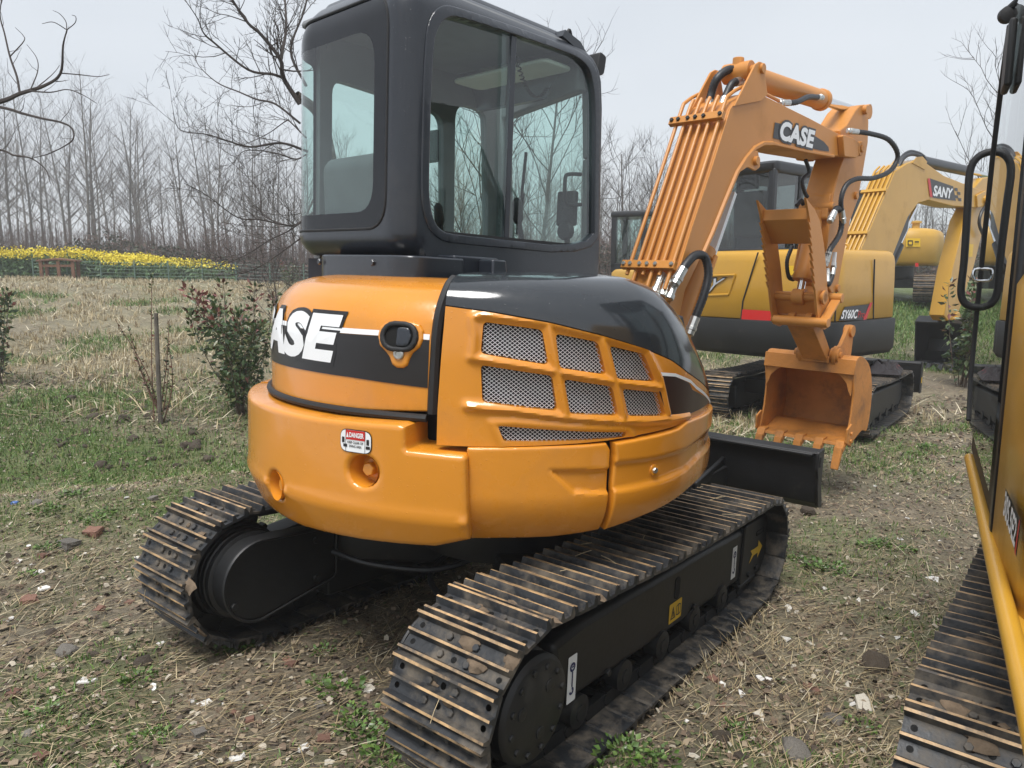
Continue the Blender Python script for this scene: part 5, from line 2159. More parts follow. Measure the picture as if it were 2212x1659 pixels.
side_open = chaikin(side_open)
side_groove = chaikin(side_groove)
sw1 = S_REAR(0.131)
rear_open = rounded([(S_RL - 0.0 + 0.03, 1.845), (sw1, 1.845), (sw1, 2.79), (S_RL + 0.03, 2.79)], [0.02, 0.13, 0.15, 0.02], 6)
cabw = cmesh('cab', panel_mesh('cab', wall, [side_open, rear_open], cab_map, 0.045, 0.03, [M_GREY, M_LINER], rnd=0.008, m_back=1))
# raised frame round the side window
cmesh('window_frame', panel_mesh('window_frame', side_groove, [side_open], lambda S, Z, D: cab_map(S, Z, D + 0.007), 0.012, 0.025, [M_GREY], rnd=0.006), parent=cabw)
# sliding side panes with a dark meeting rail
xd = 0.0
lp = [p for p in side_open if p[0] <= xs(0.02)]
lp = [(xs(-0.30), 1.838), (xs(0.012), 1.836), (xs(0.012), 2.747), (xs(-0.32), 2.735), (xs(-0.40), 2.715), (xs(-0.45), 2.66), (xs(-0.475), 2.57), (xs(-0.479), 2.05), (xs(-0.47), 1.95), (xs(-0.44), 1.875), (xs(-0.39), 1.843)]
cmesh('window_pane', sheet_mesh('window_pane', lp, cab_map, -0.026, 0.2, M_GLASS), parent=cabw)
rp = [(xs(-0.06), 1.836), (xs(0.655), 1.832), (xs(0.64), 2.05), (xs(0.617), 2.33), (xs(0.606), 2.50), (xs(0.588), 2.62), (xs(0.545), 2.72), (xs(0.46), 2.755), (xs(0.36), 2.76), (xs(-0.06), 2.745)]
cmesh('window_pane', sheet_mesh('window_pane', rp, cab_map, -0.014, 0.2, M_GLASS), parent=cabw)
q = MB()
q.box((-0.005, CY0 + 0.012, 1.84), (0.03, CY0 + 0.034, 2.745))
cpart('meeting_rail', q, [M_GREY], parent=cabw, bevel=0.004)
q = MB()
q.box((xs(-0.4) * 0 - 0.36, CY0 + 0.012, 1.836), (0.64, CY0 + 0.045, 1.85))
cpart('window_track', q, [M_RUBBER], parent=cabw)

# bowed rear pane with its printed black border
S_L2 = S_RL + 0.03
clear = []
cl_r = S_REAR(float(U.hit(*Z1P(556, 700), 0, CXR)[1]))
cz0 = float(U.hit(*Z1P(430, 1262), 0, CXR)[2])
cz1 = float(U.hit(*Z1P(430, 205), 0, CXR)[2])
clear = rounded([(S_L2 + 0.05, cz0), (cl_r, cz0), (cl_r, cz1), (S_L2 + 0.05, cz1)], [0.03, 0.12, 0.14, 0.03], 6)
ro2 = rounded([(S_RL + 0.035, 1.85), (sw1 - 0.005, 1.85), (sw1 - 0.005, 2.785), (S_RL + 0.035, 2.785)], [0.02, 0.13, 0.15, 0.02], 6)
rg = cmesh('rear_pane', sheet_mesh('rear_pane', clear, cab_map, -0.004, 0.04, M_GLASS), parent=cabw)
cmesh('pane_border', sheet_mesh('pane_border', ro2, cab_map, -0.004, 0.035, M_FRIT, [clear]), parent=cabw)
q = MB()
sq = rounded([(S_RL + 0.03, 1.845), (sw1, 1.845), (sw1, 2.79), (S_RL + 0.03, 2.79)], [0.02, 0.13, 0.15, 0.02], 8)
sq = resample(sq, 0.04)
F_ = cab_map(np.array([p[0] for p in sq]), np.array([p[1] for p in sq]), np.full(len(sq), 0.0))
q.tube([tuple(p) for p in F_] + [tuple(F_[0])], 0.006, 6, caps=False)
cpart('pane_seal', q, [M_RUBBER], parent=cabw)

# left wall with door window and quarter light, seen through the cab
lx = lambda X, Y: float(U.hit(*Z1P(X, Y), 1, CY1)[0])
la0, la1 = lx(1192, 900), lx(1325, 900)
wl_map = lambda S, Z, D: np.stack([S, CY1 + D, Z], 1)
zlow = 1.70
zdo = float(U.hit(*Z1P(1100, 640), 1, CY1)[2])
door_win = rounded([(0.47, zlow), (0.76, zlow), (0.70, zdo), (0.45, zdo)], [0.03, 0.04, 0.08, 0.1], 5)
qtr = rounded([(-0.37, zlow), (0.40, zlow), (0.36, zdo - 0.08), (-0.37, zdo - 0.04)], 0.08, 5)
lwall = [(-0.44, 1.45), (la1, 1.45), (la1, 2.84), (-0.44, 2.84)]
cmesh('door_wall', panel_mesh('door_wall', lwall, [door_win, qtr], wl_map, 0.05, 0.08, [M_LINER], rnd=0.0, flip=True), parent=cabw)
for w_ in (door_win, qtr):
    cmesh('window_pane', sheet_mesh('window_pane', w_, wl_map, -0.025, 0.3, M_GLASS, flip=True), parent=cabw)
# front frame: A-pillars, header, sill and windscreen
q = MB()
xfL = la1 - 0.02
q.beam((xfL + 0.06, CY1 - 0.05, 1.45), (xfL - 0.06, CY1 - 0.05, 2.75), 0.09, 0.09, up=(1, 0, 0))
q.beam((0.70, CY0 + 0.06, 1.45), (0.66, CY0 + 0.06, 2.30), 0.06, 0.05, up=(1, 0, 0))
q.beam((0.66, CY0 + 0.06, 2.30), (0.615, CY0 + 0.06, 2.72), 0.06, 0.05, up=(1, 0, 0))
q.beam((0.56, CY0 + 0.05, 2.70), (xfL - 0.04, CY1 - 0.05, 2.70), 0.07, 0.16, up=(0, 0, 1))
q.beam((0.72, CY0 + 0.02, 1.58), (xfL + 0.06, CY1 - 0.03, 1.58), 0.06, 0.16, up=(0, 0, 1))
cpart('front_frame', q, [M_LINER], parent=cabw, bevel=0.012)
q = MB()
a0 = Vector((0.715, CY0 + 0.06, 1.62))
a1 = Vector((xfL + 0.055, CY1 - 0.06, 1.62))
b1 = Vector((xfL - 0.03, CY1 - 0.06, 2.66))
b0 = Vector((0.56, CY0 + 0.06, 2.66))
q.add([a0, a1, b1, b0], [(0, 1, 2, 3)])
cpart('windscreen', q, [M_GLASS], parent=cabw, smooth=0)

# roof: crowned panel with rounded edge, and the lining below it
q = MB()
rp_ = []
for k in range(len(_pl)):
    x, y, nx, ny = _pl[k]
    rp_.append((x, y, nx, ny))
ring0, ring1, ring2 = [], [], []
loop = [(x - nx * 0.10, y - ny * 0.10) for x, y, nx, ny in rp_]
fr_ = [(0.36, CY0 + 0.16), (0.38, (CY0 + CY1) / 2), (0.36, CY1 - 0.16)]
loop = [(min(x, 0.44), y) for x, y in loop]
n_ = len(loop)
cxm, cym = -0.05, (CY0 + CY1) / 2
for (sc_, z) in ((1.0, 2.862), (0.97, 2.885), (0.9, 2.90), (0.6, 2.912), (0.0, 2.915)):
    ring0.append([(cxm + (x - cxm) * sc_, cym + (y - cym) * sc_, z) for x, y in loop])
vs_ = [p for r_ in ring0 for p in r_]
fs_ = []
for i in range(len(ring0) - 1):
    for j in range(n_):
        j2 = (j + 1) % n_
        fs_.append((i * n_ + j, i * n_ + j2, (i + 1) * n_ + j2, (i + 1) * n_ + j))
q.add(vs_, fs_)
cpart('roof', q, [M_GREY], parent=cabw, smooth=60, fix=True)
# front brow of the roof, sloping down to the windscreen
q = MB()
br = [(0.40, 2.878), (0.52, 2.852), (0.60, 2.79), (0.645, 2.70), (0.655, 2.64), (0.62, 2.64), (0.605, 2.70), (0.57, 2.765), (0.50, 2.81), (0.38, 2.845)]
q.prism(br, 1, CY0 + 0.045, CY1 - 0.05)
cpart('roof_brow', q, [M_GREY], parent=cabw, smooth=50)
q = MB()
q.box((-0.55, CY0 + 0.05, 2.80), (0.45, CY1 - 0.05, 2.84))
cpart('headlining', q, [M_LINER], parent=cabw, bevel=0.02)
q = MB()
hp = rounded([(0.30, 0.11), (0.52, 0.11), (0.52, 0.80), (0.30, 0.80)], 0.05, 6)
q.prism(hp, 2, 2.715, 2.735)
cpart('sun_blind_panel', q, [M_VISOR], parent=cabw, bevel=0.012, seg=3)
# coiled cord under the lining
q = MB()
cc = []
for k in range(150):
    t = k / 149
    base = Vector((0.18 + 0.40 * t, 0.20 + 0.14 * t, 2.74 - 0.45 * t * (1 - t) - 0.06 * t))
    a = t * 2 * math.pi * 22
    cc.append(base + Vector((math.cos(a) * 0.011, math.sin(a) * 0.011, 0)))
q.tube(cc, 0.0035, 5)
cpart('coiled_cord', q, [M_RUBBER], parent=cabw)

# seat, console, levers, monitor, wiper, mirror
q = MB()
q.box((-0.44, 0.26, 1.48), (0.02, 0.70, 1.60))
sb = rounded([(-0.50, 1.58), (-0.40, 1.56), (-0.42, 1.80), (-0.47, 2.14), (-0.53, 2.19), (-0.58, 2.14), (-0.56, 1.75)], 0.04)
q.prism(sb, 1, 0.28, 0.68)
seat = cpart('seat', q, [M_SEATC], bevel=0.03, seg=3)
q = MB()
q.box((-0.35, 0.10, 1.45), (0.25, 0.24, 1.74))
q.tube(smooth_path([(0.22, 0.18, 1.72), (0.25, 0.17, 1.84), (0.22, 0.17, 1.95)]), 0.014, 8)
q.lathe([(0.016, 0), (0.03, 0.03), (0.026, 0.11), (0.01, 0.13)], (0.22, 0.17, 1.93), (-0.15, 0, 1), 10)
cpart('control_console', q, [M_RUBBER], bevel=0.01)
q = MB()
q.box((-0.35, 0.72, 1.45), (0.25, 0.84, 1.74))
q.tube(smooth_path([(0.22, 0.76, 1.72), (0.25, 0.77, 1.84), (0.22, 0.77, 1.95)]), 0.014, 8)
q.lathe([(0.016, 0), (0.03, 0.03), (0.026, 0.11), (0.01, 0.13)], (0.22, 0.77, 1.93), (-0.15, 0, 1), 10)
cpart('control_console', q, [M_RUBBER], bevel=0.01)
q = MB()
q.box((0.56, 0.10, 1.95), (0.60, 0.22, 2.13))
q.box((0.575, 0.14, 1.6), (0.60, 0.17, 1.96))
q.lathe([(0.03, 0), (0.05, 0.02), (0.05, 0.05)], (0.585, 0.14, 1.92), (-1, 0, 0), 12)
cpart('monitor', q, [M_RUBBER], bevel=0.01)
q = MB()
w0 = U.hit(*Z1P(1415, 1390), 1, 0.45)
w1 = U.hit(*Z1P(1465, 905), 1, 0.45)
q.tube([tuple(w0), tuple((np.array(w0) + np.array(w1)) / 2 + np.array([0.01, 0, 0]))], 0.012, 6)
q.tube([tuple(np.array(w0) * 0.55 + np.array(w1) * 0.45), tuple(w1)], 0.009, 6)
cpart('wiper', q, [M_RUBBER])
q = MB()
g0 = [U.hit(*Z1P(*p), 1, 0.10) for p in ((1790, 1215), (1720, 1215), (1697, 1190), (1697, 1060), (1720, 1035), (1790, 1035))]
q.tube([tuple(p) for p in smooth_path([tuple(p) for p in g0], 4)], 0.010, 8)
cpart('grab_handle', q, [M_RUBBER])
# mirror on the far door post and work lamp on the roof corner
q = MB()
mp = U.hit(*Z1P(915, 870), 1, 1.02)
q.box((mp[0] - 0.02, mp[1] - 0.05, mp[2] - 0.09), (mp[0] + 0.02, mp[1] + 0.05, mp[2] + 0.09))
q.beam((mp[0], mp[1], mp[2]), (mp[0] + 0.05, CY1, mp[2] + 0.02), 0.02, 0.02)
cpart('mirror', q, [M_RUBBER], bevel=0.015)
q = MB()
L0 = U.hit(*Z1P(1890, 380), 1, 0.10)
q.prism(rounded([(L0[0] - 0.03, L0[2] - 0.07), (L0[0] + 0.035, L0[2] - 0.05), (L0[0] + 0.05, L0[2] + 0.045), (L0[0] - 0.01, L0[2] + 0.06)], 0.02), 1, 0.08, 0.16)
q.beam((L0[0] - 0.09, 0.12, L0[2] + 0.0), (L0[0], 0.12, L0[2]), 0.03, 0.02)
cpart('work_lamp', q, [M_RUBBER], bevel=0.012)
q = MB()
B0 = U.hit(*Z1P(1725, 225), 1, 0.12)
q.tube(smooth_path([(B0[0] - 0.02, 0.12, B0[2] - 0.05), (B0[0] - 0.02, 0.12, B0[2] + 0.02), (B0[0] + 0.0, 0.12, B0[2] + 0.03), (B0[0] + 0.03, 0.12, B0[2] - 0.06)], 4), 0.008, 6)
cpart('roof_bracket', q, [M_RUBBER])

# pedestal under the rear of the cab, and the bracket beside it
q = MB()
pd = rounded([(-0.70, 0.56), (-0.70, -0.03), (-0.66, -0.11), (-0.60, -0.12), (-0.40, -0.12), (-0.40, 0.56)], [0.12, 0.05, 0.04, 0.02, 0.01, 0.1], 5)
q.prism(pd, 2, 1.60, 1.732)
ped = cpart('cab_pedestal', q, [M_GREY], bevel=0.012, fix=True)
for yy in (0.50, 0.10):
    q = MB()
    q.hexa((-0.70, yy, 1.70), (-1, 0, 0), 0.013, 0.01)
    cpart('bolt', q, [M_GREY], parent=ped)
q = MB()
q.box((-0.55, 0.06, 1.60), (0.70, 0.85, 1.72))
cpart('cab_floor', q, [M_INNER])
q = MB()
q.prism([(-0.40, 1.60), (-0.44, 1.745), (-0.18, 1.745), (-0.14, 1.60)], 1, -0.10, 0.015)
q.prism([(-0.30, 1.60), (-0.30, 1.735), (-0.22, 1.735), (-0.20, 1.60)], 1, -0.19, -0.10)
cpart('cab_bracket', q, [M_GREY], bevel=0.008)
# ---- boom, arm, thumb and bucket of the orange excavator
Z3 = lambda X, Y: (1261.8 + 0.3638 * X, 109.7 + 0.3638 * Y)
Z4 = lambda X, Y: (1426.4 + 0.2976 * X, 548.6 + 0.2976 * Y)
YB, HB = -0.06, 0.14
YR_, YL_ = YB - HB, YB + HB
h3 = lambda X, Y, y=YR_: U.hit(*Z3(X, Y), 1, y)
xz3 = lambda X, Y, y=YR_: (lambda p: (p[0], p[2]))(U.hit(*Z3(X, Y), 1, y))
bp = [xz3(*p) for p in ((560, 1310), (640, 1050), (760, 690), (868, 345), (900, 300), (1000, 248), (1060, 262), (1170, 318), (1340, 402), (1500, 487), (1590, 530), (1625, 585), (1600, 635), (1480, 622), (1300, 590), (1120, 548), (1060, 548), (1010, 575), (955, 640), (905, 720), (830, 900), (760, 1075), (690, 1230), (600, 1420))]
foot = (bp[-1][0] - 0.30, bp[-1][1] - 0.75)
bp2 = bp + [(foot[0] + 0.10, foot[1]), (foot[0], foot[1] - 0.06), (foot[0] - 0.08, foot[1] + 0.02), (foot[0] - 0.02, foot[1] + 0.20)]
q = MB()
q.prism(bp2, 1, YR_ + 0.012, YL_ - 0.012)
boom = cpart('boom', q, [M_ORANGE2], bevel=0.006, smooth=25)
# side plates stand proud at the edges: welded flange strips along top and underside
for y in (YR_, YL_ - 0.012):
    q = MB()
    q.prism(bp2, 1, y, y + 0.012)
    cpart('side_plate', q, [M_ORANGE2], parent=boom, bevel=0.003, smooth=25)
q = MB()
fl = [(1120, 552), (1060, 552), (1010, 579), (955, 645), (905, 725), (830, 905), (760, 1080), (700, 1215)]
q.tube([tuple(h3(*p)) for p in fl], 0.016, 6)
q.tube([tuple(h3(*p)) for p in [(1120, 552), (1300, 594), (1480, 626)]], 0.012, 6)
cpart('weld_strip', q, [M_ORANGE2], parent=boom)
# ears for the arm cylinder (top) and the boom cylinder (below)
ear = [xz3(*p) for p in ((880, 330), (1005, 82), (1030, 66), (1048, 72), (1060, 110), (1078, 262), (1040, 300))]
for y in (YR_ - 0.014, YL_):
    q = MB()
    q.prism(ear, 1, y, y + 0.014)
    cpart('cylinder_ear', q, [M_ORANGE2], parent=boom, bevel=0.003)
e2 = rounded([xz3(*p) for p in ((905, 715), (960, 625), (1020, 590), (1035, 690), (1005, 715), (960, 690), (915, 720))], 0.02)
for y in (YR_ - 0.014, YL_):
    q = MB()
    q.prism(e2, 1, y, y + 0.014)
    cpart('cylinder_ear', q, [M_ORANGE2], parent=boom, bevel=0.003)
pin_b = h3(1003, 655)
q = MB()
q.cyl((pin_b[0], YR_ - 0.035, pin_b[2]), (pin_b[0], YL_ + 0.035, pin_b[2]), 0.028, 16)
cpart('pin', q, [M_ORANGE2], parent=boom, bevel=0.004)
pin_t = h3(1042, 108)
q = MB()
q.cyl((pin_t[0], YR_ - 0.03, pin_t[2]), (pin_t[0], YL_ + 0.03, pin_t[2]), 0.03, 16)
q.cyl((pin_t[0] - 0.01, YB, pin_t[2] - 0.02), (pin_t[0] - 0.01, YB, pin_t[2] + 0.085), 0.035, 12)
cpart('pin', q, [M_ORANGE2], parent=boom, bevel=0.004)
# tip boss
tip = h3(1608, 585)
q = MB()
q.cyl((tip[0], YR_ - 0.05, tip[2]), (tip[0], YL_ + 0.05, tip[2]), 0.055, 20)
q.cyl((tip[0], YR_ - 0.062, tip[2]), (tip[0], YR_ - 0.05, tip[2]), 0.03, 6)
tp = rounded([xz3(*p) for p in ((1500, 500), (1560, 520), (1615, 560), (1615, 610), (1580, 640), (1510, 630))], 0.02)
q.prism(tp, 1, YR_ - 0.045, YR_)
q.prism(tp, 1, YL_, YL_ + 0.045)
cpart('tip_boss', q, [M_ORANGE2], parent=boom, bevel=0.006)

# CASE lettering on a dark swoosh
fmb = lambda S, Z, D: np.stack([S, YR_ - D, Z], 1)
sw = [xz3(*p) for p in ((1118, 518), (1130, 425), (1160, 432), (1370, 508), (1420, 540), (1448, 572), (1452, 598), (1400, 592))]
cmesh('logo_band', sheet_mesh('logo_band', sw[::-1], fmb, 0.004, 0.1, M_DECALBLK), parent=boom)
c0, c1 = xz3(1158, 470), xz3(1362, 530)
slope = (c1[1] - c0[1]) / (c1[0] - c0[0])
hgt = abs(xz3(1190, 400)[1] - xz3(1190, 520)[1])
fmc = lambda S, Z, D: np.stack([S, YR_ - D, Z + slope * (S - c0[0]) + c0[1]], 1)
wd = c1[0] - c0[0]
cmesh('logo_outline', text_mesh('logo_outline', 'CASE', M_DECALBLK, fmc, (c0[0] - 0.014, -hgt / 2 - 0.014, c0[0] + wd + 0.014, hgt / 2 + 0.014), 0.085, 0.15, 0.97, None, 0.006), parent=boom)
cmesh('logo_letters', text_mesh('logo_letters', 'CASE', M_WHITE, fmc, (c0[0], -hgt / 2, c0[0] + wd, hgt / 2), 0.048, 0.15, 1.03, None, 0.008), parent=boom)


# back face of the boom (towards the camera): line from foot to the bend
def back_at(t):
    a, b = Vector((bp[0][0], 0, bp[0][1])), Vector((bp[3][0], 0, bp[3][1]))
    return a.lerp(b, t)


tb_ = (back_at(1) - back_at(0)).normalized()
nb_ = Vector((-tb_.z, 0, tb_.x))
if nb_.x > 0:
    nb_ = -nb_
ylist = [YL_ + 0.035, YL_ - 0.02, YB + 0.065, YB + 0.01, YB - 0.045, YR_ + 0.03]
for k, y in enumerate(ylist):
    pts = []
    lo = -0.12 if k % 2 else -0.04
    for t in (lo, 0.3, 0.7, 1.0):
        p = back_at(t) + nb_ * 0.03
        pts.append((p.x, y, p.z))
    p2 = back_at(1.08) + nb_ * 0.028
    if k in (0, 5):
        # the outer pipes bend over the top of the boom
        t0 = h3(1000, 240)
        t1 = h3(1180, 312)
        pts += [(p2.x + 0.02, y, p2.z), (t0[0], y, t0[2] + 0.03), (t1[0], y, t1[2] + 0.02)]
    else:
        pts += [(p2.x + 0.01, y, p2.z - 0.0)]
    q = MB()
    q.tube(smooth_path(pts, 3), 0.0112, 8)
    cpart('hydraulic_pipe', q, [M_ORANGE2], parent=boom)
for t in (0.012, 0.93):
    p = back_at(t) + nb_ * 0.045
    q = MB()
    up_ = nb_
    q.beam((p.x, YL_ + 0.075, p.z), (p.x, YR_ - 0.0, p.z), 0.05, 0.034, up=tuple(nb_))
    cb = cpart('pipe_clamp', q, [M_ORANGE2], parent=boom, bevel=0.003)
    for y in (YL_ + 0.055, YL_ + 0.01, YB + 0.085, YB + 0.035, YB - 0.02, YR_ + 0.015):
        q = MB()
        pp = p + nb_ * 0.017
        q.hexa((pp.x, y, pp.z), tuple(nb_), 0.013, 0.012)
        cpart('clamp_bolt', q, [M_STEEL if t < 0.5 else M_BLACK], parent=boom)

# arm cylinder on top of the boom
ca = Vector(U.hit(*Z3(1010, 130), 1, YB))
ca = Vector((pin_t[0], YB, pin_t[2]))
cb_ = Vector(U.hit(*Z3(1415, 262), 1, YB))
cc_ = Vector(U.hit(*Z3(1640, 368), 1, YB))
dcy = (cc_ - ca).normalized()
mid = ca + dcy * ((cb_ - ca).dot(dcy))
q = MB()
q.cyl(ca + dcy * 0.02, mid, 0.068, 22)
q.lathe([(0.068, 0), (0.078, 0.005), (0.078, 0.05), (0.05, 0.056)], mid - dcy * 0.05, dcy, 22)
q.cyl(ca - Vector((0, 0.09, 0)), ca + Vector((0, 0.09, 0)), 0.06, 18)
ac = cpart('arm_cylinder', q, [M_ORANGE2], bevel=0.003)
q = MB()
q.cyl(mid, cc_, 0.036, 16)
cpart('piston_rod', q, [M_CHROME], parent=ac)
q = MB()
q.cyl(cc_ - Vector((0, 0.075, 0)), cc_ + Vector((0, 0.075, 0)), 0.058, 18)
cpart('rod_eye', q, [M_ORANGE2], parent=ac)

# boom cylinder below the boom: chrome rod and fat barrel
ra = Vector((pin_b[0], YB, pin_b[2]))
rb = Vector(U.hit(*Z3(640, 1360), 1, YB))
dr_ = (rb - ra).normalized()
q = MB()
q.cyl(ra + dr_ * 0.06, ra + dr_ * 0.95, 0.033, 16)
cr = cpart('boom_cylinder', q, [M_CHROME])
q = MB()
rc_ = ra + dr_ * (rb - ra).length * 0.78
q.cyl(rc_, rc_ + dr_ * 0.85, 0.075, 22)
q.lathe([(0.06, -0.04), (0.085, -0.03), (0.085, 0.03), (0.075, 0.04)], rc_, dr_, 22)
q.cyl(rc_ + dr_ * 0.05 + Vector((0.05, -0.085, 0.03)), rc_ + dr_ * 0.75 + Vector((0.05, -0.085, 0.03)), 0.016, 8)
cpart('barrel', q, [M_ORANGE2], parent=cr, bevel=0.003)
q = MB()
q.cyl(ra - Vector((0, 0.06, 0)), ra + Vector((0, 0.06, 0)), 0.05, 16)
cpart('rod_eye', q, [M_ORANGE2], parent=cr)
q = MB()
a_ = ra + dr_ * 0.22 + Vector((0.04, -0.05, 0))
b_ = rc_ + Vector((0.04, -0.05, 0))
q.beam(a_, b_, 0.05, 0.03, up=(1, 0, 0))
cpart('rod_guard', q, [M_WHITE], parent=cr)
# swing bracket the boom stands on
q = MB()
fx, fz = foot
q.prism(rounded([(0.72, 0.70), (1.02, 0.66), (fx + 0.16, fz - 0.10), (fx + 0.16, fz + 0.16), (fx - 0.12, fz + 0.16), (0.80, 1.02)], 0.05), 1, YB - 0.26, YB - 0.20)
q.prism(rounded([(0.72, 0.70), (1.02, 0.66), (fx + 0.16, fz - 0.10), (fx + 0.16, fz + 0.16), (fx - 0.12, fz + 0.16), (0.80, 1.02)], 0.05), 1, YB + 0.20, YB + 0.26)
q.cyl((0.86, YB, 0.60), (0.86, YB, 1.02), 0.15, 20)
q.cyl((fx, YB - 0.28, fz), (fx, YB + 0.28, fz), 0.045, 16)
cpart('swing_bracket', q, [M_ORANGE2], bevel=0.01)

# arm
ya, yc_ = YB - 0.11, YB + 0.11
armp = [xz3(*p, ya) for p in ((1612, 352), (1640, 322), (1668, 318), (1682, 340), (1690, 420), (1686, 545), (1662, 690), (1628, 880), (1580, 1010), (1550, 1170), (1520, 1330), (1502, 1430), (1470, 1440), (1450, 1400), (1440, 1180), (1462, 980), (1480, 850), (1520, 700), (1540, 640), (1560, 520), (1520, 505), (1520, 470), (1560, 440))]
q = MB()
q.prism(armp, 1, ya, yc_)
arm = cpart('arm', q, [M_ORANGE2], bevel=0.008, smooth=25)
ap = xz3(1660, 352, ya)
q = MB()
q.cyl((ap[0], ya - 0.03, ap[1]), (ap[0], yc_ + 0.03, ap[1]), 0.035, 16)
cpart('pin', q, [M_ORANGE2], parent=arm, bevel=0.004)
for P_ in ((1610, 860), (1500, 1410)):
    pp = xz3(*P_, ya)
    q = MB()
    q.cyl((pp[0], ya - 0.02, pp[1]), (pp[0], yc_ + 0.02, pp[1]), 0.03, 14)
    cpart('pin', q, [M_ORANGE2], parent=arm, bevel=0.004)
# cylinder boss on the back of the arm
bs = U.hit(*Z3(1420, 925), 1, YB - 0.06)
q = MB()
q.prism(rounded([(bs[0] - 0.02, bs[2] - 0.10), (bs[0] + 0.16, bs[2] - 0.10), (bs[0] + 0.16, bs[2] + 0.10), (bs[0] + 0.02, bs[2] + 0.10)], 0.03), 1, YB - 0.10, YB + 0.10)
q.cyl((bs[0] + 0.03, YB - 0.13, bs[2]), (bs[0] + 0.03, YB + 0.13, bs[2]), 0.035, 14)
cpart('cylinder_boss', q, [M_ORANGE2], parent=arm, bevel=0.006)

# thumb: two toothed plates, folded up against the arm
yt0, yt1 = YB - 0.17, YB + 0.20
top_, low_ = xz3(1318, 875, yt0), xz3(1420, 1640, yt0)
out_edge = [xz3(*p, yt0) for p in ((1318, 872), (1372, 945), (1402, 1012), (1425, 1150), (1440, 1300), (1448, 1440), (1470, 1560), (1462, 1635), (1430, 1656), (1398, 1640))]
in_edge = [xz3(*p, yt0) for p in ((1386, 1560), (1375, 1420))]
ser = []
n_t = 9
sa, sb_ = Vector(xz3(1375, 1420, yt0)), Vector(xz3(1342, 1010, yt0))
for k in range(n_t):
    p0_ = sa.lerp(sb_, k / n_t)
    p1_ = sa.lerp(sb_, (k + 0.75) / n_t)
    off = Vector((-0.035, 0.01))
    ser += [tuple(p0_), tuple(p1_ + off), tuple(p1_)]
plate = out_edge + in_edge + ser + [xz3(1335, 960, yt0)]
th = None
for y in (yt0, yt1 - 0.018):
    q = MB()
    q.prism(plate, 1, y, y + 0.018)
    if th is None:
        th = cpart('thumb', q, [M_ORANGE2], bevel=0.002, smooth=25)
    else:
        cpart('side_plate', q, [M_ORANGE2], parent=th, bevel=0.002, smooth=25)
cp0 = xz3(1350, 935, yt0)
cp1 = xz3(1362, 1140, yt0)
q = MB()
q.prism([(cp0[0] - 0.005, cp0[1]), (cp0[0] + 0.10, cp0[1] + 0.01), (cp0[0] + 0.105, cp0[1] - 0.012), (cp0[0] + 0.015, cp0[1] - 0.03), (cp1[0] + 0.10, cp1[1]), (cp1[0] + 0.085, cp1[1]), (cp0[0] - 0.005, cp0[1] - 0.075)], 1, yt0 + 0.018, yt1 - 0.018)
cpart('cross_plate', q, [M_ORANGE2], parent=th, bevel=0.003)
lp0 = xz3(1385, 1480, yt0)
lp1 = xz3(1400, 1600, yt0)
q = MB()
q.prism([(lp0[0] + 0.035, lp0[1] + 0.04), (lp0[0] + 0.055, lp0[1] + 0.04), (lp1[0] + 0.065, lp1[1] + 0.03), (lp1[0] + 0.045, lp1[1] + 0.03)], 1, yt0 + 0.018, yt1 - 0.018)
cpart('cross_plate', q, [M_ORANGE2], parent=th, bevel=0.003)
for (P_, r_) in (((1410, 1465), 0.036), ((1418, 1605), 0.034)):
    pp = xz3(*P_, yt0)
    q = MB()
    q.cyl((pp[0], yt0 - 0.03, pp[1]), (pp[0], yt1 + 0.03, pp[1]), r_, 16)
    q.cyl((pp[0], yt0 - 0.03, pp[1]), (pp[0], yt0 - 0.012, pp[1]), r_ * 1.5, 16)
    pn = cpart('pin_tube', q, [M_ORANGE2], parent=th, bevel=0.003)
pq = xz3(1410, 1465, yt0)
q = MB()
q.cyl((pq[0], YB - 0.045, pq[1]), (pq[0], YB + 0.045, pq[1]), 0.06, 18)
cpart('rod_eye', q, [M_ORANGE2], parent=th, bevel=0.004)
# thumb cylinder standing between the plates
k0 = Vector((pq[0], YB, pq[1]))
k1 = Vector((bs[0] + 0.03, YB, bs[2]))
dk_ = (k1 - k0).normalized()
q = MB()
q.lathe([(0.072, 0.13), (0.078, 0.16), (0.066, 0.20), (0.060, 0.45), (0.060, (k1 - k0).length - 0.04), (0.03, (k1 - k0).length)], k0, dk_, 20)
tc_ = cpart('thumb_cylinder', q, [M_ORANGE2])
q = MB()
q.cyl(k0 + dk_ * 0.03, k0 + dk_ * 0.14, 0.03, 14)
cpart('piston_rod', q, [M_CHROME], parent=tc_)
q = MB()
q.cyl(k0 + dk_ * 0.2 + Vector((0, 0.075, 0)), k0 + dk_ * 0.6 + Vector((0, 0.075, 0)), 0.012, 8)
cpart('oil_pipe', q, [M_ORANGE2], parent=tc_)

# side links to the right of the thumb
q = MB()
s0 = U.hit(*Z4(1180, 500), 1, ya - 0.10)
s1 = U.hit(*Z4(1285, 320), 1, ya - 0.10)
q.beam(tuple(s0), tuple(s1), 0.02, 0.07, up=(0, 1, 0))
q.cyl((s1[0], ya - 0.14, s1[2]), (s1[0], yc_ + 0.06, s1[2]), 0.036, 14)
q.cyl((s0[0], ya - 0.14, s0[2]), (s0[0], yc_ + 0.06, s0[2]), 0.036, 14)
cpart('bucket_link', q, [M_ORANGE2], bevel=0.004)

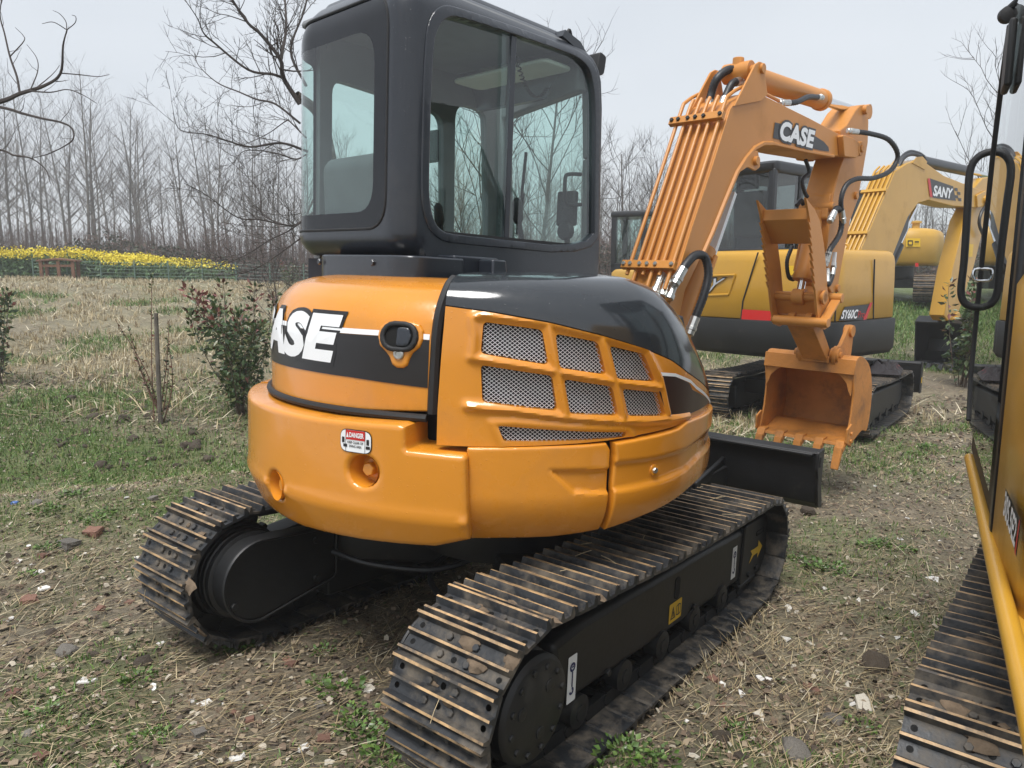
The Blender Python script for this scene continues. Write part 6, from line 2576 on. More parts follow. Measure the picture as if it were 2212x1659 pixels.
# bucket: curved shell, side plates, ears, teeth
h4 = lambda X, Y, x: U.hit(*Z4(X, Y), 0, x)
BXM = 3.56
ybr, ybl = float(h4(1395, 1000, BXM)[1]), float(h4(742, 1000, BXM)[1])
ztp = float(h4(1385, 850, BXM)[2])
zlp = float(h4(1405, 1330, BXM)[2]) - 0.07
prof = [(BXM + 0.0, ztp + 0.06), (BXM + 0.06, ztp + 0.11), (BXM + 0.18, ztp + 0.10), (BXM + 0.34, ztp + 0.02), (BXM + 0.44, ztp - 0.14), (BXM + 0.47, ztp - 0.34), (BXM + 0.43, ztp - 0.52), (BXM + 0.31, zlp + 0.08), (BXM + 0.12, zlp + 0.01), (BXM + 0.0, zlp)]
q = MB()
sp = smooth_path([(a, 0, b) for a, b in prof], 4)
tk = 0.018
inner = []
for i, p in enumerate(sp):
    a = sp[max(i - 1, 0)]
    b = sp[min(i + 1, len(sp) - 1)]
    t = (b - a).normalized()
    inner.append(p + Vector((t.z, 0, -t.x)) * -tk * -1)
pp_ = [(p.x, p.z) for p in sp]
cen_ = Vector((BXM + 0.15, 0, (ztp + zlp) / 2))
inn_ = [((Vector((a, 0, b)) + (cen_ - Vector((a, 0, b))).normalized() * tk).x, (Vector((a, 0, b)) + (cen_ - Vector((a, 0, b))).normalized() * tk).z) for a, b in pp_]
q.prism(pp_ + inn_[::-1], 1, ybr + 0.014, ybl - 0.014)
bucket = cpart('bucket', q, [M_BUCKET], smooth=40)
side_pf = pp_ + [(BXM - 0.012, zlp + 0.02), (BXM + 0.035, zlp + 0.22), (BXM + 0.045, ztp - 0.18), (BXM - 0.005, ztp - 0.02)]
for y in (ybr, ybl - 0.016):
    q = MB()
    q.prism(side_pf, 1, y, y + 0.016)
    sp_o = cpart('side_plate', q, [M_BUCKET], parent=bucket, bevel=0.003, smooth=25)
    # side cutter with bolts
    yo_ = y - 0.016 if y == ybr else y + 0.016
    q = MB()
    q.prism([(BXM - 0.055, zlp + 0.02), (BXM + 0.05, zlp - 0.02), (BXM + 0.07, zlp + 0.12), (BXM + 0.02, zlp + 0.17), (BXM - 0.06, zlp + 0.13)], 1, yo_, yo_ + 0.016)
    cpart('side_cutter', q, [M_BUCKET], parent=bucket, bevel=0.003)
    for bz_ in (0.03, 0.09):
        q = MB()
        q.hexa((BXM + 0.02, yo_ if y == ybr else yo_ + 0.016, zlp + bz_), (0, -1 if y == ybr else 1, 0), 0.016, 0.012)
        cpart('bolt', q, [M_BUCKET], parent=bucket)
# corner gussets at the mouth top
for (y, sg) in ((ybr + 0.016, 1), (ybl - 0.016, -1)):
    q = MB()
    gp = [(y, ztp - 0.02), (y + sg * 0.14, ztp - 0.02), (y + sg * 0.09, ztp - 0.05), (y + sg * 0.04, ztp - 0.10), (y + sg * 0.022, ztp - 0.16), (y, ztp - 0.20)]
    q.prism(gp, 0, BXM + 0.01, BXM + 0.026)
    cpart('gusset', q, [M_BUCKET], parent=bucket, fix=True)
q = MB()
q.prism([(BXM - 0.015, ztp - 0.03), (BXM + 0.02, ztp - 0.03), (BXM + 0.03, ztp + 0.09), (BXM + 0.0, ztp + 0.09)], 1, ybr - 0.004, ybl + 0.004)
cpart('top_bar', q, [M_BUCKET], parent=bucket, bevel=0.004)
q = MB()
q.prism([(BXM - 0.05, zlp - 0.012), (BXM + 0.14, zlp + 0.0), (BXM + 0.13, zlp + 0.03), (BXM - 0.04, zlp + 0.012)], 1, ybr, ybl)
cpart('cutting_edge', q, [M_BUCKET], parent=bucket, bevel=0.003)
for k in range(5):
    y = ybr + 0.04 + (ybl - ybr - 0.08) * k / 4
    q = MB()
    q.prism([(BXM + 0.04, zlp + 0.035), (BXM + 0.03, zlp + 0.0), (BXM - 0.05, zlp - 0.06), (BXM - 0.075, zlp - 0.03), (BXM - 0.045, zlp + 0.03)], 1, y - 0.034, y + 0.034)
    tt = cpart('tooth', q, [M_BUCKET], parent=bucket, bevel=0.006)
    q = MB()
    q.prism([(BXM - 0.035, zlp - 0.035), (BXM - 0.085, zlp - 0.015), (BXM - 0.125, zlp - 0.19), (BXM - 0.108, zlp - 0.195)], 1, y - 0.030, y + 0.030)
    q2 = q.build('tooth_point', [M_BUCKET], bucket, None, bevel=0.005)
# ears and hinge
hy = [YB - 0.15, YB + 0.13]
hz_ = ztp + 0.10
for y in (YB - 0.155, YB + 0.115):
    q = MB()
    er = rounded([(BXM + 0.0, ztp + 0.02), (BXM - 0.04, ztp + 0.10), (BXM + 0.0, ztp + 0.19), (BXM + 0.08, ztp + 0.18), (BXM + 0.22, ztp + 0.34), (BXM + 0.30, ztp + 0.36), (BXM + 0.34, ztp + 0.28), (BXM + 0.32, ztp + 0.0)], 0.035)
    q.prism(er, 1, y, y + 0.03)
    q.cyl((BXM + 0.03, y - 0.02, ztp + 0.11), (BXM + 0.03, y + 0.05, ztp + 0.11), 0.06, 18)
    q.cyl((BXM + 0.27, y - 0.02, ztp + 0.30), (BXM + 0.27, y + 0.05, ztp + 0.30), 0.05, 18)
    cpart('ear', q, [M_BUCKET], parent=bucket, bevel=0.004)
q = MB()
q.cyl((BXM + 0.03, YB - 0.19, ztp + 0.11), (BXM + 0.03, YB + 0.19, ztp + 0.11), 0.032, 14)
cpart('hinge_pin', q, [M_BUCKET], parent=bucket)
# arm end block between the ears
pl1 = xz3(1418, 1605, yt0)
q = MB()
nw = [(BXM - 0.02, ztp + 0.05), (BXM + 0.12, ztp + 0.05), (pl1[0] + 0.14, pl1[1] - 0.02), (pl1[0] + 0.10, pl1[1] + 0.05), (pl1[0] - 0.02, pl1[1] + 0.05), (pl1[0] - 0.05, pl1[1] - 0.02)]
q.prism(nw, 1, YB - 0.10, YB + 0.10)
for y in (YB - 0.10, YB + 0.03):
    q.cyl((pl1[0], y, pl1[1]), (pl1[0], y + 0.05, pl1[1]), 0.062, 18)
q.box((BXM - 0.035, YB - 0.11, ztp + 0.045), (BXM + 0.03, YB + 0.11, ztp + 0.10))
cpart('arm_nose', q, [M_BUCKET], bevel=0.006, smooth=25)
q = MB()
q.prism([armp[11], armp[13], (pl1[0] - 0.02, pl1[1]), (pl1[0] + 0.12, pl1[1])], 1, YB - 0.09, YB + 0.09)
q.build('arm_lower', [M_ORANGE2], arm, None, bevel=0.006, fix=True)


# hoses
def hose(pts, r_=0.02, name='hydraulic_hose', ends=True, parent=None, rib=True):
    P_ = smooth_path(pts, 12)
    L_ = sum((P_[i + 1] - P_[i]).length for i in range(len(P_) - 1))
    # ribbed outer sleeve
    rs = []
    Q_ = []
    acc = 0
    step = 0.011
    fine = []
    for i in range(len(P_) - 1):
        a, b = P_[i], P_[i + 1]
        k = max(1, int((b - a).length / step))
        for j in range(k):
            fine.append(a.lerp(b, j / k))
    fine.append(P_[-1])
    for i, p in enumerate(fine):
        rs.append(r_ * (1.12 if (i % 2 and rib) else 0.98))
    q = MB()
    q.tube(fine, rs, 8)
    o = cpart(name, q, [M_HOSE], parent=parent, smooth=60)
    if ends:
        for (a, b) in ((P_[0], P_[2]), (P_[-1], P_[-3])):
            d = (b - a).normalized()
            q = MB()
            q.lathe([(r_ * 0.9, -0.05), (r_ * 1.15, -0.045), (r_ * 1.15, -0.02), (r_ * 1.35, -0.018), (r_ * 1.35, 0.0), (r_ * 1.2, 0.002), (r_ * 1.2, 0.06)], a, d, 10)
            cpart('hose_fitting', q, [M_STEEL], parent=o)
    return o


H = lambda X, Y, y: tuple(U.hit(*Z3(X, Y), 1, y))
hose([H(735, 350, YB + 0.09), H(755, 255, YB + 0.09), H(790, 165, YB + 0.06), H(860, 112, YB + 0.03), H(920, 130, YB), H(935, 165, YB)], 0.024)
hose([H(818, 330, YB - 0.02), H(845, 260, YB - 0.02), H(880, 195, YB - 0.03), H(925, 180, YB - 0.03)], 0.022)
hose([H(1185, 310, YB - 0.10), H(1260, 305, YB - 0.12), H(1330, 275, YB - 0.11), H(1400, 278, YB - 0.09)], 0.018)
hose([H(1590, 478, YR_ - 0.03), H(1700, 492, YR_ - 0.10), H(1810, 530, YR_ - 0.16), H(1862, 620, YR_ - 0.18), H(1820, 710, YR_ - 0.16), H(1720, 755, YR_ - 0.12), H(1620, 760, YR_ - 0.08), H(1555, 800, YR_ - 0.05), H(1525, 890, YR_ - 0.04), H(1535, 990, YR_ - 0.04)], 0.018)
hose([H(1470, 990, ya - 0.06), H(1500, 935, ya - 0.06), H(1528, 970, ya - 0.06), H(1520, 1080, ya - 0.06), H(1460, 1180, ya - 0.06), H(1440, 1240, ya - 0.05)], 0.020)
hose([H(1480, 1290, ya - 0.05), H(1470, 1350, ya - 0.06), H(1448, 1390, ya - 0.06), H(1445, 1330, ya - 0.04)], 0.016)
hose([H(1315, 648, YB), H(1335, 720, YB), H(1295, 770, YB), H(1310, 840, YB), H(1325, 868, YB)], 0.014, ends=False)
hose([H(1310, 945, YB + 0.1), H(1290, 890, YB + 0.1), H(1262, 920, YB + 0.1)], 0.016, ends=False)
hose([H(1235, 1160, YB + 0.14), H(1205, 1250, YB + 0.14), H(1215, 1340, YB + 0.12), H(1245, 1360, YB + 0.1)], 0.015, ends=False)
hose([H(560, 1345, YR_ - 0.03), H(600, 1275, YR_ - 0.04), H(660, 1215, YR_ - 0.05), H(715, 1225, YR_ - 0.06), H(738, 1320, YR_ - 0.08), H(715, 1440, YR_ - 0.08), H(670, 1560, YR_ - 0.06), H(640, 1640, YR_ - 0.05)], 0.023)
q = MB()
q.tube(smooth_path([H(690, 340, YL_ + 0.02), H(640, 500, YL_ + 0.03), H(545, 640, YL_ + 0.05), H(510, 800, YL_ + 0.04), H(420, 1020, YL_ + 0.02), H(345, 1290, YL_ + 0.01), H(335, 1340, YL_ + 0.01)], 6), 0.010, 6)
cpart('electric_cable', q, [M_RUBBER])
# fittings standing on the lower clamp
for k, X in enumerate((455, 500, 540)):
    a = Vector(H(X, 1345 + 18 * k, YB - 0.04 - 0.05 * k))
    d = (-tb_ * 0.9 + Vector((-0.1, 0, 0))).normalized()
    q = MB()
    q.lathe([(0.018, -0.03), (0.024, -0.025), (0.024, 0.02), (0.02, 0.022), (0.02, 0.07), (0.026, 0.072), (0.026, 0.10), (0.02, 0.105)], a, d, 10)
    cpart('hose_fitting', q, [M_STEEL], parent=boom)
q = MB()
wt = Vector(H(1485, 1235, ya - 0.055))
q.box((wt.x - 0.012, wt.y - 0.012, wt.z - 0.05), (wt.x + 0.012, wt.y + 0.012, wt.z + 0.05))
cpart('hose_tag', q, [M_WHITE])
# ------------------------------------------------------------------ the yellow excavators
M_YELD = pmat('yellow_machine_dull', (0.52, 0.30, 0.05), 0.5, var=0.06, vscale=2)
M_CABBLK = pmat('black_cab_paint', (0.011, 0.012, 0.014), 0.38, coat=0.15)
M_PLASTIC = pmat('black_lower_counterweight', (0.011, 0.0115, 0.012), 0.5, var=0.25, vscale=2, col2=(0.05, 0.04, 0.035), c2pos=(0.6, 0.85))


def undercarriage(root, M, s=1.0, blade=True, me=None, label=None):
    pth = track_path(-1.0 * s, 0.325 * s, 0.28 * s, 1.0 * s, 0.30 * s, 0.26 * s, 0.02)
    for sd in (-1, 1):
        ch, me = make_track(root, M, sd * 0.80 * s, 0.42 * s, pth, 0.14 * s, False, me)
        q = MB()
        lo, hi = sorted((sd * 0.70 * s, sd * 0.89 * s))
        q.prism([(a * s, b * s) for a, b in ((-0.72, 0.12), (1.0, 0.12), (1.12, 0.20), (1.12, 0.42), (-0.62, 0.47), (-0.74, 0.42))], 1, lo, hi)
        fr_ = q.build('track_frame', [M_BLACK], root, M, bevel=0.02)
        q = MB()
        q.lathe([(0.20 * s, 0), (0.2 * s, 0.14 * s), (0.16 * s, 0.17 * s), (0, 0.17 * s)], (-1.0 * s, sd * 0.80 * s, 0.325 * s), (0, sd, 0), 24)
        q.build('final_drive', [M_BLACK], root, M)
        q = MB()
        for k in range(4):
            q.cyl((-0.5 * s + k * 0.36 * s, sd * 0.7 * s, 0.12 * s), (-0.5 * s + k * 0.36 * s, sd * 0.9 * s, 0.12 * s), 0.055 * s, 12)
        q.build('track_rollers', [M_BLACK], root, M)
    q = MB()
    q.box((-0.45 * s, -0.7 * s, 0.3 * s), (0.45 * s, 0.7 * s, 0.5 * s))
    q.lathe([(0.45 * s, 0.5 * s), (0.45 * s, 0.8 * s)], (0, 0, 0), (0, 0, 1), 24)
    q.build('centre_frame', [M_BLACK], root, M, bevel=0.02)
    if blade:
        q = MB()
        q.prism([(1.62 * s, 0.62 * s), (1.70 * s, 0.64 * s), (1.68 * s, 0.4 * s), (1.76 * s, 0.2 * s), (1.72 * s, 0.19 * s), (1.63 * s, 0.38 * s)], 1, -1.02 * s, 1.02 * s)
        q.beam((0.4 * s, 0.35 * s, 0.35 * s), (1.66 * s, 0.45 * s, 0.42 * s), 0.08, 0.12)
        q.beam((0.4 * s, -0.35 * s, 0.35 * s), (1.66 * s, -0.45 * s, 0.42 * s), 0.08, 0.12)
        bl2 = q.build('dozer_blade', [M_BLACK], root, M, bevel=0.006)
        q = MB()
        q.box((1.60 * s, -1.035 * s, 0.2 * s), (1.72 * s, -1.02 * s, 0.64 * s))
        q.build('end_plate', [M_BLACK], bl2)
        q = MB()
        q.box((1.64 * s, -1.04 * s, 0.34 * s), (1.67 * s, -1.0355 * s, 0.42 * s))
        q.build('reflector', [M_LABELY], bl2)
    return me


def plan_mesh(name, plan, zs, insets, mats, mi=None, cap=True):
    """stack of plan outlines: rounded bodywork"""
    q = MB()
    n = len(plan)
    cx = sum(p[0] for p in plan) / n
    cy = sum(p[1] for p in plan) / n
    for z, ins in zip(zs, insets):
        for (x, y) in plan:
            d = Vector((x - cx, y - cy))
            L = d.length
            d = d * ((L - ins) / L)
            q.v.append((cx + d.x, cy + d.y, z))
    for i in range(len(zs) - 1):
        for j in range(n):
            j2 = (j + 1) % n
            q.f.append((i * n + j, i * n + j2, (i + 1) * n + j2, (i + 1) * n + j))
            q.m.append(mi[i] if mi else 0)
    if cap:
        q.f.append(tuple((len(zs) - 1) * n + j for j in range(n)))
        q.m.append(0)
        q.f.append(tuple(range(n))[::-1])
        q.m.append(0)
    return q


def box_cab(root, M, x0, x1, y0, y1, z0, z1, wz=None, rear=True, glass=None, seat=True, name='cab', t=0.09):
    """hollow cab: pillars, roof with drip edge, panes on four sides, seat"""
    glass = glass or M_GLASS
    wz = wz or z0 + 0.12
    q = MB()
    zt_ = z1 - 0.10
    for (x, y) in ((x0, y0), (x0, y1 - t), (x1 - t, y0), (x1 - t, y1 - t)):
        q.box((x, y, z0), (x + t, y + t, zt_))
    q.box((x0, y0, z0 - 0.1), (x1, y1, wz))
    xm = x0 + (x1 - x0) * 0.42
    for y in (y0, y1 - t):
        q.box((xm, y + 0.001, z0), (xm + t, y + t - 0.001, zt_))
    cb = q.build(name, [M_CABBLK], root, M, bevel=0.02)
    q = MB()
    q.add([], [])
    rp_ = rounded([(x0 - 0.02, y0 - 0.02), (x1 + 0.04, y0 - 0.02), (x1 + 0.04, y1 + 0.02), (x0 - 0.02, y1 + 0.02)], 0.12, 5)
    q = plan_mesh('roof', rp_, [zt_ - 0.05, zt_ - 0.02, zt_ + 0.06, z1 - 0.01, z1], [0.03, 0.0, 0.0, 0.04, 0.12], [M_CABBLK])
    q.build('roof', [M_CABBLK], cb, None, smooth=50)
    g = 0.025
    for (lo, hi) in (((x0 + t, y0 + g, wz), (xm, y0 + g + 0.006, zt_)), ((xm + t, y0 + g, wz), (x1 - t, y0 + g + 0.006, zt_)),
                     ((x0 + t, y1 - g, wz), (xm, y1 - g + 0.006, zt_)), ((xm + t, y1 - g, wz), (x1 - t, y1 - g + 0.006, zt_)),
                     ((x0 + g, y0 + t, wz), (x0 + g + 0.006, y1 - t, zt_)), ((x1 - g, y0 + t, wz), (x1 - g + 0.006, y1 - t, zt_))):
        q = MB()
        if hi[0] - lo[0] > hi[1] - lo[1]:
            ym = lo[1]
            q.add([(lo[0], ym, lo[2]), (hi[0], ym, lo[2]), (hi[0], ym, hi[2]), (lo[0], ym, hi[2])], [(0, 1, 2, 3)])
        else:
            q.add([(lo[0], lo[1], lo[2]), (lo[0], hi[1], lo[2]), (lo[0], hi[1], hi[2]), (lo[0], lo[1], hi[2])], [(0, 1, 2, 3)])
        q.build('window_pane', [glass], cb, None, smooth=0)
    if seat:
        q = MB()
        ym = (y0 + y1) / 2
        q.box((x0 + 0.30, ym - 0.22, z0), (x0 + 0.75, ym + 0.22, z0 + 0.22))
        q.prism(rounded([(x0 + 0.22, z0 + 0.2), (x0 + 0.36, z0 + 0.2), (x0 + 0.30, z0 + 0.78), (x0 + 0.20, z0 + 0.80)], 0.04), 1, ym - 0.22, ym + 0.22)
        q.box((x0 + 0.18, ym - 0.12, z0 + 0.82), (x0 + 0.26, ym + 0.12, z0 + 1.0))
        q.build('seat', [M_SEATC], cb, None, bevel=0.03)
        q = MB()
        q.tube(smooth_path([(x1 - 0.35, ym, z0), (x1 - 0.32, ym, z0 + 0.4), (x1 - 0.36, ym + 0.02, z0 + 0.62)]), 0.02, 8)
        q.build('control_lever', [M_RUBBER], cb)
    return cb


# ---- the SANY SY60C behind the orange boom
SK = Frame((3.9, 9.6, float(ground_base(3.9, 9.6))), 52.0)
SU = Frame((3.7, 9.8, -0.2), 40.0)
SANY = empty('excavator', SK.M, 'yellow excavator behind the orange boom, marked SY60C on its side', 'excavator')
MSU = SK.M.inverted() @ SU.M
FARSHOE = undercarriage(SANY, Matrix.Identity(4))
plan = rounded([(0.70, -1.0), (0.70, 1.0), (-0.75, 1.0), (-1.04, 0.80), (-1.13, 0.0), (-1.04, -0.80), (-0.75, -1.0)], [0.06, 0.06, 0.12, 0.14, 0.4, 0.14, 0.12], 6)
big = [(x * 1.03, y * 1.03) for x, y in plan]
q = plan_mesh('lower_counterweight', big, [0.88, 0.885, 0.95, 1.30, 1.32, 1.325], [0.07, 0.05, 0.0, 0.0, 0.008, 0.04], None)
q.build('lower_counterweight', [M_PLASTIC], SANY, MSU, smooth=45, fix=True)
q = plan_mesh('body', plan, [1.33, 1.34, 1.8, 2.02, 2.09, 2.135, 2.155, 2.16], [0.01, 0.0, 0.01, 0.02, 0.035, 0.065, 0.11, 0.16], None)
body = q.build('bodywork', [M_YELLOW], SANY, MSU, smooth=50, fix=True)
# panel seams: follow the outline of the body
pl3 = [Vector((x, y, 0)) for x, y in plan]


def body_pt(u, v, off=0.0):
    """point of the yellow body seen at u,v: nearest plan edge hit by the ray"""
    o = SU.l(_C)
    d = SU.Rm.T @ ray(u, v)
    best = None
    n = len(plan)
    for i in range(n):
        a = np.array(plan[i])
        b = np.array(plan[(i + 1) % n])
        e = b - a
        A = np.array([[d[0], -e[0]], [d[1], -e[1]]])
        if abs(np.linalg.det(A)) < 1e-9:
            continue
        t, s_ = np.linalg.solve(A, a - o[:2])
        if 0 <= s_ <= 1 and t > 0 and (best is None or t < best[0]):
            nn = np.array([-e[1], e[0]])
            nn = nn / np.linalg.norm(nn)
            p = o + t * d
            if nn @ d[:2] > 0:
                nn = -nn
            best = (t, p, nn)
    if best is None:
        return Vector((0, 0, 1))
    t, p, nn = best
    return Vector((p[0] + nn[0] * off, p[1] + nn[1] * off, p[2]))


for seam in ([(1638, 545), (1625, 585), (1605, 650), (1600, 697)], [(1808, 565), (1806, 640), (1803, 695)], [(1889, 560), (1887, 625), (1886, 690)]):
    q = MB()
    q.tube([body_pt(u, v, 0.002) for u, v in resample(seam, 12, False)], 0.009, 6)
    q.build('panel_seam', [M_RUBBER], body)


def body_decal(name, poly, mat, off, step=6):
    vs, fs = cdt_grid(poly, [], step)
    me = bpy.data.meshes.new(name)
    me.from_pydata([tuple(body_pt(u, v, off)) for u, v in vs], [], fs)
    me.materials.append(mat)
    me.update()
    return link(name, me, body)


def body_text(name, txt, mat, quad, off, bold, shear):
    """lettering inside a photo quad (bl, br, tr, tl)"""
    vs, fs = text_polys(txt, 1.0, bold, shear)
    xs_ = [p[0] for p in vs]
    ys2 = [p[1] for p in vs]
    out = []
    for (x, y) in vs:
        a = (x - min(xs_)) / (max(xs_) - min(xs_))
        b = (y - min(ys2)) / (max(ys2) - min(ys2))
        p = Vector(quad[0]) * (1 - a) * (1 - b) + Vector(quad[1]) * a * (1 - b) + Vector(quad[2]) * a * b + Vector(quad[3]) * (1 - a) * b
        out.append(tuple(body_pt(p.x, p.y, off)))
    me = bpy.data.meshes.new(name)
    me.from_pydata(out, [], fs)
    me.materials.append(mat)
    me.update()
    return link(name, me, body)


body_decal('model_plate', [(1811, 693), (1824, 663), (1881, 656), (1871, 691)], M_DECALBLK, 0.006)
body_decal('model_plate', [(1863, 691), (1878, 654), (1884, 653), (1870, 690)], M_RED, 0.008)
body_text('model_letters', 'SY60C', M_WHITE, [(1815, 689), (1850, 688), (1853, 668), (1819, 669)], 0.009, 0.03, 0.15)
body_text('model_letters', 'Pro', M_RED, [(1851, 686), (1866, 686), (1867, 671), (1853, 672)], 0.009, 0.0, 0.1)
body_decal('red_stripe', [(1598, 696), (1604, 668), (1668, 672), (1700, 676), (1700, 697)], M_RED, 0.006)
body_decal('black_stripe', [(1668, 671), (1700, 675), (1796, 680), (1796, 688), (1700, 680)], M_DECALBLK, 0.008)
# raised frame and letters of the maker on the rear
for (p0_, p1_) in (((1480, 598), (1588, 594)), ((1588, 594), (1574, 636)), ((1574, 636), (1478, 640))):
    q = MB()
    q.tube([body_pt(*p_, 0.0) for p_ in resample([p0_, p1_], 12, False)], 0.014, 6)
    q.build('raised_frame', [M_YELLOW], body)
body_text('maker_letters', 'SANY', M_DECALBLK, [(1452, 634), (1552, 632), (1572, 598), (1462, 600)], 0.006, 0.04, 0.25)
body_text('maker_letters', 'SANY', M_SILVER, [(1456, 632), (1550, 630), (1568, 601), (1466, 603)], 0.012, 0.01, 0.25)
q = MB()
wl0 = [body_pt(u, v, 0.008) for u, v in ((1698, 594), (1716, 594), (1716, 574), (1698, 574))]
q.add(wl0, [(0, 1, 2, 3)])
q.build('warning_label', [M_LABELY], body)
box_cab(SANY, MSU, -0.55, 0.95, 0.03, 1.0, 2.15, 3.28, 2.2, glass=M_GLASSDK)
q = MB()
q.tube(smooth_path([(0.2, -0.4, 2.14), (0.2, -0.4, 2.24), (0.25, -0.55, 2.24), (0.25, -0.55, 2.14)], 5), 0.015, 8)
q.build('hood_rail', [M_YELLOW], SANY, MSU)
q = MB()
q.tube([(0.1, -0.05, 2.1), (0.1, -0.05, 2.28), (0.02, -0.06, 2.36)], 0.05, 12)
q.build('exhaust', [M_RUBBER], SANY, MSU)
# dark rag lying on the track
rg0 = SK.l(SU.w((0, 0, 0)))

Z5 = lambda X, Y: (1810.4 + 0.4957 * X, 0.4957 * Y)


def far_boom(root, MF, FR, yR, w, pts_face, mats, pipes_n=5):
    xz = [(lambda p: (p[0], p[2]))(FR.hit(*Z5(*p), 1, yR)) for p in pts_face]
    q = MB()
    q.prism(xz, 1, yR, yR + w)
    return q.build('boom', [mats], root, MF, bevel=0.01, smooth=25), xz


yR2 = -0.22
sbp = [(60, 1180), (100, 1085), (175, 915), (248, 745), (300, 712), (345, 695), (372, 702), (460, 765), (560, 805), (640, 835), (662, 860), (655, 895), (600, 905), (500, 898), (395, 872), (350, 885), (305, 945), (240, 1110), (190, 1210)]
sboom, sxz = far_boom(SANY, MSU, SU, yR2, 0.30, sbp, M_YELLOW)
ctr_b = Vector((sxz[3][0], 0, sxz[3][1])) - Vector((sxz[1][0], 0, sxz[1][1]))
tb2 = ctr_b.normalized()
nb2 = Vector((-tb2.z, 0, tb2.x))
if nb2.x > 0:
    nb2 = -nb2
pA = Vector((sxz[0][0], 0, sxz[0][1]))
pB = Vector((sxz[3][0], 0, sxz[3][1]))
for k in range(5):
    y = yR2 + 0.02 + 0.065 * k
    q = MB()
    q.tube([(lambda p: (p.x, y, p.z))(pA.lerp(pB, t) + nb2 * 0.03) for t in (0.0, 0.5, 1.0)] + [(pB.x + 0.12, y, pB.z + 0.10)], 0.016, 6)
    q.build('hydraulic_pipe', [M_YELLOW], sboom)
for t in (0.35, 0.78):
    p = pA.lerp(pB, t) + nb2 * 0.045
    q = MB()
    q.beam((p.x, yR2 - 0.02, p.z), (p.x, yR2 + 0.34, p.z), 0.05, 0.03, up=tuple(nb2))
    q.build('pipe_clamp', [M_YELLOW], sboom)
s5 = lambda X, Y, y=yR2: SU.hit(*Z5(X, Y), 1, y)
fm5 = lambda S, Z, D: np.stack([S, yR2 - D, Z], 1)
xz5 = lambda X, Y: (lambda p: (p[0], p[2]))(s5(X, Y))
link('logo_plate', sheet_mesh('logo_plate', [xz5(*p) for p in ((398, 858), (398, 777), (500, 812), (512, 875), (440, 866))], fm5, 0.006, 0.5, M_DECALBLK), sboom)
link('logo_plate', sheet_mesh('logo_plate', [xz5(*p) for p in ((388, 778), (398, 777), (410, 860), (398, 858))], fm5, 0.008, 0.5, M_RED), sboom)
for (a, b) in ((506, 818), (518, 835), (508, 850), (522, 862)):
    link('logo_block', sheet_mesh('logo_block', [xz5(*p) for p in ((a, b), (a + 13, b + 2), (a + 14, b + 15), (a + 1, b + 13))][::-1], fm5, 0.006, 0.5, M_DECALBLK), sboom)
a0_, a1_ = xz5(412, 830), xz5(497, 845)
sl2 = (a1_[1] - a0_[1]) / (a1_[0] - a0_[0])
h2_ = abs(xz5(450, 815)[1] - xz5(450, 862)[1])
fm6 = lambda S, Z, D: np.stack([S, yR2 - D, Z + a0_[1] + sl2 * (S - a0_[0])], 1)
link('logo_letters', text_mesh('logo_letters', 'SANY', M_WHITE, fm6, (a0_[0], -h2_ / 2, a1_[0], h2_ / 2), 0.04, 0.15, 1.0, None, 0.010), sboom)


def cylinder(root, MF, p0, p1, r0, r1, frac, m0, name='cylinder'):
    p0, p1 = Vector(p0), Vector(p1)
    q = MB()
    q.cyl(p0, p0.lerp(p1, frac), r0, 18)
    o = q.build(name, [m0], root, MF)
    q = MB()
    q.cyl(p0.lerp(p1, frac), p1, r1, 12)
    q.build('piston_rod', [M_CHROME], o)
    return o


ym2 = yR2 + 0.15
cylinder(SANY, MSU, s5(360, 702, ym2), s5(668, 768, ym2), 0.085, 0.045, 0.62, M_CABBLK, 'arm_cylinder')
cylinder(SANY, MSU, s5(215, 1180, ym2), s5(335, 905, ym2), 0.075, 0.04, 0.4, M_CABBLK, 'boom_cylinder')
q = MB()
q.prism([xz5(*p) for p in ((318, 945), (330, 918), (318, 1000), (245, 1150), (228, 1160))], 1, ym2 - 0.1, ym2 + 0.1)
q.build('rod_guard', [M_CABBLK], SANY, MSU)
e5 = [xz5(*p) for p in ((320, 710), (340, 685), (365, 682), (385, 705), (375, 740))]
for y in (yR2 - 0.012, yR2 + 0.30):
    q = MB()
    q.prism(e5, 1, y, y + 0.012)
    q.build('cylinder_ear', [M_YELLOW], sboom)
ap5 = [xz5(*p) for p in ((640, 775), (668, 770), (672, 800), (650, 880), (640, 1000), (600, 1160), (545, 1330), (520, 1395), (485, 1398), (470, 1375), (505, 1180), (560, 960), (600, 880), (590, 830))]
q = MB()
q.prism(ap5, 1, yR2 + 0.03, yR2 + 0.27)
sarm = q.build('arm', [M_YELLOW], SANY, MSU, bevel=0.01, smooth=25)
q = MB()
tpb = rounded([xz5(*p) for p in ((598, 850), (640, 830), (662, 862), (655, 895), (600, 905))], 0.03)
q.prism(tpb, 1, yR2 - 0.03, yR2)
tt5 = s5(632, 870)
q.cyl((tt5[0], yR2 - 0.06, tt5[2]), (tt5[0], yR2 + 0.36, tt5[2]), 0.07, 16)
q.build('tip_boss', [M_YELLOW], sboom, bevel=0.006)
link('warning_label', sheet_mesh('warning_label', [xz5(*p) for p in ((573, 1118), (592, 1120), (597, 1065), (579, 1062))], lambda S, Z, D: np.stack([S, yR2 + 0.03 - D, Z], 1), 0.006, 0.5, M_LABELY), sarm)
for hp in ([(560, 745), (545, 700)], ):
    pass
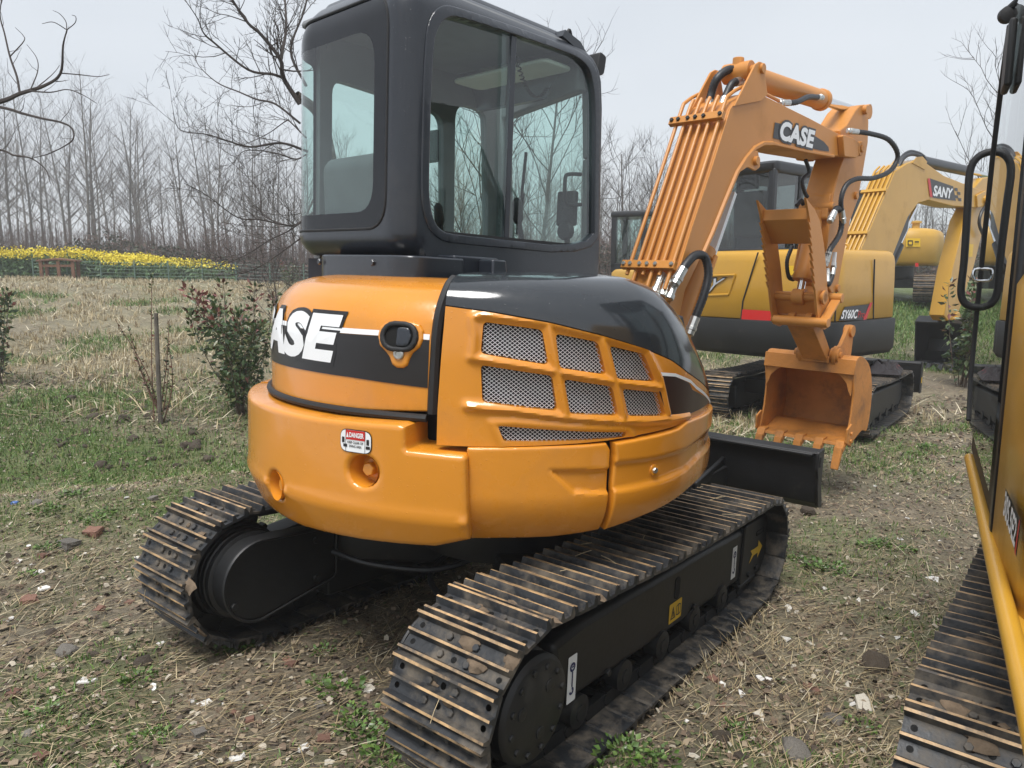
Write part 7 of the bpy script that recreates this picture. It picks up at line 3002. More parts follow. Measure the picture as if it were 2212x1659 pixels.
for hpts, y in (([(250, 750), (275, 690), (310, 662), (350, 668), (375, 685)], ym2), ([(258, 740), (285, 690), (320, 672), (360, 680)], ym2 - 0.08), ([(650, 890), (625, 925), (615, 975), (635, 1030)], yR2 - 0.05), ([(555, 930), (535, 960), (530, 1010), (550, 1040)], ym2 + 0.2)):
    q = MB()
    q.tube(smooth_path([tuple(s5(a, b, y)) for a, b in hpts], 5), 0.028, 8)
    q.build('hydraulic_hose', [M_HOSE], SANY, MSU)
# its black bucket resting on the ground
bk0 = s5(470, 1400, ym2)
b5 = lambda X, Y: SU.hit(*Z5(X, Y), 0, bk0[0])
q = MB()
bxm = bk0[0]
zg_ = float(SU.l((SU.w((bxm, 0, 0))[0], SU.w((bxm, 0, 0))[1], float(ground_base(SU.w((bxm, 0, 0))[0], SU.w((bxm, 0, 0))[1]))))[2])
prf = [(bxm - 0.10, bk0[2] - 0.02), (bxm + 0.05, bk0[2] + 0.08), (bxm + 0.35, bk0[2] - 0.02), (bxm + 0.55, bk0[2] - 0.35), (bxm + 0.50, zg_ + 0.28), (bxm + 0.28, zg_ + 0.10), (bxm + 0.0, zg_ + 0.10)]
ins_ = [(a + (bxm + 0.15 - a) * 0.06, b + ((zg_ + bk0[2]) / 2 - b) * 0.06) for a, b in prf]
yb0, yb1 = ym2 - 0.45, ym2 + 0.45
q.prism(prf + ins_[::-1], 1, yb0, yb1)
for y in (yb0 - 0.02, yb1):
    q.prism(prf, 1, y, y + 0.02)
sbk = q.build('bucket', [M_CABBLK], SANY, MSU, smooth=30)
for k in range(5):
    y = yb0 + 0.06 + (yb1 - yb0 - 0.12) * k / 4
    q = MB()
    q.prism([(bxm + 0.06, zg_ + 0.13), (bxm + 0.06, zg_ + 0.09), (bxm - 0.14, zg_ + 0.02), (bxm - 0.06, zg_ + 0.11)], 1, y - 0.035, y + 0.035)
    q.build('tooth', [M_CABBLK], sbk)
q = MB()
q.prism(rounded([(bxm - 0.02, bk0[2] - 0.05), (bxm + 0.3, bk0[2] - 0.05), (bxm + 0.22, bk0[2] + 0.16), (bxm + 0.02, bk0[2] + 0.14)], 0.05), 1, ym2 - 0.14, ym2 + 0.14)
q.cyl((bxm + 0.05, ym2 - 0.18, bk0[2] + 0.03), (bxm + 0.05, ym2 + 0.18, bk0[2] + 0.03), 0.06, 14)
q.build('ear', [M_YELLOW], sbk, bevel=0.01)

# ---- yellow excavator farther back, seen from the rear beside the SANY boom
tx_, ty_ = on_ground(1988, 669)[:2]
th_ = Frame((0, 0, 0), 56.0)
off_ = th_.Rm @ np.array([0.95, 0.82, 0])
F3 = Frame((tx_ + off_[0], ty_ + off_[1], gz(tx_ + off_[0], ty_ + off_[1])), 56.0)
EX3 = empty('excavator', F3.M, 'yellow excavator farther back with warning label and red dot on its counterweight', 'excavator')
undercarriage(EX3, Matrix.Identity(4), 1.12, False)
I4 = Matrix.Identity(4)
pl3_ = rounded([(0.9, -1.1), (0.9, 1.1), (-0.7, 1.1), (-1.2, 0.7), (-1.3, 0), (-1.2, -0.7), (-0.7, -1.1)], [0.15, 0.15, 0.3, 0.4, 0.6, 0.4, 0.3], 6)
q = plan_mesh('bodywork', pl3_, [0.92, 0.96, 1.02, 1.62, 1.78, 1.84, 1.86], [0.22, 0.08, 0.02, 0.0, 0.05, 0.15, 0.28], None)
b3 = q.build('bodywork', [M_YELD], EX3, I4, smooth=50, fix=True)
q = MB()
q.lathe([(0.09, 1.8), (0.09, 1.98), (0.13, 1.99), (0.13, 2.03), (0.05, 2.05)], (-0.75, -0.55, 0), (0, 0, 1), 16)
q.build('filler_cap', [M_YELD], b3)
box_cab(EX3, I4, -0.35, 1.15, 0.12, 1.08, 1.8, 2.95, 1.9, glass=M_GLASSDK)


def rear_decal(FR, plan_, u0, v0, u1, v1, mat, name, root, off=0.012):
    q = MB()
    x0 = -1.2
    ps = []
    for (u, v) in ((u0, v1), (u1, v1), (u1, v0), (u0, v0)):
        best = None
        o_ = FR.l(_C)
        d = FR.Rm.T @ ray(u, v)
        n = len(plan_)
        for i in range(n):
            a = np.array(plan_[i])
            e = np.array(plan_[(i + 1) % n]) - a
            A = np.array([[d[0], -e[0]], [d[1], -e[1]]])
            if abs(np.linalg.det(A)) < 1e-9:
                continue
            t, s_ = np.linalg.solve(A, a - o_[:2])
            if 0 <= s_ <= 1 and t > 0 and (best is None or t < best):
                best = t
        if best is None:
            return None
        p = o_ + d * best
        ps.append(tuple(p - d / np.linalg.norm(d) * off))
    q.add(ps, [(0, 1, 2, 3)])
    return q.build(name, [mat], root, None, smooth=0)


rear_decal(F3, pl3_, 1957, 515, 1988, 533, M_LABELY, 'warning_label', b3, 0.03)
rear_decal(F3, pl3_, 1961, 519, 1972, 530, M_DECALBLK, 'warning_print', b3, 0.045)
rear_decal(F3, pl3_, 1963, 522, 1970, 528, M_LABELY, 'warning_print', b3, 0.06)
rear_decal(F3, pl3_, 1976, 521, 1985, 524, M_DECALBLK, 'warning_print', b3, 0.045)
rear_decal(F3, pl3_, 1977, 568, 1984, 576, M_RED, 'red_dot', b3, 0.03)

# ---- yellow machine with a black cab, to the left of the boom
gx4, gy4 = 3.6, 18.5
F4 = Frame((gx4 + 0.2, gy4 + 0.6, gz(gx4, gy4)), 152.0)
EX4 = empty('excavator', F4.M, 'yellow excavator with black cab, half hidden left of the orange boom', 'excavator')
undercarriage(EX4, I4, 1.05, False)
zd = 1.02
pl4 = rounded([(1.0, -1.0), (1.0, 1.05), (-1.2, 1.05), (-1.45, 0), (-1.2, -1.0)], 0.2, 5)
q = plan_mesh('bodywork', pl4, [0.72, 0.76, 0.95, zd, zd + 0.03], [0.05, 0.0, 0.0, 0.05, 0.12], None)
q.build('bodywork', [M_YELD], EX4, I4, smooth=40, fix=True)
box_cab(EX4, I4, -0.55, 1.0, 0.03, 1.0, zd + 0.03, zd + 1.42, zd + 0.16, glass=M_GLASS, t=0.13)

# ---- the yellow machine at the right edge
KF = Frame((2.59, 2.18, -0.10), 51.5)
KU = Frame((2.59, 2.18, -0.10), 61.0)
CAT = empty('excavator', KF.M, 'yellow excavator with black glazed cab cut off by the right edge', 'excavator')
MKU = KF.M.inverted() @ KU.M
kp = track_path(-1.0, 0.34, 0.285, 1.0, 0.31, 0.265, 0.02)
for sd in (1, -1):
    make_track(CAT, I4, sd * 0.79, 0.42, kp, 0.15, True)
    q = MB()
    lo, hi = sorted((sd * 0.68, sd * 0.87))
    q.prism([(-0.72, 0.12), (1.0, 0.12), (1.12, 0.20), (1.12, 0.42), (-0.62, 0.47), (-0.74, 0.42)], 1, lo, hi)
    q.build('track_frame', [M_BLACK], CAT, I4, bevel=0.02)
q = MB()
q.box((-0.45, -0.7, 0.3), (0.45, 0.7, 0.5))
q.lathe([(0.45, 0.5), (0.45, 0.85)], (0, 0, 0), (0, 0, 1), 24)
q.build('centre_frame', [M_BLACK], CAT, I4)
KY = 0.97
plc = rounded([(-0.45, KY), (-1.05, KY - 0.02), (-1.25, 0.6), (-1.3, 0), (-1.2, -0.7), (-0.8, -0.95), (0.7, -0.95), (0.7, 0.0), (-0.45, 0.0)], [0.01, 0.1, 0.25, 0.4, 0.3, 0.2, 0.1, 0.02, 0.02], 5)
q = plan_mesh('bodywork', plc, [0.86, 0.9, 1.75, 1.85, 1.88], [0.03, 0.0, 0.0, 0.05, 0.12], None)
kb_ = q.build('bodywork', [M_YELLOW], CAT, MKU, smooth=40, fix=True)
# rounded tube along the lower edge, with its bracket strip
q = MB()
q.tube([(-2.0, KY + 0.015, 0.98), (-1.36, KY + 0.01, 0.965), (-0.45, KY + 0.005, 0.945), (0.2, KY, 0.93), (0.86, KY, 0.92)], 0.023, 14)
q.box((-1.3, KY - 0.045, 0.86), (0.80, KY - 0.004, 0.93))
q.build('edge_tube', [M_YELLOW], CAT, MKU)
# lower side panel with bolts, dark door pillar, door glass
q = MB()
q.box((-0.44, KY - 0.05, 0.93), (1.02, KY - 0.012, 1.28))
lp_ = q.build('lower_panel', [M_PLASTIC], CAT, MKU, bevel=0.006)
for bx in (-0.36, -0.30):
    pass
for (u, v) in ((2156, 1072), (2150, 1148)):
    p = KU.hit(u, v, 1, KY - 0.012)
    q = MB()
    q.hexa((p[0], KY - 0.012, p[2]), (0, 1, 0), 0.016, 0.014)
    q.build('bolt', [M_STEEL], lp_)
q = MB()
q.box((-0.45, KY - 0.06, 0.90), (-0.36, KY + 0.004, 2.80))
q.box((0.98, KY - 0.10, 1.05), (1.04, KY - 0.02, 2.30))
q.beam((1.01, KY - 0.06, 2.28), (0.66, KY - 0.06, 2.84), 0.06, 0.06)
q.box((-0.45, KY - 0.10, 2.80), (0.72, KY - 0.02, 2.90))
q.box((-0.45, 0.05, 2.82), (0.70, KY - 0.03, 2.92))
q.box((-0.45, 0.02, 1.0), (-0.38, 0.10, 2.82))
q.box((0.30, KY - 0.09, 1.0), (0.36, KY - 0.02, 2.82))
q.box((0.92, 0.02, 1.0), (1.0, 0.10, 2.4))
kc = q.build('cab', [M_CABBLK], CAT, MKU, bevel=0.015)
q = MB()
gp = [(-0.37, 1.28), (-0.37, 2.80), (0.69, 2.80), (0.86, 2.62), (1.02, 2.30), (1.12, 1.60), (1.125, 1.28), (0.98, 1.08), (-0.37, 1.08)]
q.add([(a, KY + 0.012, b) for a, b in gp], [tuple(range(len(gp)))])
q.build('door_pane', [M_GLASSDK], kc, None, smooth=0)
q = MB()
q.tube([(a, KY + 0.012, b) for a, b in gp[2:8]], 0.011, 8)
q.build('pane_edge', [M_RUBBER], kc)
for z in (2.59,):
    q = MB()
    q.box((0.24, KY + 0.014, z - 0.12), (0.42, KY + 0.04, z + 0.12))
    q.build('hinge', [M_RUBBER], kc, None, bevel=0.01)
q = MB()
q.box((-0.30, 0.30, 1.0), (0.2, 0.75, 1.35))
q.prism(rounded([(-0.33, 1.3), (-0.2, 1.3), (-0.26, 2.1), (-0.36, 2.1)], 0.04), 1, 0.32, 0.72)
q.build('seat', [M_SEATC], kc, None, bevel=0.03)
q = MB()
q.box((-0.44, 0.0, 0.90), (1.0, KY - 0.06, 1.0))
q.build('cab_floor', [M_INNER], kc)
# grab rail in front of the door
HX = 1.10
rl = [KU.hit(u, v, 0, HX) for u, v in ((2172, 352), (2160, 332), (2140, 328), (2112, 340), (2095, 372), (2090, 450), (2083, 560), (2076, 625), (2082, 652), (2098, 662), (2114, 664))]
q = MB()
q.tube(smooth_path([tuple(p) for p in rl], 4), 0.017, 12)
q.build('grab_rail', [M_RUBBER], CAT, MKU)
q = MB()
rl = [KU.hit(u, v, 1, KY + 0.02) for u, v in ((2180, 581), (2150, 581), (2112, 581), (2103, 586), (2102, 600), (2110, 606), (2150, 606), (2180, 606))]
rl = [KU.hit(u, v, 0, 0.95) for u, v in ((2185, 581), (2150, 581), (2112, 581), (2104, 586), (2103, 600), (2111, 606), (2150, 606), (2185, 606))]
q.tube(smooth_path([tuple(p) for p in rl], 4), 0.007, 8)
q.build('chrome_handle', [M_CHROME], CAT, MKU)
mp_ = KU.hit(2176, 32, 0, 0.62)
q = MB()
q.lathe([(0.015, -0.02), (0.032, -0.015), (0.032, 0.015), (0.012, 0.03)], (mp_[0], mp_[1], mp_[2]), (1, 0.3, 0), 18)
q.tube([(mp_[0], mp_[1], mp_[2] + 0.02), (mp_[0] - 0.05, mp_[1] - 0.1, mp_[2] + 0.10)], 0.014, 8)
q.build('mirror', [M_RUBBER], CAT, MKU)
# model plate: dark slanted panel with white numerals
fk = lambda S, Z, D: np.stack([-S, np.full(S.shape, KY - 0.005) + D, Z], 1)
m0 = [KU.hit(u, v, 1, KY) for u, v in (Z6 for Z6 in ((2171, 1106), (2199, 1204), (2209, 1126), (2175, 1054)))]
pp = [(-p[0], p[2]) for p in m0]
link('model_plate', sheet_mesh('model_plate', pp, fk, 0.008, 0.5, M_DECALBLK), kb_)
w_ = pp[1][0] - pp[0][0]
zc_ = lambda t: (pp[0][1] + (pp[1][1] - pp[0][1]) * t + pp[3][1] + (pp[2][1] - pp[3][1]) * t) / 2
sl3 = (zc_(1) - zc_(0)) / w_
fk2 = lambda S, Z, D: np.stack([-S, np.full(S.shape, KY - 0.005) + D, Z + zc_(0) + sl3 * (S - pp[0][0])], 1)
link('model_letters', text_mesh('model_letters', '305.5E2', M_WHITE, fk2, (pp[0][0] + 0.015, -0.036, pp[1][0] - 0.03, 0.036), 0.03, 0.12, 1.0, None, 0.011), kb_)
link('model_plate', sheet_mesh('model_plate', [(pp[1][0] - 0.03, pp[1][1] + 0.002), (pp[1][0] - 0.004, pp[1][1]), (pp[2][0] - 0.002, pp[2][1]), (pp[2][0] - 0.018, pp[2][1] - 0.001)], fk, 0.010, 0.5, M_RED), kb_)
# ------------------------------------------------------------------ shrubs, sapling, debris and other small things
LEAFG = [pmat('shrub_leaf_%d' % i, c, 0.35, var=0.2, vscale=6) for i, c in enumerate(((0.045, 0.085, 0.022), (0.075, 0.115, 0.035), (0.028, 0.055, 0.018), (0.15, 0.045, 0.03), (0.20, 0.07, 0.06), (0.11, 0.12, 0.045)))]
M_STEM = pmat('shrub_stem', (0.10, 0.07, 0.05), 0.8)
M_REDSTEM = pmat('reddish_stem', (0.16, 0.085, 0.06), 0.8)


def leaf_mesh(name, P, D, Ls, Ws, mats, mi, rng):
    """folded pointed leaves: P base points, D directions"""
    n = len(P)
    U_ = rng.normal(0, 1, (n, 3))
    S = np.cross(D, U_)
    S /= np.linalg.norm(S, axis=1, keepdims=True) + 1e-9
    N_ = np.cross(S, D)
    A = P
    M1 = P + D * Ls[:, None] * 0.45 - N_ * Ls[:, None] * 0.05
    T_ = P + D * Ls[:, None] - N_ * (Ls * 0.12)[:, None]
    Lf = M1 + S * Ws[:, None] + N_ * (Ws * 0.35)[:, None]
    Rt = M1 - S * Ws[:, None] + N_ * (Ws * 0.35)[:, None]
    V = np.stack([A, Lf, T_, Rt, M1], 1).reshape(-1, 3)
    k = np.arange(n)[:, None] * 5
    F = np.concatenate([k + np.array([[0, 4, 1]]), k + np.array([[1, 4, 2]]), k + np.array([[2, 4, 3]]), k + np.array([[3, 4, 0]])], 1).reshape(-1, 3)
    return np_mesh(name, V, F, mats, np.repeat(mi, 4), True)


def shrub(u, v, H, W, seed, label, nst=16, nleaf=1500, red=0.3, yoff=0.0, leaf=0.055, depth=None):
    rng = np.random.default_rng(seed)
    p0 = on_ground(u, v) if depth is None else at_depth(u, v, depth)
    e = empty('photinia_shrub', Matrix.Translation((p0.x, p0.y + yoff, gz(p0.x, p0.y + yoff) - 0.02)), label, 'shrub')
    mb = MB()
    P, D, hs = [], [], []
    for k in range(nst):
        a = rng.random() * 6.28
        d = Vector((math.cos(a) * W / H * 0.75 * rng.random(), math.sin(a) * W / H * 0.75 * rng.random(), 1))
        L = H * (0.7 + 0.35 * rng.random())
        pts, _ = branch(mb, (rng.normal(0, 0.04), rng.normal(0, 0.04), 0), d, L, 0.008, rng, 6, 0.02, 0.10, 5, tip=0.3)
        m = nleaf // nst
        for j in range(m):
            t = 0.14 + 0.86 * rng.random() ** 0.8
            i = min(int(t * 6), 5)
            q = pts[i].lerp(pts[i + 1], t * 6 - i)
            off = Vector((rng.normal(0, 1), rng.normal(0, 1), rng.normal(0, 0.7))).normalized()
            q = q + off * (W * 0.17 * rng.random() * (1.15 - 0.6 * t))
            P.append(q)
            dd = (off * 0.8 + Vector((0, 0, 0.5 if t > 0.8 else -0.1))).normalized()
            D.append(dd)
            hs.append(q.z / H)
    mb.build('stems', [M_STEM], e, smooth=0)
    n = len(P)
    hs = np.array(hs)
    mi = rng.choice([0, 0, 1, 2, 5], n)
    isr = rng.random(n) < red * sstep(0.55, 1.0, hs) + 0.03
    mi = np.where(isr, rng.choice([3, 4], n), mi)
    Ls = leaf * (0.75 + 0.6 * rng.random(n))
    o = link('leaves', leaf_mesh('leaves', np.array([tuple(p) for p in P]), np.array([tuple(p) for p in D]), Ls, Ls * 0.24, LEAFG, mi, rng), e)
    tag(o, kind='stuff')
    return e


shrub(520, 898, 1.55, 0.9, 5, 'leafy photinia shrub with reddish tips beside the orange counterweight', 20, 2300, 0.6, leaf=0.07)
shrub(-8, 835, 1.6, 0.55, 6, 'red tipped photinia shrub at the left edge of the field', 10, 700, 0.75, leaf=0.085)
shrub(598, 640, 1.0, 0.6, 7, 'small reddish shrub behind the leafy one by the hood', 10, 500, 0.9, yoff=1.5, leaf=0.06)
shrub(2082, 800, 1.75, 0.62, 8, 'photinia shrub in front of the black bucket at right', 14, 1100, 0.3, leaf=0.10, depth=11.5)


# sapling tied to a stake
def bud_twigs(u, v, tops, label, name, stake=None, seed=3):
    rng = np.random.default_rng(seed)
    p0 = on_ground(u, v)
    e = empty(name, Matrix.Translation((p0.x, p0.y, gz(p0.x, p0.y) - 0.02)), label, 'sapling')
    mb = MB()
    P, D = [], []
    for (tu, tv) in tops:
        d = ray(tu, tv)
        t = Vector(_C + d * (p0.y / d[1])) - e.matrix_world.translation
        t.y += rng.normal(0, 0.1)
        b0 = Vector((rng.normal(0, 0.03), rng.normal(0, 0.03), 0))
        mid = b0.lerp(t, 0.5) + Vector((rng.normal(0, 0.03), 0, 0))
        pts = smooth_path([b0, mid, t], 6)
        mb.tube(pts, [0.008 - 0.005 * i / (len(pts) - 1) for i in range(len(pts))], 5, 0)
        for j in range(46):
            k = rng.integers(3, len(pts))
            a = rng.random() * 6.28
            P.append(tuple(pts[k] + Vector((0, 0, rng.normal(0, 0.03)))))
            D.append((math.cos(a) * 0.8, math.sin(a) * 0.8, 0.6))
    mb.build('stems', [M_REDSTEM], e, smooth=0)
    n = len(P)
    D = np.array(D)
    Ls = 0.02 + 0.025 * rng.random(n)
    tag(link('leaves', leaf_mesh('leaves', np.array(P), D, Ls, Ls * 0.3, LEAFG, rng.choice([0, 3, 5, 2], n), rng), e), kind='stuff')
    return e


sp_ = bud_twigs(347, 915, [(308, 600), (300, 700), (365, 690), (372, 740), (250, 690), (285, 760), (385, 790)], 'thin budding sapling growing beside its wooden stake', 'sapling')
pst = on_ground(350, 916)
q = MB()
tq = ray(341, 678)
tpz = (_C + tq * (pst.y / tq[1]))
q.tube([Vector((0, 0, -0.1)), Vector(((tpz[0] - pst.x) * 0.5, 0, (tpz[2] - pst.z) * 0.5)), Vector((tpz[0] - pst.x, 0, tpz[2] - pst.z))], [0.026, 0.024, 0.022], 8)
o = q.build('wooden_stake', [pmat('weathered_wood', (0.14, 0.12, 0.10), 0.9, var=0.3, vscale=12, bump=0.4)])
o.location = (pst.x, pst.y - 0.04, gz(pst.x, pst.y))
tag(o, 'grey wooden stake driven in beside the budding sapling', 'stake')

# small wooden frame at the field edge
fp = on_ground(125, 598)
fy = 26.0
M_WOODR = pmat('reddish_wood', (0.16, 0.075, 0.04), 0.75, var=0.25, vscale=8)
d = ray(125, 597)
fp = Vector(_C + d * (fy / d[1]))
e = empty('wooden_stand', Matrix.Translation((fp.x, fy, gz(fp.x, fy))) @ Matrix.Rotation(R(12), 4, 'Z'), 'small reddish wooden stand before the yellow rapeseed', 'stand')
for (x, y) in ((-0.5, 0), (0.5, 0), (0.05, 0), (-0.5, 0.5), (0.5, 0.5)):
    q = MB()
    q.box((x - 0.05, y - 0.05, -0.1), (x + 0.05, y + 0.05, 0.62))
    q.build('post', [M_WOODR], e, None, bevel=0.005)
q = MB()
q.prism([(-0.62, 0.6), (0.0, 0.66), (0.62, 0.6), (0.62, 0.66), (0.0, 0.73), (-0.62, 0.66)], 1, -0.08, 0.58)
q.build('top_beam', [M_WOODR], e, None, bevel=0.01)
q = MB()
q.box((-0.5, -0.03, 0.42), (0.5, 0.02, 0.5))
q.build('rail', [M_WOODR], e, None)

# wire fence along the rapeseed
e = empty('wire_fence', Matrix.Translation((-10, 26.6, gz(-10, 26.6))), 'low wire mesh fence in front of the rapeseed', 'fence')
M_WIRE = pmat('green_wire', (0.10, 0.16, 0.13), 0.6)
for k in range(12):
    q = MB()
    x = -7.0 + k * 1.2
    z0 = gz(x - 10, 26.6) - gz(-10, 26.6)
    q.cyl((x, 0, z0 - 0.1), (x, 0, z0 + 0.75), 0.025, 6)
    q.build('post', [M_WIRE], e)
q = MB()
for j in range(6):
    q.tube([(x, 0.02, gz(x - 10, 26.6) - gz(-10, 26.6) + 0.08 + 0.12 * j) for x in np.linspace(-7, 6.2, 14)], 0.006, 3)
q.build('wires', [M_WIRE], e, smooth=0)

# debris on the ground: shards, bricks, stones
M_SHARD = pmat('white_shard', (0.72, 0.70, 0.66), 0.5, var=0.12, vscale=12, rand=0.12)
M_SHARD2 = pmat('cream_shard', (0.50, 0.46, 0.38), 0.6, var=0.15, vscale=14, rand=0.15)
M_BRICK = pmat('red_brick', (0.19, 0.10, 0.07), 0.9, var=0.25, vscale=18, rand=0.2, bump=0.4)
M_STONE = pmat('grey_stone', (0.16, 0.145, 0.125), 0.9, var=0.25, vscale=14, rand=0.25, bump=0.5)
M_CLOD = pmat('dark_clod', (0.075, 0.058, 0.042), 0.95, var=0.3, vscale=20, rand=0.2, bump=0.6)


def shard_mesh(seed, thick=0.12):
    rng = np.random.default_rng(seed)
    k = int(rng.integers(4, 8))
    a = np.sort(rng.random(k) * 6.28)
    r_ = 0.55 + 0.45 * rng.random(k)
    pl = [(math.cos(t) * s_, math.sin(t) * s_ * 0.8) for t, s_ in zip(a, r_)]
    q = MB()
    n = k
    tl = rng.normal(0, 0.12, 2)
    top = [(x * 0.96, y * 0.96, thick + x * tl[0] + y * tl[1] + 0.05 * rng.normal()) for x, y in pl]
    bot = [(x, y, -0.02) for x, y in pl]
    q.add(top + bot, [tuple(range(n))] + [((i + 1) % n, i, n + i, n + (i + 1) % n) for i in range(n)])
    return q.mesh('shard', [M_SHARD], 0)


def stone_mesh(seed, mat, flat=0.6, blocky=False):
    rng = np.random.default_rng(seed)
    bm = bmesh.new()
    if blocky:
        bmesh.ops.create_cube(bm, size=1.6)
        bmesh.ops.subdivide_edges(bm, edges=bm.edges[:], cuts=2, use_grid_fill=True)
        amp = 0.13
    else:
        bmesh.ops.create_icosphere(bm, subdivisions=2, radius=1.0)
        amp = 0.25
    for v in bm.verts:
        nn = noise.noise(v.co * 1.1 + Vector((seed * 3.1, 0, 0)))
        v.co *= 1 + amp * 1.6 * nn
        v.co += Vector(rng.normal(0, amp * 0.18, 3))
        v.co.z *= flat
    me = bpy.data.meshes.new('stone')
    bm.to_mesh(me)
    bm.free()
    me.materials.append(mat)
    return me


shards = [shard_mesh(k, 0.07 + 0.05 * (k % 3)) for k in range(8)]
for m_ in shards[5:]:
    m_.materials[0] = M_SHARD2
rng = np.random.default_rng(77)


def put(name, me, u, v, s, label, cat, group, flat=1.0, sink=0.15, yaw=None):
    p = on_ground(u, v)
    z = gz(p.x, p.y)
    o = bpy.data.objects.new(name, me)
    COL.objects.link(o)
    o.matrix_world = Matrix.Translation((p.x, p.y, z + s * flat * (0.5 - sink))) @ Matrix.Rotation(rng.random() * 6.28 if yaw is None else yaw, 4, 'Z') @ Matrix.Rotation(rng.normal(0, 0.12), 4, 'X') @ Matrix.Rotation(rng.normal(0, 0.12), 4, 'Y') @ Matrix.Diagonal((s, s, s, 1))
    return tag(o, label, cat, group)


big_sh = [(1866, 1530, 0.085, 'large cream shard with a crusted face on the mud near the lower right', 5),
          (188, 1476, 0.052, 'crumpled white shard on the straw at lower left', 0),
          (1690, 1383, 0.05, 'white angular shard right of the track', 1),
          (1640, 1552, 0.06, 'long pale shard beside the large cream one', 6),
          (1975, 1329, 0.04, 'white triangular shard between the two machines', 2),
          (2015, 1255, 0.055, 'flat white splinter by the right hand tracks', 3),
          (515, 1640, 0.055, 'oval white shard at the bottom edge of the picture', 4),
          (800, 1500, 0.05, 'pinkish tile fragment beside the near track', 7),
          (345, 1392, 0.03, 'white flake on the straw left of the weeds', 0)]
for (u, v, s, lab, k) in big_sh:
    put('shard', shards[k], u, v, s, lab, 'shard', None, 0.2, 0.3)
small = [(70, 1222), (105, 1195), (62, 1180), (85, 1240), (180, 1200), (200, 1190), (255, 1142), (245, 1160), (300, 1205), (130, 1160), (95, 1275), (20, 1340), (40, 1215), (215, 1230), (330, 1155), (355, 1060),
         (310, 1090), (270, 1080), (415, 1515), (445, 1525), (330, 1490), (640, 1395), (700, 1420), (740, 1475), (755, 1475), (790, 1500), (560, 1395), (478, 1525), (655, 1620), (590, 1560), (430, 1640), (715, 1655), (950, 1550),
         (1600, 1330), (1618, 1320), (1655, 1300), (1700, 1315), (1720, 1325), (1580, 1345), (1640, 1275), (1660, 1470), (1595, 1500), (1560, 1480), (1480, 1560), (1640, 1470), (1750, 1390), (1830, 1480), (1710, 1440), (1905, 1375), (1935, 1380), (1960, 1120), (1945, 1165), (1890, 1050), (1925, 1020), (2060, 1190), (2070, 1210), (1880, 990), (1850, 1300), (1780, 1275), (2030, 1170), (1835, 1525), (1500, 1640), (1690, 1620)]
for i, (u, v) in enumerate(small):
    put('shard', shards[i % 8], u, v, 0.017 + 0.027 * rng.random() ** 1.3, 'small pale shard trodden into the straw and mud', 'shard', 'small pale shards scattered on the ground', 0.2, 0.3)
bricks = [stone_mesh(50 + k, M_BRICK, 0.55, True) for k in range(4)]
stones = [stone_mesh(60 + k, M_STONE, 0.6, k % 2 == 0) for k in range(4)]
clods = [stone_mesh(70 + k, M_CLOD, 0.7) for k in range(3)]
put('brick', bricks[0], 202, 1157, 0.05, 'broken red brick lying left of the far track', 'brick', None, 0.55, 0.2)
put('brick', bricks[1], 62, 1300, 0.04, 'half buried reddish brick at the left edge', 'brick', None, 0.55, 0.35)
put('stone', stones[0], 148, 1184, 0.055, 'grey block of stone beside the broken brick', 'stone', None, 0.6, 0.2)
put('stone', stones[1], 145, 1415, 0.042, 'pale square stone on the straw at left', 'stone', None, 0.6, 0.15)
put('stone', clods[0], 1888, 1442, 0.065, 'rounded dark clod of earth at lower right', 'clod', None, 0.7, 0.2)
put('stone', clods[1], 1745, 1112, 0.06, 'dark clod under the corner of the dozer blade', 'clod', None, 0.7, 0.2)
put('stone', stones[3], 1720, 1630, 0.06, 'grey stone at the bottom edge below the track', 'stone', None, 0.6, 0.3)
for i, (u, v) in enumerate([(60, 1290), (75, 1305), (215, 1320), (280, 1305), (95, 1205), (150, 1575), (255, 1345), (505, 1545), (620, 1430), (630, 1440), (540, 1560), (1745, 1490), (1760, 1497), (1540, 1470), (1560, 1530), (90, 1640), (30, 1500), (700, 1600), (1600, 1560)]):
    put('brick', bricks[i % 4], u, v, 0.012 + 0.016 * rng.random(), 'crumb of red brick trodden into the ground', 'brick', 'red brick crumbs on the ground', 0.5, 0.3)
for i, (u, v) in enumerate([(200, 1420), (310, 1440), (110, 1370), (430, 1590), (60, 1590), (690, 1530), (1800, 1560), (1560, 1600), (1840, 1350), (1960, 1050), (330, 1080), (240, 1060), (150, 1070), (80, 1090), (220, 1020), (1640, 1420), (1600, 1640), (1900, 1240)]):
    put('stone', (clods + stones)[i % 7], u, v, 0.018 + 0.022 * rng.random(), 'small lump of earth or stone on the mud', 'stone', 'small lumps on the ground', 0.6, 0.25)
rng2 = np.random.default_rng(15)
for i in range(46):
    u, v = (40 + 420 * rng2.random(), 935 + 75 * rng2.random()) if i < 26 else (150 + 260 * rng2.random(), 850 + 60 * rng2.random())
    put('clod', clods[i % 3], u, v, 0.025 + 0.045 * rng2.random() ** 1.5, 'dark clod of dug earth on the grassy bank at left', 'clod', 'clods of dug earth along the bank', 0.7, 0.3)
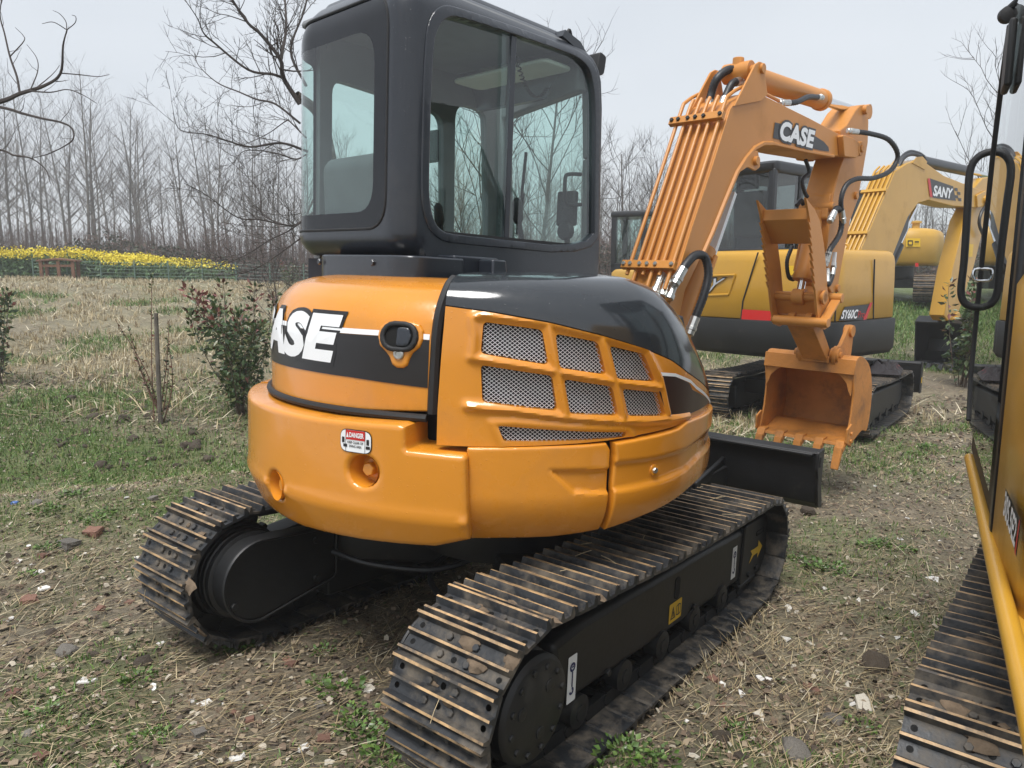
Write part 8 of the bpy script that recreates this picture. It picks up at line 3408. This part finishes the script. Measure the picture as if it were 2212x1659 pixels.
# blue bottle cap at left, dark rag on the SY60C track
q = MB()
q.lathe([(0.016, 0), (0.016, 0.008), (0.013, 0.011), (0, 0.011)], (0, 0, 0), (0, 0, 1), 16)
cap = q.build('bottle_cap', [pmat('blue_plastic', (0.05, 0.12, 0.35), 0.4)])
p = on_ground(32, 1090)
cap.location = (p.x, p.y, gz(p.x, p.y) + 0.004)
cap.scale = (1.4, 1.4, 1.4)
tag(cap, 'blue bottle cap lying on the mud at left', 'bottle cap')
q = MB()
rg_ = np.random.default_rng(4)
n_ = 26
vs_ = []
for i in range(n_):
    for j in range(n_):
        x, y = i / (n_ - 1) - 0.5, j / (n_ - 1) - 0.5
        h_ = 0.10 * abs(float(fbm(np.array([x * 5]), np.array([y * 5]), 5, 3)[0])) + 0.03
        ed = max(abs(x), abs(y)) * 2
        vs_.append((x * 0.75, y * 0.42, h_ * (1.05 - ed ** 3) + 0.005))
q.add(vs_, [(i * n_ + j, (i + 1) * n_ + j, (i + 1) * n_ + j + 1, i * n_ + j + 1) for i in range(n_ - 1) for j in range(n_ - 1)])
rag = q.build('dark_rag', [pmat('dark_cloth', (0.02, 0.016, 0.018), 0.8, col2=(0.16, 0.02, 0.02), c2pos=(0.6, 0.66), c2scale=4)], smooth=80)
rp0 = SK.w((0.35, -0.80, 0.62))
rag.matrix_world = Matrix.Translation(tuple(rp0)) @ Matrix.Rotation(R(60), 4, 'Z')
tag(rag, 'crumpled dark rag lying on the track of the SY60C excavator', 'rag')


# weeds: rosettes of small round leaves
def weed_mesh(seed, n=70):
    rng = np.random.default_rng(seed)
    a = rng.random(n) * 6.28
    r_ = 0.10 * rng.random(n) ** 0.7
    P = np.stack([np.cos(a) * r_, np.sin(a) * r_, 0.01 + 0.05 * rng.random(n)], 1)
    D = np.stack([np.cos(a), np.sin(a), 0.3 + 0.5 * rng.random(n)], 1)
    D /= np.linalg.norm(D, axis=1, keepdims=True)
    Ls = 0.018 + 0.022 * rng.random(n)
    return leaf_mesh('weed', P, D, Ls, Ls * 0.38, [GRASS[0], GRASS[1], GRASS[2], LEAFG[1]], rng.choice(4, n), rng)


weeds = [weed_mesh(k) for k in range(5)]
rng = np.random.default_rng(90)
wl_spots = [(735, 1500, 1.2), (770, 1560, 1.1), (500, 1412, 1.0), (520, 1405, 0.9), (300, 1475, 0.9), (320, 1605, 0.8), (350, 1600, 0.8), (770, 1590, 1.1), (820, 1600, 1.2), (830, 1640, 1.1), (1340, 1640, 1.2), (1375, 1640, 1.1), (1420, 1650, 1.0), (1300, 1655, 1.0), (2000, 970, 1.3), (1980, 985, 1.2), (1905, 1180, 1.1), (1880, 1185, 1.1), (1760, 1230, 1.2), (1790, 1235, 1.2), (1730, 1215, 1.0), (1820, 1250, 1.0), (160, 1075, 1.3), (180, 1050, 1.3), (110, 1110, 1.1), (210, 1130, 1.1), (230, 1115, 1.0), (100, 1190, 0.9), (700, 1410, 0.8), (690, 1480, 0.7), (1860, 1580, 0.8), (1960, 1190, 0.9), (95, 1545, 0.8), (60, 1250, 0.8), (1590, 1580, 0.7)]
for i, (u, v, s) in enumerate(wl_spots):
    p = on_ground(u, v)
    o = bpy.data.objects.new('weed', weeds[i % 5])
    COL.objects.link(o)
    o.matrix_world = Matrix.Translation((p.x, p.y, gz(p.x, p.y) - 0.005)) @ Matrix.Rotation(rng.random() * 6.28, 4, 'Z') @ Matrix.Diagonal((s * 0.7, s * 0.7, s * 0.6, 1))
    tag(o, 'low rosette of green weed leaves growing in the mud', 'weed', 'weed rosettes on the trodden ground')

# ------------------------------------------------------------------ haze
q = MB()
q.box((-340, -95, -3.0), (340, 240, 17.5))
m = bpy.data.materials.new('haze_air')
m.use_nodes = True
N, L = m.node_tree.nodes, m.node_tree.links
N.clear()
out = N.new('ShaderNodeOutputMaterial')
pv = N.new('ShaderNodeVolumePrincipled')
pv.inputs['Color'].default_value = (0.93, 0.96, 1.0, 1)
pv.inputs['Density'].default_value = 0.0026
pv.inputs['Anisotropy'].default_value = 0.2
L.new(pv.outputs[0], out.inputs['Volume'])
hz = q.build('haze', [m], smooth=0)
tag(hz, kind='stuff')
